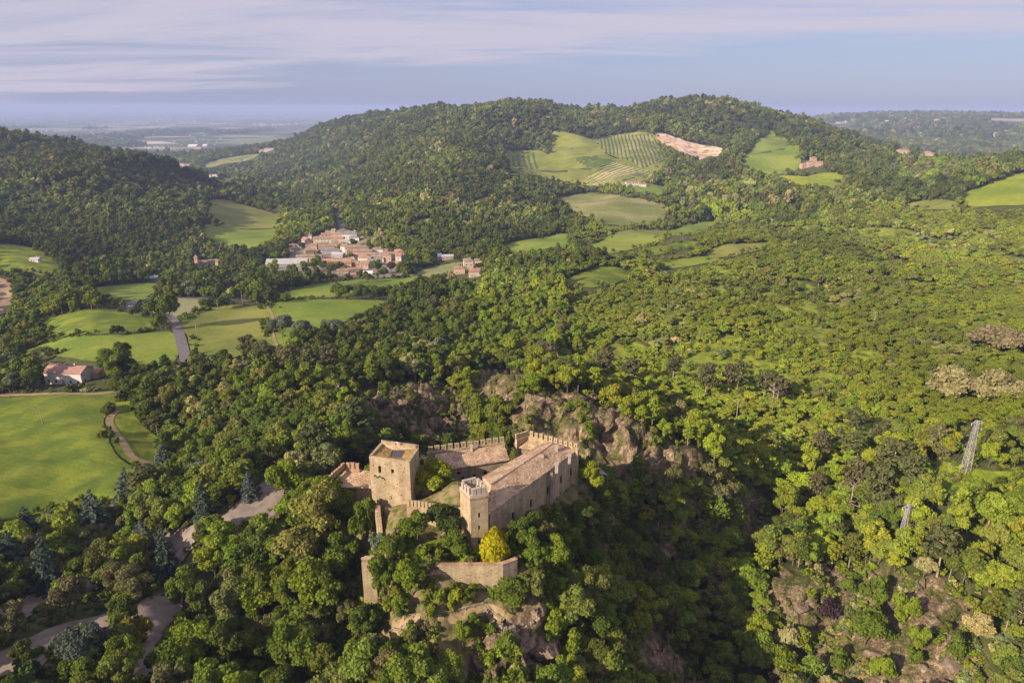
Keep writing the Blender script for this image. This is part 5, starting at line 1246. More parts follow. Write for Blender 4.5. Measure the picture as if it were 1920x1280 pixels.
# --- stepped spur wall below the keep
sp_ = empty('stepped_wall', PD(708, 980, 82)); tag(sp_, 'ruined stepped spur wall running down from the keep foot', 'ruined wall')
s0 = PD(707, 946, 76.3); s1 = PD(714, 1006, 80.6)
for i in range(9):
    a = s0+(s1-s0)*(i/9); b = s0+(s1-s0)*((i+1)/9); w_ = 1.15-0.03*i
    put_block(sp_, 'step', [(b.x-w_/2, b.y+.003*i), (b.x+w_/2, b.y+.003*i), (a.x+w_/2, a.y+.003*i), (a.x-w_/2, a.y+.003*i)], zz(86), a.z+random.uniform(-.12, .12), M_stone if i else M_brick)
kb = empty('keep_plinth', PD(745, 962, 80)); tag(kb, 'rubble plinth of tumbled masonry under the keep front', 'ruined wall')
u_ = (KP[1]-KP[0]).normalized(); un = Vector((u_.y, -u_.x)); p_ = KP[0]+u_*3.2+un*1.2; q_ = KP[1]+un*0.9+u_*0.6
put_block(kb, 'ledge', [p_, q_, q_-un*1.6, p_-un*1.6], zz(84), zz(77.6), M_stone); put_block(kb, 'footing', [p_+un*0.9+u_*1.2, q_+un*0.7, q_+un*0.1, p_+un*0.1+u_*1.2], zz(86), zz(79.6), M_brick)
# --- outer wall with terrace
ow = empty('outer_wall', PD(900, 1070, 82)); tag(ow, 'long low outer wall holding the grassy terrace in front of the tower', 'castle wall')
op = [PD(742, 1065, 77.9), PD(817, 1062.5, 77.7), PD(943, 1059.5, 77.5), PD(970, 1049, 77.4)]
for i in range(3):
    a, b = op[i].xy, op[i+1].xy; d = (b-a).normalized(); nn = Vector((-d.y, d.x))*0.75
    hol = []
    for q in range([6, 16, 3][i]):
        L_ = (b-a).length; s_ = L_*(q+0.5+random.uniform(-.3, .3))/[6, 16, 3][i]; z_ = op[i+1].z-random.uniform(1.0, 4.0); hol.append((0, s_-.13, s_+.13, z_-.1, z_+.1))
    put_block(ow, 'wall', [a+d*0.003, b, b+nn, a+d*0.003+nn], zz(86.5), op[i+1].z, M_stone if i < 2 else M_stone2, hol, paneName='putlog_hole')
    c_ = inset([a-d*0.02, b+d*0.02, b+nn, a+nn], -0.05); slab(ow, 'coping', [Vector((*q, op[i+1].z+0.16+0.004*i)) for q in c_], 0.15, M_brick)
# terrace fill
tp = [op[0].xy+Vector((0, .4)), op[1].xy+Vector((0, .4)), op[2].xy+Vector((0, .4)), op[3].xy+Vector((-.3, .3)), Vector((3, 112)), Vector((-8, 112)), Vector((-20, 108))]
drape('terrace_lawn', [(p.x, p.y) for p in tp], M_weed, k=1, off=0.12, step=1.0, keep=False)
# --- lower bastion
lbn = empty('lower_bastion', PD(690, 1060, 83)); tag(lbn, 'small battered bastion with arched corbels left of the outer wall', 'bastion')
l0, l1 = PD(677, 1049, 77.0).xy, PD(703, 1048, 77.0).xy; d = (l1-l0).normalized(); nn = Vector((-d.y, d.x))
put_block(lbn, 'wall', [l0, l1, l1+nn*2.0-d*0.3, l0+nn*2.0+d*0.3], zz(87), zz(77.6), M_stone)
merlons(lbn, l0+nn*0.2+d*0.1, l1+nn*0.2-d*0.1, 4, 0.42, 0.6, 0.4, zz(77.6), loop=False, mat=M_brick)
slab(lbn, 'parapet', [Vector((*q, zz(76.75))) for q in (l0-nn*0.08, l1-nn*0.08, l1+nn*0.45, l0+nn*0.45)], 0.24, M_stone)
# --- canvas shelter right of the wing
cs = empty('canvas_shelter', PD(1115, 885, 83)); tag(cs, 'grey tarpaulin shelter on poles just right of the long wing', 'shelter')
q = [PD(1098, 873, 80.2), PD(1114, 886, 81.0), PD(1140, 890, 81.0), PD(1122, 875, 80.0)]
slab(cs, 'tarpaulin', q, 0.05, flat_mat('grey_tarpaulin', (0.30, 0.30, 0.38), 0.5))
for v in q:
    tv, tf = tube([v+Vector((0, 0, -4)), v+Vector((0, 0, -0.06))], [0.07, 0.06], 5); meshobj('pole', rel(tv, cs.location), tf, M_wood, cs)
# --- fences and low walls on the spur
def fence(pts, lab, sp_=1.5, h=1.0, name='wooden_fence'):
    c = [cast(a, b) for a, b in pts]; cc = crom([tuple(p) for p in c], False, 6); L_ = [0]
    for a, b in zip(cc, cc[1:]): L_.append(L_[-1]+math.dist(a, b))
    n_ = max(int(L_[-1]/sp_), 2); t = np.linspace(0, L_[-1], n_+1); xs = np.interp(t, L_, [p[0] for p in cc]); ys = np.interp(t, L_, [p[1] for p in cc]); zs = ht(xs, ys)
    e = empty(name, (xs[0], ys[0], float(zs[0]))); tag(e, lab, 'fence')
    tv, tf = tube([(0, 0, -0.5), (0, 0, h)], [0.07, 0.06], 5); pm_ = bpy.data.meshes.new('post'); pm_.from_pydata(tv, [], tf); pm_.materials.append(M_wood)
    for x, y, z in zip(xs, ys, zs): link('post', pm_, e, Vector((x, y, float(z)))-e.location)
    for hh in (h*0.55, h*0.92):
        for i in range(n_):
            tv, tf = tube([Vector((xs[i], ys[i], float(zs[i])+hh)), Vector((xs[i+1], ys[i+1], float(zs[i+1])+hh))], [0.05, 0.05], 4); meshobj('rail', rel(tv, e.location), tf, M_wood, e)
fence([(742, 1166), (780, 1157), (830, 1153), (872, 1145), (905, 1136)], 'pale wooden fence along the footpath under the outer wall')
fence([(735, 1184), (765, 1198), (795, 1212), (822, 1226)], 'dark wooden handrail descending the grassy slope left of the ruin')
fence([(866, 1252), (885, 1264), (920, 1272), (960, 1276), (1000, 1276)], 'wooden fence along the lower footpath at the spur foot')
fence([(905, 1137), (915, 1146), (925, 1156), (940, 1166)], 'short wooden handrail above the curved stone lookout')
ribbon('footpath', [cast(a, b) for a, b in [(735, 1174), (780, 1162), (830, 1158), (872, 1150), (905, 1142), (930, 1150), (960, 1160), (1000, 1155), (1050, 1140)]], 1.3, M_sand, off=0.1, keep=False)
ribbon('footpath', [cast(a, b) for a, b in [(735, 1188), (765, 1202), (795, 1216), (830, 1232), (866, 1256), (920, 1276), (1000, 1280)]], 1.1, M_sand, off=0.1, keep=False)
lk = empty('stone_lookout', cast(970, 1172)); tag(lk, 'curved dry stone parapet of a lookout on the spur', 'stone wall')
lp = [cast(a, b) for a, b in [(912, 1148), (920, 1164), (936, 1177), (958, 1182), (980, 1180), (1000, 1174), (1010, 1160), (1000, 1148)]]
cc = crom([tuple(p) for p in lp], False, 3)
for i in range(len(cc)-1):
    a, b = Vector(cc[i]), Vector(cc[i+1]); d = (b-a).normalized(); nn = Vector((-d.y, d.x))*0.35; zt_ = float(ht(a.x, a.y))+0.75+random.uniform(-.12, .12)
    put_block(lk, 'stone_course', [a-nn+d*.01, b-nn, b+nn, a+nn+d*.01], zt_-2.6, zt_, M_stone2)
# boulders
bmr = bmesh.new(); bmesh.ops.create_icosphere(bmr, subdivisions=4, radius=1.0)
_pl = [Vector((random.gauss(0, 1), random.gauss(0, 1), random.gauss(0, 1))).normalized() for _ in range(16)]
for v in bmr.verts:      # a block broken along random planes
    d_ = v.co.normalized(); r_ = min([(0.62+0.03*i)/max(d_.dot(q), 1e-3) for i, q in enumerate(_pl)]+[1.25])
    a_, b_ = np.array([d_.x*3+d_.z*2]), np.array([d_.y*3+d_.z*4]); v.co = d_*r_*(1+0.07*float(fbm(a_, b_, 3, 8)[0])); v.co.z *= 0.75
rm = bpy.data.meshes.new('boulder'); bmr.to_mesh(rm); bmr.free()
M_rock = ramp_mat('bare_rock', [(0.07, 0.05, 0.04), (0.17, 0.12, 0.09), (0.30, 0.23, 0.17)], scale=1.2, detail=9, bump=1.0, distort=0.6); rm.materials.append(M_rock)
BO = [((905, 1235), 1.5, 'pale slanted boulder at the lower end of the spur'), ((1020, 1215), 2.3, 'largest grey-brown boulder on the bushy side of the spur'), ((985, 1205), 1.6, 'rounded boulder just below the curved lookout'), ((1045, 1235), 1.7, 'weathered boulder low on the right side of the spur'),
      ((1000, 1250), 1.3, 'small boulder above the lower footpath fence'), ((1500, 1135), 1.8, 'square boulder near the left edge of the rocky bank'), ((1650, 1230), 2.4, 'broad boulder in the middle of the rocky bank'), ((1790, 1240), 2.8, 'big reddish boulder at the right end of the rocky bank'),]
for (px, py), s, lab in BO:
    p = cast(px, py); o = link('boulder', rm, None, (p.x, p.y, p.z-s*0.1), random.random()*6, (s*1.2, s, s*0.9)); tag(o, lab, 'boulder')
# ------------------------------------------------------------------ plants one can single out in the photograph
def at_crown(px, py, hp, zoff=0.0):
    """foot of a plant whose crown is centred on a photo pixel and hp pixels tall"""
    return cast(px, py+hp*0.40)
def single_plant(kind, px, py, wp, tint, label, hp=None, cat=None, group=None, xyz=None):
    hp = hp or wp; p = xyz or at_crown(px, py, hp); dist = (p-Vector((0, 0, ZC))).dot(cf); wm = wp*dist/FPX; hm = hp*dist/FPX/0.85
    t = PAL[tint] if isinstance(tint, int) else tint
    if kind == 'b':
        k = random.randrange(7); c, tr = BN[k]; s = wm/8.6; return plant('broadleaf_tree', c, tr, p.x, p.y, s, t, label, 'tree', group, sz=max(0.6, hm/(9.5*s)), z=p.z)
    if kind == 's':
        c = SH[random.randrange(4)]; s = wm/4.2; return plant('shrub', c, None, p.x, p.y, s, t, label, 'shrub', group, sz=max(0.6, hm/(3.1*s)), z=p.z-0.2, pn='foliage')
    if kind == 'p':
        c, tr = PN[random.randrange(4)]; s = wm/6.6; return plant('pine_tree', c, tr, p.x, p.y, s, t, label, 'pine tree', group, sz=max(0.6, hm/(14.5*s)), z=p.z)
    if kind == 'c':
        c, tr = CD[random.randrange(4)]; s = wm/7.4; return plant('cedar_tree', c, tr, p.x, p.y, s, t, label, 'conifer', group, sz=max(0.6, hm/(13*s)), z=p.z)
BLUE = (.120, .150, .125); BLUE2 = (.085, .115, .085); PINE = (.125, .135, .050); PINE2 = (.095, .115, .038)
cb_ = cone_bush(6.6, 2.5, 901, 2600, 0.22)
p = PD(928, 1047, 78.6); e = empty('golden_conifer', p); c = link('foliage', cb_, e); c['tint'] = [.33, .295, .010]; tag(e, 'golden yellow cone-shaped conifer at the foot of the corner tower', 'conifer')
tvv, tff = tube([(0, 0, -0.6), (0, 0, 3)], [0.2, 0.1], 6); meshobj('trunk', tvv, tff, M_bark, e)
LIST = [
 ('b', 812, 912, 66, 5, 'bright yellow green tree filling the courtyard behind the curtain wall', 58, PD(812, 935, 78)), ('b', 846, 922, 34, 3, 'smaller courtyard tree beside the corner tower', 34, PD(846, 936, 78)), ('b', 797, 850, 26, 3, 'slim light tree between the keep and the rear battlement', 46),
 ('b', 783, 997, 48, 2, 'round green tree just below the left end of the curtain wall', 52), ('b', 838, 988, 58, 0, 'dusky round tree below the curtain wall beside the tower', 56), ('b', 850, 1030, 50, 2, 'low dome-shaped green tree on the terrace left of the golden conifer', 42),
 ('b', 738, 1036, 50, 2, 'green tree right of the small lower bastion', 44), ('s', 712, 1020, 36, 7, 'grey-green bush above the small lower bastion'), ('b', 684, 996, 46, 2, 'tall rounded tree hugging the stepped spur wall', 84),
 ('b', 722, 1098, 54, 2, 'tall tree leaning on the lower bastion on its right side', 84), ('b', 774, 1090, 60, 3, 'broad light tree in front of the left part of the outer wall', 62), ('s', 806, 1064, 30, 4, 'pale bush growing over the outer wall top'),
 ('s', 824, 1118, 26, 3, 'bright bush below the shaded part of the outer wall'), ('s', 858, 1117, 30, 5, 'lime bush below the sunlit part of the outer wall'), ('s', 808, 1143, 26, 3, 'small bright bush above the fenced footpath, left one'), ('s', 846, 1136, 22, 5, 'small bright bush above the fenced footpath, right one'),
 ('b', 966, 1124, 58, 2, 'wide green tree below the right corner of the outer wall', 48), ('s', 1000, 1100, 44, 4, 'olive bush right of the outer wall corner'), ('s', 955, 1030, 26, 2, 'green bush between golden conifer and terrace corner'), ('s', 962, 1045, 18, 3, 'ivy-like low bush at the terrace corner'),
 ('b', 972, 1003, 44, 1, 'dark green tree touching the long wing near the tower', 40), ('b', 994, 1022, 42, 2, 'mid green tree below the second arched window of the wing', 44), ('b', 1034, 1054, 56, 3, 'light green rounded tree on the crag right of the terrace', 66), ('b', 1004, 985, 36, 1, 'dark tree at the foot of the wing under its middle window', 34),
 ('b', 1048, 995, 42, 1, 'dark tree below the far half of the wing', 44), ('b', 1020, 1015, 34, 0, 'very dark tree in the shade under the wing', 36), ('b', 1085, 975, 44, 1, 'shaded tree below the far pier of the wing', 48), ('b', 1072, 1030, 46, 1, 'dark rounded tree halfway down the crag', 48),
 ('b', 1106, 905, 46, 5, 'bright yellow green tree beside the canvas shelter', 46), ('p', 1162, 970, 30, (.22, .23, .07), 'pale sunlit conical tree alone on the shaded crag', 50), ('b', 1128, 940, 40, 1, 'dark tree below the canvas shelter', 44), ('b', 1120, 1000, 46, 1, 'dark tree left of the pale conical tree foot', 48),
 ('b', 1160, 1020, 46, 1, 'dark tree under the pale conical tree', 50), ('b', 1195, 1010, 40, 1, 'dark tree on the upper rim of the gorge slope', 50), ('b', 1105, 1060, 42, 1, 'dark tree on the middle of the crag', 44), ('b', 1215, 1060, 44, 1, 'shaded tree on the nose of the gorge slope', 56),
 ('b', 1060, 1105, 40, 4, 'olive tree between the outer wall corner and the crag', 40), ('s', 1054, 1140, 44, 5, 'large lime bush on the right side of the spur'), ('s', 1040, 1172, 40, 3, 'bright bush above the boulders of the spur'), ('s', 1080, 1172, 40, 2, 'green bush beside the lime bush on the spur'),
 ('s', 1075, 1208, 46, 3, 'round bright bush below the boulders'), ('s', 1105, 1245, 40, 5, 'lime bush low on the right flank of the spur'), ('s', 1065, 1245, 38, 3, 'green bush near the right end of the lower fence'), ('s', 1125, 1225, 34, 2, 'green bush at the outer edge of the spur'),
 ('s', 1010, 1275, 44, 2, 'wide bush at the right end of the lower footpath'), ('b', 1150, 1130, 44, 2, 'tree standing out on the shaded slope below the spur', 50), ('b', 1200, 1170, 46, 5, 'sunlit yellow green tree on the dark gorge slope', 50), ('s', 1180, 1240, 34, 3, 'bright bush on the dark gorge slope foot'),
 ('b', 868, 1196, 36, 3, 'light green tree on the grass left of the lookout', 42), ('s', 884, 1168, 28, 2, 'small bush under the fenced footpath'), ('s', 955, 1205, 42, 2, 'round bush directly below the curved lookout'), ('b', 838, 1245, 40, 3, 'bright tree left of the lower footpath', 44), ('s', 775, 1190, 36, 4, 'grey-green low bush between the two upper fences'),
 ('b', 740, 1240, 48, 2, 'green tree at the left foot of the spur', 60), ('b', 690, 1180, 60, 1, 'dark tree at the left edge of the spur', 66), ('s', 790, 1270, 36, 2, 'bush at the bottom edge left of the lower fence', 34),
 ('b', 600, 975, 84, (.24, .24, .055), 'large pale yellow flowering tree left of the keep, upper one', 90), ('b', 565, 1035, 84, (.23, .225, .06), 'large pale yellow flowering tree left of the keep, lower one', 84), ('b', 640, 950, 66, 2, 'green tree below the low gatehouse range', 60), ('b', 545, 920, 60, 3, 'light green tree between the gravel path and the gatehouse range', 76),
 ('b', 640, 1060, 66, 2, 'green tree left of the lower bastion', 76), ('b', 600, 1110, 84, 3, 'big light green tree in the wood left of the bastion', 90), ('b', 480, 1130, 76, 3, 'vivid green tree right of the gravel path bend', 66), ('b', 490, 1045, 70, 1, 'dark tree right of the gravel path bend', 60),
 ('b', 380, 1230, 84, 3, 'light tree at the bottom right of the gravel paths', 90), ('b', 560, 1230, 90, 2, 'large tree at the bottom between path and spur', 86),
 # conifers by the gravel
 ('c', 187, 975, 62, BLUE, 'grey-blue cedar below the meadow corner', 96), ('c', 247, 925, 54, BLUE, 'blue-grey cedar nearest the end of the sandy track', 80), ('c', 277, 1022, 62, BLUE, 'spreading blue-grey cedar over the gravel', 80), ('c', 320, 1045, 46, BLUE2, 'narrow blue-grey fir at the gravel path bend', 110),
 ('c', 387, 950, 44, BLUE2, 'grey-green fir left of the upper gravel path', 80), ('c', 470, 915, 34, BLUE, 'small blue fir standing in the upper gravel path', 52), ('c', 33, 1045, 62, BLUE2, 'dark blue cedar at the left edge below the meadow', 90), ('c', 100, 1065, 52, BLUE2, 'tall dark blue fir above the lowest gravel path', 116),
 ('b', 173, 1228, 84, (.10, .12, .09), 'wide dusky grey tree on the lowest gravel path', 80), ('c', 313, 872, 44, BLUE, 'blue cedar at the edge of the sandy track', 70), ('p', 285, 925, 56, PINE, 'brownish conifer beside the blue cedar of the track', 80), ('b', 140, 1130, 62, 8, 'brownish bushy tree between the two gravel strips', 70),
 ('b', 203, 1072, 56, 4, 'olive tree among the blue cedars', 80), ('s', 257, 1183, 50, (.22, .20, .03), 'round yellowish bush at the gravel junction'), ('b', 240, 1245, 62, 3, 'light green tree at the bottom beside the gravel', 70), ('c', 60, 990, 50, BLUE2, 'dark fir under the meadow at the left', 70), ('c', 110, 990, 48, BLUE, 'grey-blue fir left of the first cedar', 66),
 ('s', 150, 1195, 34, 5, 'lime hedge bush at the edge of the lowest gravel path'), ('b', 30, 1180, 50, 8, 'brownish tree at the left edge between gravel strips', 56), ('s', 60, 1268, 56, 0, 'dark bush at the bottom left corner'),
 ('p', 598, 850, 56, PINE2, 'open pine with visible trunk behind the gatehouse range', 96), ('p', 660, 800, 60, PINE2, 'broad pine left above the keep', 66), ('b', 650, 835, 60, 3, 'light tree just left of the keep top', 60), ('b', 765, 826, 24, 3, 'small light tree peeping over the keep', 24),
 # right bank
 ('s', 1631, 1109, 48, 2, 'round bush at the upper middle of the rocky bank'), ('s', 1687, 1142, 48, 3, 'round bush right of the middle of the rocky bank'), ('b', 1620, 1185, 64, 2, 'largest tree in the middle of the rocky bank', 66), ('s', 1669, 1191, 28, 2, 'small round bush in the middle of the rocky bank'), ('s', 1721, 1198, 38, 3, 'light bush above the big reddish boulder'),
 ('s', 1708, 1231, 28, 2, 'small dark bush left of the big reddish boulder'), ('s', 1656, 1252, 44, 3, 'green bush at the bottom of the rocky bank'), ('s', 1592, 1100, 28, 2, 'small bush at the top of the rocky bank'), ('s', 1521, 1113, 20, 3, 'tiny bush on the pale rock at the left of the bank'), ('s', 1478, 1198, 46, 6, 'cream flowering bush at the left foot of the rocky bank'),
 ('s', 1548, 1145, 40, (.07, .045, .05), 'dark purplish bush on the rocky bank'), ('b', 1470, 1255, 66, 3, 'bright tree at the bottom of the gorge on the right', 60), ('s', 1570, 1240, 44, 2, 'green bush at the lower left of the rocky bank'), ('s', 1790, 1215, 40, 2, 'bush behind the big reddish boulder'),
 # hillside singles
 ('b', 1778, 735, 92, 6, 'wide cream flowering tree above the far pylon, left one', 56), ('b', 1872, 752, 80, 6, 'wide cream flowering tree above the far pylon, right one', 66), ('b', 1850, 655, 90, (.25, .21, .11), 'cream flowering tree high on the right slope, left one', 36), ('b', 1915, 652, 70, (.25, .21, .11), 'cream flowering tree high on the right edge', 38),
 ('b', 312, 597, 46, 2, 'big solitary round tree beside the road between the fields', 56), ('b', 225, 692, 58, 1, 'round dark tree right of the white farmhouse', 54), ('b', 205, 688, 34, 3, 'yellowish round tree touching the white farmhouse shed', 40), ('s', 90, 700, 34, 4, 'thin olive shrub in front of the white farmhouse'), ('s', 40, 705, 44, 2, 'green shrub left of the white farmhouse'),
 ('b', 530, 622, 36, 7, 'silvery willow at the near edge of the hay field, left one', 38), ('b', 570, 630, 36, 7, 'silvery willow at the near edge of the hay field, middle one', 38), ('b', 622, 628, 40, 7, 'silvery willow at the near edge of the hay field, right one', 38),
 ('s', 812, 952, 30, 2, 'ivy spilling over the middle of the curtain wall', 20), ('b', 624, 928, 52, 2, 'green tree in front of the gatehouse battlements', 50), ('b', 606, 915, 34, 3, 'small light tree at the left end of the gatehouse battlements', 40),
]
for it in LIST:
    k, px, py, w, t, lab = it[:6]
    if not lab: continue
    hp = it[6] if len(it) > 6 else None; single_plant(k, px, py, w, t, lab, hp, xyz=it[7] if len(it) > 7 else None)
PINES = [(1529, 925, 40, 60), (1757, 1044, 60, 90), (1638, 940, 64, 110), (1592, 915, 40, 90), (1902, 1160, 60, 110), (1905, 1240, 54, 70), (1488, 1012, 34, 60), (1558, 1005, 40, 60), (1590, 855, 44, 70), (1534, 850, 42, 66), (1665, 880, 74, 90), (1700, 900, 50, 80), (1025, 675, 44, 50), (1065, 710, 44, 54), (1321, 725, 40, 66), (1365, 722, 30, 60), (1380, 722, 32, 66), (1430, 735, 44, 60), (1455, 742, 40, 56), (1600, 800, 44, 50), (1640, 830, 46, 60), (1130, 690, 40, 50), (1180, 705, 38, 50), (1260, 700, 40, 50), (545, 690, 44, 60), (500, 680, 44, 60), (590, 700, 46, 66), (620, 690, 40, 60), (470, 665, 44, 50)]
pz = lambda px, py: 'on the slope by the near pylon' if px > 1450 and py > 780 else ('behind the rock ridge' if px > 900 else 'atop the wood beyond the gravel')
pl_ = ordinals([(i, 'old pine with bare pale trunk '+pz(q[0], q[1]), q[0]) for i, q in enumerate(PINES)])
for i, (px, py, w, h) in enumerate(PINES): single_plant('p', px, py, w*0.82, PINE if i % 3 else (.15, .135, .065), pl_[i], h, group='old pines '+pz(px, py))
DT = [bare(9, 40+i) for i in range(3)]
for i, (px, py, h, lab) in enumerate([(638, 742, 40, 'bare dead tree in the dark wood above the keep'), (1638, 598, 26, 'lone bare trunk standing in the right hillside wood'), (1445, 748, 50, 'bare grey tree left of the pole on the slope'), (1590, 935, 60, 'dead leafless trunk among the pines by the near pylon'), (1535, 1010, 40, 'small bare tree on the slope above the rocky bank'), (1900, 1150, 70, 'leaning bare trunk at the right edge'), (520, 1165, 44, 'bare twisted tree in the wood left of the spur'), (690, 812, 36, 'leafless grey tree just left of the keep top')]):
    p = cast(px, py+h*0.5); dist = (p-Vector((0, 0, ZC))).dot(cf); o = link('bare_tree', DT[i % 3], None, p, random.random()*6, max(h*dist/FPX/0.85/9, .4)); tag(o, lab, 'bare tree')
# ------------------------------------------------------------------ houses
def plaster(name, c): return ramp_mat(name, [tuple(k*0.82 for k in c), c], scale=0.5, detail=6)
MW = dict(w=plaster('white_render', (0.60, 0.55, 0.52)), c=plaster('cream_render', (0.52, 0.42, 0.31)), p=plaster('pink_render', (0.46, 0.31, 0.25)), o=plaster('orange_render', (0.50, 0.31, 0.19)), y=plaster('yellow_render', (0.55, 0.42, 0.22)), s=plaster('stone_wall', (0.38, 0.29, 0.21)), g=plaster('grey_wall', (0.33, 0.31, 0.31)))
MR = dict(t=tile_mat('terracotta_roof', (0.20, 0.12, 0.09), (0.33, 0.195, 0.14), (0.43, 0.27, 0.20), .8), r=tile_mat('pink_tile_roof', (0.26, 0.145, 0.12), (0.37, 0.21, 0.17), (0.46, 0.28, 0.23), .8), b=tile_mat('brown_roof', (0.17, 0.12, 0.09), (0.29, 0.205, 0.155), (0.40, 0.29, 0.22), .8),
          o=tile_mat('orange_roof', (0.32, 0.17, 0.10), (0.43, 0.24, 0.15), (0.52, 0.31, 0.20), .8), g=ramp_mat('grey_sheet_roof', [(0.30, 0.29, 0.31), (0.42, 0.40, 0.41)], scale=0.4), d=ramp_mat('slate_roof', [(0.13, 0.125, 0.15), (0.22, 0.21, 0.24)], scale=0.4), w=flat_mat('white_sheet_roof', (0.7, 0.7, 0.72), 0.5))
WINM = {}
def win_mesh(w, h):
    k = (round(w, 1), round(h, 1))
    if k not in WINM:
        me = bpy.data.meshes.new('window'); a, b = w/2, h/2; f = 0.10
        V_ = [(-a, 0, -b), (a, 0, -b), (a, 0, b), (-a, 0, b), (-a-f, -0.05, -b-f), (a+f, -0.05, -b-f), (a+f, -0.05, b+f), (-a-f, -0.05, b+f), (-a, -0.05, -b), (a, -0.05, -b), (a, -0.05, b), (-a, -0.05, b)]
        me.from_pydata(V_, [], [(0, 1, 2, 3), (4, 5, 9, 8), (5, 6, 10, 9), (6, 7, 11, 10), (7, 4, 8, 11)]); me.materials.append(M_dark); me.materials.append(MW['w']); me.polygons.foreach_set('material_index', [0, 1, 1, 1, 1]); WINM[k] = me
    return WINM[k]
DOORM = bpy.data.meshes.new('door'); DOORM.from_pydata([(-.5, -.04, 0), (.5, -.04, 0), (.5, -.04, 2.1), (-.5, -.04, 2.1), (-.5, .1, 0), (.5, .1, 0), (.5, .1, 2.1), (-.5, .1, 2.1)], [], [(0, 1, 2, 3), (1, 5, 6, 2), (4, 0, 3, 7), (3, 2, 6, 7)]); DOORM.materials.append(M_wood)
def house(px, py, w, d, h, rot, wall, roof, label, kind='gable', cat='house', group=None, floors=None, wins=True, name='house', pos=None, rh=None, chim=True):
    p = pos or cast(px, py); r_ = R(rot)
    # lowest ground under the footprint
    cs_, sn = math.cos(r_), math.sin(r_); zs = [float(ht(p.x+a*cs_-b*sn, p.y+a*sn+b*cs_)) for a in (-w/2, w/2) for b in (-d/2, d/2)]
    z0 = min(zs)-0.5; top = sum(zs)/4+h; e = empty(name, (p.x, p.y, z0), r_); tag(e, label, cat, group); H = top-z0
    a, b = w/2, d/2; rh = rh if rh is not None else d*0.22
    P4 = [(-a, -b), (a, -b), (a, b), (-a, b)]
    if kind == 'gable':
        V_ = [(x, y, 0) for x, y in P4]+[(x, y, H) for x, y in P4]+[(-a, 0, H+rh), (a, 0, H+rh)]; F_ = [(0, 1, 5, 4), (1, 2, 6, 9, 5), (2, 3, 7, 6), (3, 0, 4, 8, 7)]
        o = 0.45; k = rh/b; ro = [(-a-o, -b-o, H-k*o), (a+o, -b-o, H-k*o), (a+o, 0, H+rh+.02), (-a-o, 0, H+rh+.02), (a+o, b+o, H-k*o), (-a-o, b+o, H-k*o)]
        RV = [(x, y, z+.22) for x, y, z in ro]+[(x, y, z+.02) for x, y, z in ro]; RF = [(0, 1, 2, 3), (3, 2, 4, 5), (7, 6, 9, 8), (8, 9, 11, 10), (0, 6, 7, 1), (1, 7, 8, 2), (2, 8, 10, 4), (4, 10, 11, 5), (5, 11, 9, 3), (3, 9, 6, 0)]
    elif kind == 'hip':
        V_ = [(x, y, 0) for x, y in P4]+[(x, y, H) for x, y in P4]; F_ = [(0, 1, 5, 4), (1, 2, 6, 5), (2, 3, 7, 6), (3, 0, 4, 7)]; o = 0.5; q = max(a-b, 0.05)
        ro = [(-a-o, -b-o, H), (a+o, -b-o, H), (a+o, b+o, H), (-a-o, b+o, H), (-q, 0, H+rh), (q, 0, H+rh)]; RV = [(x, y, z+.2) for x, y, z in ro]+[(x, y, H) for x, y, z in ro[:4]]
        RF = [(0, 1, 5, 4), (1, 2, 5), (2, 3, 4, 5), (3, 0, 4), (0, 6, 7, 1), (1, 7, 8, 2), (2, 8, 9, 3), (3, 9, 6, 0), (9, 8, 7, 6)]
    else:
        V_ = [(x, y, 0) for x, y in P4]+[(x, y, H) for x, y in P4]; F_ = [(0, 1, 5, 4), (1, 2, 6, 5), (2, 3, 7, 6), (3, 0, 4, 7)]; o = 0.3
        ro = [(-a-o, -b-o, H), (a+o, -b-o, H), (a+o, b+o, H+rh), (-a-o, b+o, H+rh)]; RV = [(x, y, z+.25) for x, y, z in ro]+[(x, y, z+.01) for x, y, z in ro]; RF = [(0, 1, 2, 3), (7, 6, 5, 4), (0, 4, 5, 1), (1, 5, 6, 2), (2, 6, 7, 3), (3, 7, 4, 0)]
    meshobj('wall', V_, F_, MW[wall], e); meshobj('roof', RV, RF, MR[roof], e)
    if wins:
        fl_ = floors or max(1, int(h/2.9)); wm = win_mesh(0.9, 1.3)
        for side, (L_, off, ang) in enumerate(((w, -b-.03, 0), (d, -a-.03, -math.pi/2), (d, -a-.03, math.pi/2))):
            n_ = max(1, int(L_/3.4))
            for f in range(fl_):
                for i in range(n_):
                    if f == 0 and side == 0 and i == n_//2: continue
                    x = -L_/2+L_*(i+0.5)/n_; z = H-h+0.9+f*2.8+0.65
                    if z > H-0.5: continue
                    v = Matrix.Rotation(ang, 3, 'Z') @ Vector((x, off, z)); link('window', wm, e, v, ang)
        link('door', DOORM, e, (-w/2+w*(n_ // 2+.5)/max(n_, 1) if False else 0.0, -b-.02, H-h), 0)
    if chim and kind != 'flat' and w < 20:
        bm_ = bmesh.new(); r2 = bmesh.ops.create_cube(bm_, size=1.0)
        for v in r2['verts']: v.co = Vector((v.co.x*.6+a*.4, v.co.y*.6, (v.co.z+.5)*1.6+H+rh-0.5))
        me = bpy.data.meshes.new('chimney'); bm_.to_mesh(me); bm_.free(); me.materials.append(MW[wall]); link('chimney', me, e)
    return e
V = lambda zx, zy: (540+zx/7.385, 420+zy/7.385+3)
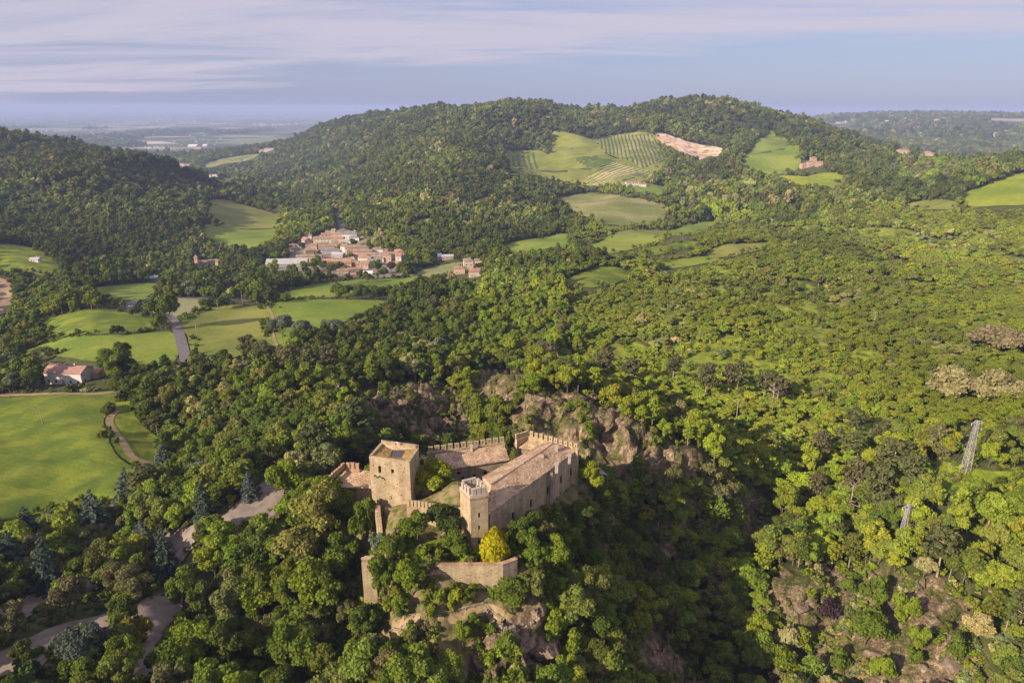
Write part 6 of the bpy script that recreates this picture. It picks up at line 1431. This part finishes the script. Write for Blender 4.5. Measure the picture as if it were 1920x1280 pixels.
VL = [  # zoomed survey of the village: x, y, width, depth, height, turn, wall, roof, what it looks like
 (285, 190, 9, 8, 6.5, 10, 'w', 'r', 'hip', 'pink hip-roofed house at the back left of the village'), (258, 255, 15, 9, 7, -55, 'p', 'r', 'gable', 'large pink-roofed block below the back left house'), (60, 305, 6, 5, 4, 15, 'o', 't', 'gable', 'orange cottage, upper one at the left fringe of the village'),
 (150, 315, 6, 5, 4.5, 0, 'w', 't', 'gable', 'white cottage beside the orange cottage of the left fringe'), (100, 355, 11, 5, 4, 14, 'w', 't', 'gable', 'long white cottage at the left fringe of the village'), (20, 405, 6, 5, 3.5, 10, 'p', 'b', 'gable', 'lowest pink hut at the left fringe of the village'), (20, 300, 5, 4, 3, 0, 'p', 't', 'gable', 'outermost small hut at the left fringe'),
 (430, 240, 12, 8, 7, 6, 'c', 'b', 'gable', 'cream house with brown roof facing the left fringe'), (540, 185, 13, 7, 7, 8, 'p', 't', 'gable', 'pink house in the back row with a white gable'), (590, 150, 12, 7, 6.5, 12, 'c', 'b', 'gable', 'brown-roofed house at the top of the village street'), (640, 150, 5, 8, 9, 0, 'c', 'b', 'gable', 'tall narrow cream house where the road enters'),
 (570, 245, 12, 8, 7, 10, 'w', 'b', 'gable', 'white-fronted brown house behind the yellow gable'), (700, 175, 14, 8, 6.5, -8, 's', 'b', 'gable', 'wide brown-roofed stone house right of the road entry'), (700, 235, 14, 8, 6.5, -6, 'p', 't', 'gable', 'wide pink house in the second row right of the road'), (860, 180, 18, 8, 6.5, -4, 'w', 'd', 'gable', 'long dark slate-roofed house at the back right'),
 (925, 222, 12, 7, 6.5, 0, 'w', 'd', 'hip', 'bright white house with blue-grey roof at the back right'), (830, 250, 10, 6, 4.5, 4, 'w', 'g', 'gable', 'low white house in front of the slate-roofed one'), (490, 300, 14, 7, 5.5, 12, 'w', 'b', 'gable', 'white-walled lane house in the middle left'), (540, 335, 18, 8, 5.5, 10, 'p', 'b', 'gable', 'broad brown roof in the middle left of the village'),
 (655, 310, 8, 13, 8, 16, 'y', 'b', 'gable', 'tall house with bright yellow gable end in the centre'), (590, 385, 24, 8, 5, 4, 'g', 'd', 'gable', 'long grey-blue roofed hall behind the big conifer'), (700, 445, 13, 8, 5, -10, 'g', 'g', 'gable', 'grey sheet-roofed shed in the village centre'), (310, 385, 12, 6, 4.5, 25, 's', 't', 'gable', 'low tan-roofed barn left of the dark conifer'),
 (370, 335, 7, 6, 7, 0, 'o', 'b', 'gable', 'narrow orange house next to the tan-roofed barn'), (300, 480, 27, 7, 5.5, 8, 'p', 'b', 'gable', 'long barn with pink gable above the orange roof'), (320, 525, 46, 8, 3.5, 11, 's', 'o', 'gable', 'very long low building with orange roof'), (0, 565, 40, 17, 6, 8, 'g', 'g', 'gable', 'large industrial shed with pale grey roof at the left'),
 (800, 365, 7, 10, 8, -20, 'w', 'b', 'gable', 'white gabled house opposite the yellow gable'), (960, 355, 26, 8, 6, 10, 's', 'b', 'gable', 'long terrace with light brown roof in the centre right'), (870, 415, 9, 8, 6.5, 20, 'o', 't', 'gable', 'orange-walled house below the long terrace'), (985, 420, 12, 8, 6.5, 8, 'p', 't', 'gable', 'pink house just below the long terrace'),
 (1090, 420, 13, 8, 6.5, 6, 'p', 'b', 'gable', 'brown-roofed pink house right below the long terrace'), (1000, 470, 20, 7, 6, -22, 'p', 't', 'gable', 'row with pinkish front facing the meadow, upper part'), (1080, 505, 15, 7, 6, -20, 'c', 'b', 'gable', 'row with cream front facing the meadow, lower part'), (1250, 385, 13, 8, 6, 0, 'w', 'b', 'hip', 'brown hip-roofed house with a white gable, right side'),
 (1350, 345, 20, 7, 4, 8, 'w', 'w', 'flat', 'white flat-roofed shed at the back right edge'), (1400, 385, 10, 6, 4.5, 0, 's', 't', 'gable', 'small terracotta barn under the white flat shed'), (1250, 450, 17, 8, 5.5, 4, 'w', 'b', 'gable', 'brown-roofed house in the right-hand court'), (1230, 505, 16, 9, 5.5, 4, 'w', 'b', 'gable', 'house with wide brown roof behind the white front'),
 (1200, 550, 13, 7, 6, -10, 'w', 'd', 'gable', 'house with large bright white front near the meadow'), (1385, 500, 9, 8, 9, -4, 'p', 't', 'hip', 'tall pink house with bands of balconies'), (1470, 470, 10, 8, 7.5, 0, 'c', 't', 'gable', 'cream house between the pink tower house and the orange roof'), (1565, 420, 13, 9, 6.5, 14, 'o', 'o', 'hip', 'orange-roofed house at the far right of the village'),
 (1540, 500, 6, 10, 8, 0, 'w', 't', 'gable', 'narrow white-ended house at the right edge'), (1470, 555, 15, 6, 3.5, 14, 'o', 'o', 'gable', 'low bright orange roof at the right front'), (820, 590, 9, 8, 6.5, 10, 'y', 't', 'gable', 'ochre house at the front beside the big tree'), (905, 575, 11, 7, 5.5, -14, 'p', 't', 'gable', 'pink-roofed house in the front court'),
 (1010, 600, 9, 7, 6, 6, 'o', 't', 'gable', 'orange-walled house in the front court'), (1080, 600, 9, 11, 7, -8, 'p', 'b', 'gable', 'house with greyish side and steep roof at the front'), (740, 520, 19, 6, 3.5, 12, 's', 'o', 'gable', 'low orange roof between big tree and centre'), (930, 645, 14, 6, 4, 20, 'p', 't', 'gable', 'low tiled row at the front edge of the village'),
 (920, 705, 15, 6, 3, 20, 'p', 'r', 'gable', 'long pink roof lowest in the village'), (1090, 690, 11, 5, 3, 6, 'w', 'w', 'flat', 'small white shed at the front edge of the village'), (755, 665, 10, 6, 4, 16, 'c', 't', 'gable', 'cream cottage at the front left, below the ochre house'), (965, 65, 9, 4, 3, 0, 'w', 'g', 'gable', 'small pale shed up the slope behind the village'), (1080, 115, 3.5, 4, 6, 0, 'c', 'b', 'gable', 'tiny cream wayside chapel behind the village')]
for (zx, zy, w, d, h, rot, wl, rf, kd, lab) in VL:
    px, py = V(zx, zy); house(px, py, w, d, h*0.86, rot, wl, rf, lab, kind=kd, group='village houses')
# other buildings
e = house(133, 714, 17.5, 9, 5.6, -4, 'w', 'r', 'white farmhouse with long red roof above the bright meadow', cat='farmhouse', name='farmhouse')
house(98, 710, 5.5, 8, 6.0, -4, 'w', 'r', 'white two-storey wing at the left end of the farmhouse', kind='gable', cat='farmhouse', name='farmhouse', rh=0.9)
house(176, 706, 7, 6, 2.6, 8, 's', 'o', 'small red-roofed shed attached right of the farmhouse', cat='shed', name='farm_shed', wins=False, kind='flat', rh=0.6)
OB = [(878, 503, 9, 9, 8, 10, 'c', 'b', 'hip', 'tall cream farmhouse at the woodland edge right of the village'), (862, 513, 10, 7, 5.5, 0, 'p', 't', 'hip', 'lower pink farmhouse left of the tall cream one'), (890, 518, 10, 9, 5, 6, 'c', 't', 'gable', 'tiled annex in front of the tall cream farmhouse'), (897, 497, 7, 6, 5, 0, 'y', 'b', 'gable', 'small yellow outbuilding behind the tall cream farmhouse'),
 (818, 487, 11, 8, 4, 8, 'w', 'w', 'flat', 'white-roofed shed between village and farmhouses'), (839, 486, 12, 7, 3.5, 8, 's', 'g', 'gable', 'grey-roofed barn beside the white-roofed shed'),
 (1186, 348, 24, 10, 6, 6, 'w', 't', 'gable', 'white hill farmhouse under the striped vineyard'), (1205, 350, 12, 9, 4, -10, 'w', 'b', 'gable', 'low annex right of the white hill farmhouse'),
 (1507, 315, 13, 9, 6, 10, 'p', 'r', 'gable', 'left house of the pink hillside hamlet'), (1519, 312, 12, 10, 8, 0, 'p', 't', 'hip', 'middle house of the pink hillside hamlet'), (1524, 305, 10, 9, 9, 0, 'o', 'r', 'hip', 'highest house of the pink hillside hamlet'), (1535, 311, 12, 8, 6, -10, 'p', 'r', 'gable', 'right house of the pink hillside hamlet'), (1553, 311, 10, 6, 4, 0, 'p', 't', 'gable', 'small outlying barn right of the pink hamlet'),
 (1690, 287, 26, 14, 8, 4, 'c', 'r', 'hip', 'left house on the wooded crest at the right'), (1703, 288, 14, 12, 7, 0, 'p', 'r', 'gable', 'second house on the wooded crest'), (1733, 291, 30, 14, 7, -14, 'p', 'r', 'gable', 'long roof in the middle of the wooded crest'), (1752, 294, 22, 14, 7, -8, 'c', 't', 'gable', 'lower house right of the long roof on the crest'), (1806, 297, 16, 12, 7, 0, 'p', 't', 'gable', 'lone house at the right end of the wooded crest'),
 (388, 500, 15, 9, 5, 4, 'c', 't', 'gable', 'cream house left of the village beyond the conifers'), (403, 497, 10, 8, 4.5, 4, 'c', 'b', 'gable', 'second house beside the little bell tower'), (430, 536, 14, 8, 4, 0, 'p', 't', 'gable', 'brick-red barn among trees below the village'), (288, 527, 9, 6, 3.5, 12, 'g', 'g', 'gable', 'grey hut at the foot of the left hill'), (355, 523, 11, 5, 3, 4, 'c', 'w', 'flat', 'pale low shed at the foot of the left hill'), (68, 491, 8, 6, 3, 0, 'w', 'g', 'gable', 'tiny white hut on the terraces of the left hill'), (430, 585, 1, 1, 1, 0, 'w', 'w', 'flat', ''),
 (342, 312, 22, 14, 9, 0, 'w', 't', 'gable', 'white house of the next village, left one'), (352, 313, 18, 14, 8, 10, 'p', 'r', 'gable', 'pink house of the next village, right one'), (336, 315, 16, 12, 7, 0, 'w', 't', 'gable', 'small white house of the next village, lowest one'), (393, 332, 14, 10, 7, 0, 'w', 't', 'gable', 'white house by the far road, left one'), (403, 332, 16, 10, 7, 0, 'w', 'g', 'gable', 'white house by the far road, middle one'), (411, 333, 12, 10, 6, 0, 'c', 't', 'gable', 'cream house by the far road, right one'),
 (492, 286, 24, 14, 8, 8, 'c', 'r', 'gable', 'red-roofed farm on the far spur, left one'), (505, 283, 36, 14, 8, 8, 'w', 'r', 'gable', 'long red-roofed farm on the far spur'), (362, 276, 60, 34, 10, 0, 'w', 'w', 'flat', 'large white factory hall in the far valley'), (372, 280, 46, 28, 9, 0, 'p', 'r', 'gable', 'pink-roofed factory hall in the far valley'), (385, 275, 30, 26, 10, 0, 'w', 'w', 'flat', 'right white factory hall in the far valley'), (350, 287, 30, 18, 8, 0, 'c', 't', 'gable', 'cream house block below the far factories'), (378, 289, 30, 18, 8, 0, 'w', 'g', 'gable', 'grey-roofed house block below the far factories'), (282, 279, 26, 18, 9, 0, 'w', 't', 'gable', 'white house peeping over the left hill'), (310, 284, 26, 16, 8, 0, 'c', 't', 'gable', 'cream house beyond the left hill'),
 (517, 353, 12, 9, 6, 0, 'w', 't', 'gable', 'white house by the road bend beyond the village, left one'), (526, 356, 12, 9, 6, 0, 'w', 'g', 'gable', 'white house by the road bend beyond the village, right one'), (447, 340, 10, 8, 5, 0, 'g', 'g', 'gable', 'grey barn by the small far field')]
for (px, py, w, d, h, rot, wl, rf, kd, lab) in OB:
    if lab: house(px, py, w, d, h, rot, wl, rf, lab, kind=kd)
for (px, py, w, h, wl, rf, lab) in [(1593, 228, 70, 12, 'w', 't', 'white farm on the far blue ridge, leftmost'), (1666, 233, 50, 16, 'w', 'w', 'white farm on the far blue ridge, second from left'), (1683, 232, 50, 12, 'p', 't', 'pink farm on the far blue ridge beside a white one'), (1713, 243, 60, 14, 'p', 't', 'wide house below the far ridge top'), (1755, 236, 20, 34, 'o', 'o', 'far brick tower on the blue ridge'), (1704, 225, 46, 14, 'c', 'b', 'ridge-top village house, left one'), (1718, 224, 50, 14, 'c', 'b', 'ridge-top village house, middle one'), (1797, 223, 50, 13, 'c', 't', 'ridge-top village house, right one'), (1868, 256, 44, 14, 'w', 't', 'pale house on the far slope at right, left one'), (1886, 252, 60, 14, 'c', 'y' if False else 't', 'cream house on the far slope at right, right one')]:
    house(px, py, w, 34, h, random.uniform(-10, 10), wl, rf, lab, pos=None, wins=False, chim=False)
# little bell tower
bt = house(371, 506, 3.2, 3.2, 13, 0, 'o', 'b', 'slim brick bell tower left of the village', kind='hip', cat='bell tower', name='bell_tower', wins=False, rh=3.0, chim=False)
wmx = win_mesh(0.8, 1.6)
for a_ in (0, -math.pi/2, math.pi/2): link('window', wmx, bt, Matrix.Rotation(a_, 3, 'Z') @ Vector((0, -1.63, 12)), a_)
# far towns scattered over the plain: too many and too far to tell apart
rr = random.Random(4); V_ = []; F_ = []
for cxp, cyp, n_, spx, spy in ((510, 234, 90, 60, 3), (450, 214, 20, 20, 1.5), (330, 228, 40, 120, 8), (90, 246, 30, 80, 2), (200, 228, 40, 160, 8), (380, 262, 40, 70, 10), (300, 278, 30, 40, 5), (560, 222, 26, 60, 5)):
    for i in range(n_):
        px, py = cxp+rr.gauss(0, spx/2), cyp+rr.gauss(0, spy/2)
        if py < 212: continue
        q = cast(px, py, ymin=2500)
        if abs((q-Vector((0, 0, ZC))).normalized().dot(ray(px, py).normalized())-1) > 1e-6: continue
        s = q.y/1280*rr.uniform(1.2, 3.0)/2; hh = min(s*0.8, 22); o = len(V_)
        V_ += [(q.x+a*s, q.y+b*s*1.2, q.z+c) for c in (-1, hh) for a, b in ((-1, -1), (1, -1), (1, 1), (-1, 1))]+[(q.x-s, q.y, q.z+hh*1.4), (q.x+s, q.y, q.z+hh*1.4)]
        F_ += [tuple(o+k for k in f) for f in ((0, 1, 5, 4), (1, 2, 6, 9, 5), (2, 3, 7, 6), (3, 0, 4, 8, 7), (4, 5, 9, 8), (8, 9, 6, 7))]
o = meshobj('distant_towns', V_, F_, [MW['w'], MR['r'], MW['c']], midx=[rr.choice([0, 1, 2]) if i % 6 < 4 else 1 for i in range(len(F_))]); o['kind'] = 'stuff'

# ------------------------------------------------------------------ pylons, poles, cables
M_steel = flat_mat('galvanised_steel', (0.42, 0.38, 0.41), 0.6, 0.2)
def bars(segs, r_):
    V_ = []; F_ = []
    for a, b in segs:
        v, f = tube([a, b], [r_, r_], 4); o = len(V_); V_ += v; F_ += [tuple(o+k for k in q) for q in f]
    return V_, F_
def pylon(px, py, ptop, label):
    p = cast(px, py, ymin=100); dist = (p-Vector((0, 0, ZC))).dot(cf)
    # height from the top pixel at the same plan position
    H = None
    for k in range(60, 400):
        X_, Y_ = topix(np.array([p.x]), np.array([p.y]), np.array([p.z+k/10])); 
        if Y_[0] <= ptop: H = k/10; break
    H = H or 16; e = empty('lattice_pylon', p, R(20)); tag(e, label, 'pylon'); B = H*0.058; T = H*0.024
    cr_ = lambda z: [Vector((sx*(B+(T-B)*z/H), sy*(B+(T-B)*z/H), z)) for sx, sy in ((-1, -1), (1, -1), (1, 1), (-1, 1))]
    for k in range(4):
        tv, tf = tube([cr_(-0.6)[k], cr_(H)[k]], [0.075, 0.055], 4); meshobj('leg', tv, tf, M_steel, e)
    zs = [H*(1-(1-i/11)**1.15) for i in range(12)]; segs = []
    for i in range(11):
        a, b = cr_(zs[i]), cr_(zs[i+1])
        for k in range(4): segs += [(a[k], b[(k+1) % 4]), (a[(k+1) % 4], b[k]), (b[k], b[(k+1) % 4])]
    tv, tf = bars(segs, 0.03); o = meshobj('cross_bracing', tv, tf, M_steel, e)
    for z, sgn, L_ in ((H*0.985, -1, 1.9), (H*0.985, 1, 1.9), (H*0.86, 1, 2.2)):
        s_ = [(Vector((0, y, z)), Vector((sgn*L_, 0, z-0.15))) for y in (-T, T)]+[(Vector((0, 0, z-0.9)), Vector((sgn*L_, 0, z-0.15))), (Vector((sgn*L_*.5, 0, z-.1)), Vector((sgn*L_*.5, 0, z-.55)))]
        tv, tf = bars(s_, 0.075); meshobj('crossarm', tv, tf, M_steel, e)
        tv, tf = bars([(Vector((sgn*L_, 0, z-.15)), Vector((sgn*L_, 0, z-.8)))], 0.06); meshobj('insulator', tv, tf, M_white, e)
    return e, H
pyA, HA = pylon(1808, 889, 789, 'far lattice power pylon standing in the grass clearing'); pyB, HB = pylon(1688, 1018, 946, 'near lattice power pylon rising out of the trees')
def cable(a, b, sag, label, group):
    pts = [a+(b-a)*(i/24)+Vector((0, 0, -sag*4*(i/24)*(1-i/24))) for i in range(25)]; tv, tf = tube(pts, [0.028]*25, 3); o = meshobj('power_cable', [tuple(Vector(v)-a) for v in tv], tf, flat_mat('cable', (0.25, 0.24, 0.24), .5), None); o.location = a; tag(o, label, 'cable', group)
for k, (z_, s_, L_) in enumerate(((.985, -1, 1.9), (.985, 1, 1.9), (.86, 1, 2.2))):
    wa = pyA.matrix_basis @ Vector((s_*L_, 0, HA*z_-.8)); wb = pyB.matrix_basis @ Vector((s_*L_, 0, HB*z_-.8)); end = PY(1425+k*26, 1370, 62)
    w3 = ['left', 'upper right', 'lower right'][k]; cable(wa, wb, 0.8, f'thin power cable between the two pylons, on the {w3} arms', 'cables between the pylons'); cable(wb, end, 1.5, f'thin power cable dropping from the near pylon, hung on its {w3} arm', 'cables below the near pylon')
def pole(px, pyb, pyt, label, bar=0.0, mat=None):
    p = cast(px, pyb); dist = (p-Vector((0, 0, ZC))).dot(cf); H = max((pyb-pyt)*dist/FPX/0.9, 4); e = empty('utility_pole', p); tag(e, label, 'utility pole')
    tv, tf = tube([(0, 0, -.8), (0, 0, H)], [0.16, 0.10], 6); meshobj('pole', tv, tf, mat or M_palebark, e)
    tv, tf = tube([(-max(bar, .5), 0, H-.3), (max(bar, .5), 0, H-.3)], [0.08, 0.08], 4); meshobj('crossarm', tv, tf, M_wood, e); return e
pole(80, 795, 762, 'pale pole standing in the bright meadow'); pole(412, 603, 565, 'pole in the hay field right of the round tree'); pole(369, 628, 606, 'short pole beside the road through the fields'); pole(455, 570, 548, 'pole beside the far end of the field road')
pole(1380, 790, 750, 'wooden pole with broad crossbar among the trees on the slope', 2.2)
# vehicles
def car(px, py, rot, body, label):
    p = cast(px, py); e = empty('parked_car', p+Vector((0, 0, .35+.0008*p.y)), R(rot)); tag(e, label, 'car')
    bm_ = bmesh.new(); r_ = bmesh.ops.create_cube(bm_, size=1.0)
    for v in r_['verts']: v.co = Vector((v.co.x*4.2, v.co.y*1.75, v.co.z*0.65+.62))
    bmesh.ops.bevel(bm_, geom=bm_.edges[:], offset=0.12, segments=2, affect='EDGES'); me = bpy.data.meshes.new('body'); bm_.to_mesh(me); bm_.free(); me.materials.append(body); link('body', me, e)
    V_ = [(-1.6, -.8, .94), (1.0, -.8, .94), (1.0, .8, .94), (-1.6, .8, .94), (-1.2, -.65, 1.45), (.4, -.65, 1.45), (.4, .65, 1.45), (-1.2, .65, 1.45)]; meshobj('cabin', V_, [(0, 1, 5, 4), (1, 2, 6, 5), (2, 3, 7, 6), (3, 0, 4, 7), (4, 5, 6, 7)], [M_dark, body], e, midx=[0, 0, 0, 0, 1])
    tv, tf = tube([(0, -.1, 0), (0, .1, 0)], [.32, .32], 12); wm = bpy.data.meshes.new('wheel'); wm.from_pydata(tv, [], tf+[tuple(reversed(range(12)))]); wm.materials.append(M_dark)
    for sx in (-1.3, 1.3):
        for sy in (-.82, .82): link('wheel', wm, e, (sx, sy, .32))
car(244, 579, 75, flat_mat('white_paint', (0.7, 0.7, 0.7), .3), 'white car on the road bend between the fields')
car(53, 700, 20, flat_mat('orange_paint', (0.5, 0.16, 0.05), .4), 'small orange vehicle parked left of the white farmhouse')

# ------------------------------------------------------------------ vineyards on the hill
M_vine = ramp_mat('vine_leaves', [(0.05, 0.085, 0.02), (0.10, 0.14, 0.03)], scale=0.5, detail=5)
M_vsoil = grass('vineyard_floor', (0.24, 0.22, 0.08), (0.33, 0.28, 0.13), (0.42, 0.34, 0.2), 0.03)
def vineyard(poly_px, dir_px, sp_, w, h, floor, label, mat=M_vine):
    poly = castpoly(poly_px, 900); a, b = cast(*dir_px[0], 900), cast(*dir_px[1], 900); d = Vector((b.x-a.x, b.y-a.y)).normalized(); n_ = Vector((-d.y, d.x))
    if floor: drape('vineyard_floor', poly, floor, k=1, off=0.9, keep=False)
    P_ = np.array([p[:2] for p in poly]); s_ = P_@np.array(n_); t_ = P_@np.array(d); V_ = []; F_ = []
    for s in np.arange(s_.min()+sp_/2, s_.max(), sp_):
        t = np.arange(t_.min(), t_.max(), 6.0); x = n_.x*s+d.x*t; y = n_.y*s+d.y*t; ins = inpoly(x, y, [tuple(q) for q in P_]); z = ht(x, y)
        for i in range(len(t)-1):
            if not (ins[i] and ins[i+1]) or random.random() < 0.03: continue
            o = len(V_); hh = h*random.uniform(.75, 1.15)
            for (X, Y, Z_) in ((x[i], y[i], z[i]), (x[i+1], y[i+1], z[i+1])):
                V_ += [(X-n_.x*w/2, Y-n_.y*w/2, Z_), (X-n_.x*w/2, Y-n_.y*w/2, Z_+hh+.0007*Y), (X+n_.x*w/2, Y+n_.y*w/2, Z_+hh+.0007*Y), (X+n_.x*w/2, Y+n_.y*w/2, Z_)]
            F_ += [(o, o+4, o+5, o+1), (o+1, o+5, o+6, o+2), (o+2, o+6, o+7, o+3)]
    o = meshobj('vine_rows', V_, F_, mat); tag(o, label, 'vineyard', kind='stuff')
vineyard([(1112, 262), (1150, 255), (1222, 254), (1232, 275), (1248, 300), (1205, 318), (1160, 300), (1130, 286)], ((1170, 300), (1160, 258)), 8.6, 2.8, 1.7, M_brown, 'straight vine rows high on the middle hill')
vineyard([(1090, 348), (1105, 330), (1150, 306), (1215, 322), (1218, 330), (1160, 345), (1115, 352)], ((1110, 345), (1165, 320)), 10.5, 4.6, 1.4, M_vsoil, 'curving striped vine rows above the hill farmhouse', M_fresh)
vineyard([(1075, 300), (1120, 293), (1155, 304), (1120, 318)], ((1085, 305), (1130, 300)), 8.0, 3.0, 1.5, None, 'dark narrow vine rows in the hill meadow')
vineyard([(950, 288), (1003, 284), (1010, 312), (968, 325)], ((970, 322), (955, 290)), 13.0, 4.5, 1.5, None, 'vine rows at the left end of the hill meadow')

# ground of the village: lanes and yards, and its garden trees
drape('village_yard', VILLAGE_POLY, ramp_mat('yard_ground', [(0.10, 0.11, 0.04), (0.22, 0.18, 0.13), (0.32, 0.27, 0.22)], scale=0.06, detail=8, distort=0.6), k=3, off=0.2, keep=False)
for i, (zx, zy, w, t, k, lab) in enumerate([(440, 420, 12, 0, 'c', 'dark conifer left of the grey-blue hall'), (600, 660, 20, 4, 'p', 'large open-crowned tree in front of the long orange roof'), (1650, 500, 20, 0, 'c', 'big dark cedar at the right end of the village'), (1800, 510, 15, 1, 'b', 'dark round tree right of the big cedar'), (870, 470, 11, 2, 'b', 'green tree between the orange house and the ochre house'),
   (710, 360, 10, 3, 'b', 'light green tree below the yellow gable'), (1240, 640, 20, 2, 'b', 'round green tree hiding the white-fronted house'), (1430, 640, 18, (.10, .06, .065), 'b', 'dark purple-leaved tree at the right front of the village'), (910, 290, 12, 1, 'b', 'dark tree between the slate roof and the long terrace'), (200, 340, 12, 1, 'b', 'dark tree beside the left fringe cottages'),
   (380, 450, 12, 1, 'c', 'second dark conifer by the grey-blue hall'), (250, 620, 16, 3, 'b', 'yellow-green tree before the industrial shed'), (80, 680, 18, 3, 'b', 'light tree before the left end of the industrial shed'), (400, 590, 20, 2, 'b', 'green tree before the long orange roof, left of the open-crowned one'), (1000, 740, 14, 1, 'b', 'tree below the lowest pink roof'), (840, 780, 14, 4, 'b', 'olive tree at the meadow edge below the cream cottage'),
   (1560, 650, 16, 2, 'b', 'tree at the meadow edge under the big cedar'), (1100, 760, 14, 2, 'b', 'green tree below the small white shed'), (1330, 720, 16, 1, 'b', 'dark tree at the meadow edge left of the purple one'), (1180, 330, 9, 2, 'b', 'small tree behind the long terrace'), (500, 620, 16, 1, 'b', 'dark tree left of the large open-crowned tree'), (720, 620, 14, 1, 'b', 'dark tree right of the large open-crowned tree'), (1470, 400, 9, 1, 'b', 'small dark tree by the terracotta barn')]):
    single_plant(k, 540+zx/7.385, 420+zy/7.385, w, t, lab, w*1.15)
hr = random.Random(8)
for nm, pts, w in (('hedge between the two middle meadows', [(632, 545), (648, 548), (664, 546), (680, 549), (696, 548), (712, 551), (728, 550), (744, 553), (760, 551), (776, 555), (792, 553), (640, 553), (672, 555), (704, 557), (736, 559), (768, 561), (800, 562)], 22),
                   ('hedge along the near bend of the field road', [(385, 570), (398, 566), (412, 572), (424, 570)], 18), ('hedge left of the round solitary tree', [(275, 590), (262, 585), (250, 588), (226, 620), (214, 622)], 17),
                   ('hedge between the left meadows', [(470, 560), (485, 556), (500, 560), (520, 558), (540, 560)], 16)):
    ol = ordinals([(i, 'bushy tree of the '+nm, q[0]) for i, q in enumerate(pts)])
    for i, (px, py) in enumerate(pts):
        single_plant('b', px, py+2, w*hr.uniform(.8, 1.2), hr.choice([0, 1, 1, 2, 4]), ol[i], w*hr.uniform(.8, 1.1), group='trees of the '+nm)
# ------------------------------------------------------------------ air
def haze():
    bm_ = bmesh.new(); bmesh.ops.create_cube(bm_, size=1.0)
    zt = max(ZC+4, float(GZ[GY < 6000].max())+30); zb = ZC-262-40
    for v in bm_.verts: v.co = Vector((v.co.x*330000, v.co.y*330000, zb if v.co.z < 0 else zt))
    me = bpy.data.meshes.new('haze'); bm_.to_mesh(me); bm_.free()
    m = bpy.data.materials.new('air'); m.use_nodes = True; nt = m.node_tree; nt.nodes.clear()
    out = nt.nodes.new('ShaderNodeOutputMaterial'); v = nt.nodes.new('ShaderNodeVolumePrincipled')
    v.inputs['Density'].default_value = HAZE_D; v.inputs['Color'].default_value = HAZE_C; v.inputs['Anisotropy'].default_value = 0.0
    nt.links.new(v.outputs[0], out.inputs['Volume']); me.materials.append(m)
    tag(link('haze', me), kind='stuff')
HAZE_D = 0.00009; HAZE_C = (0.48, 0.58, 0.93, 1)
haze()
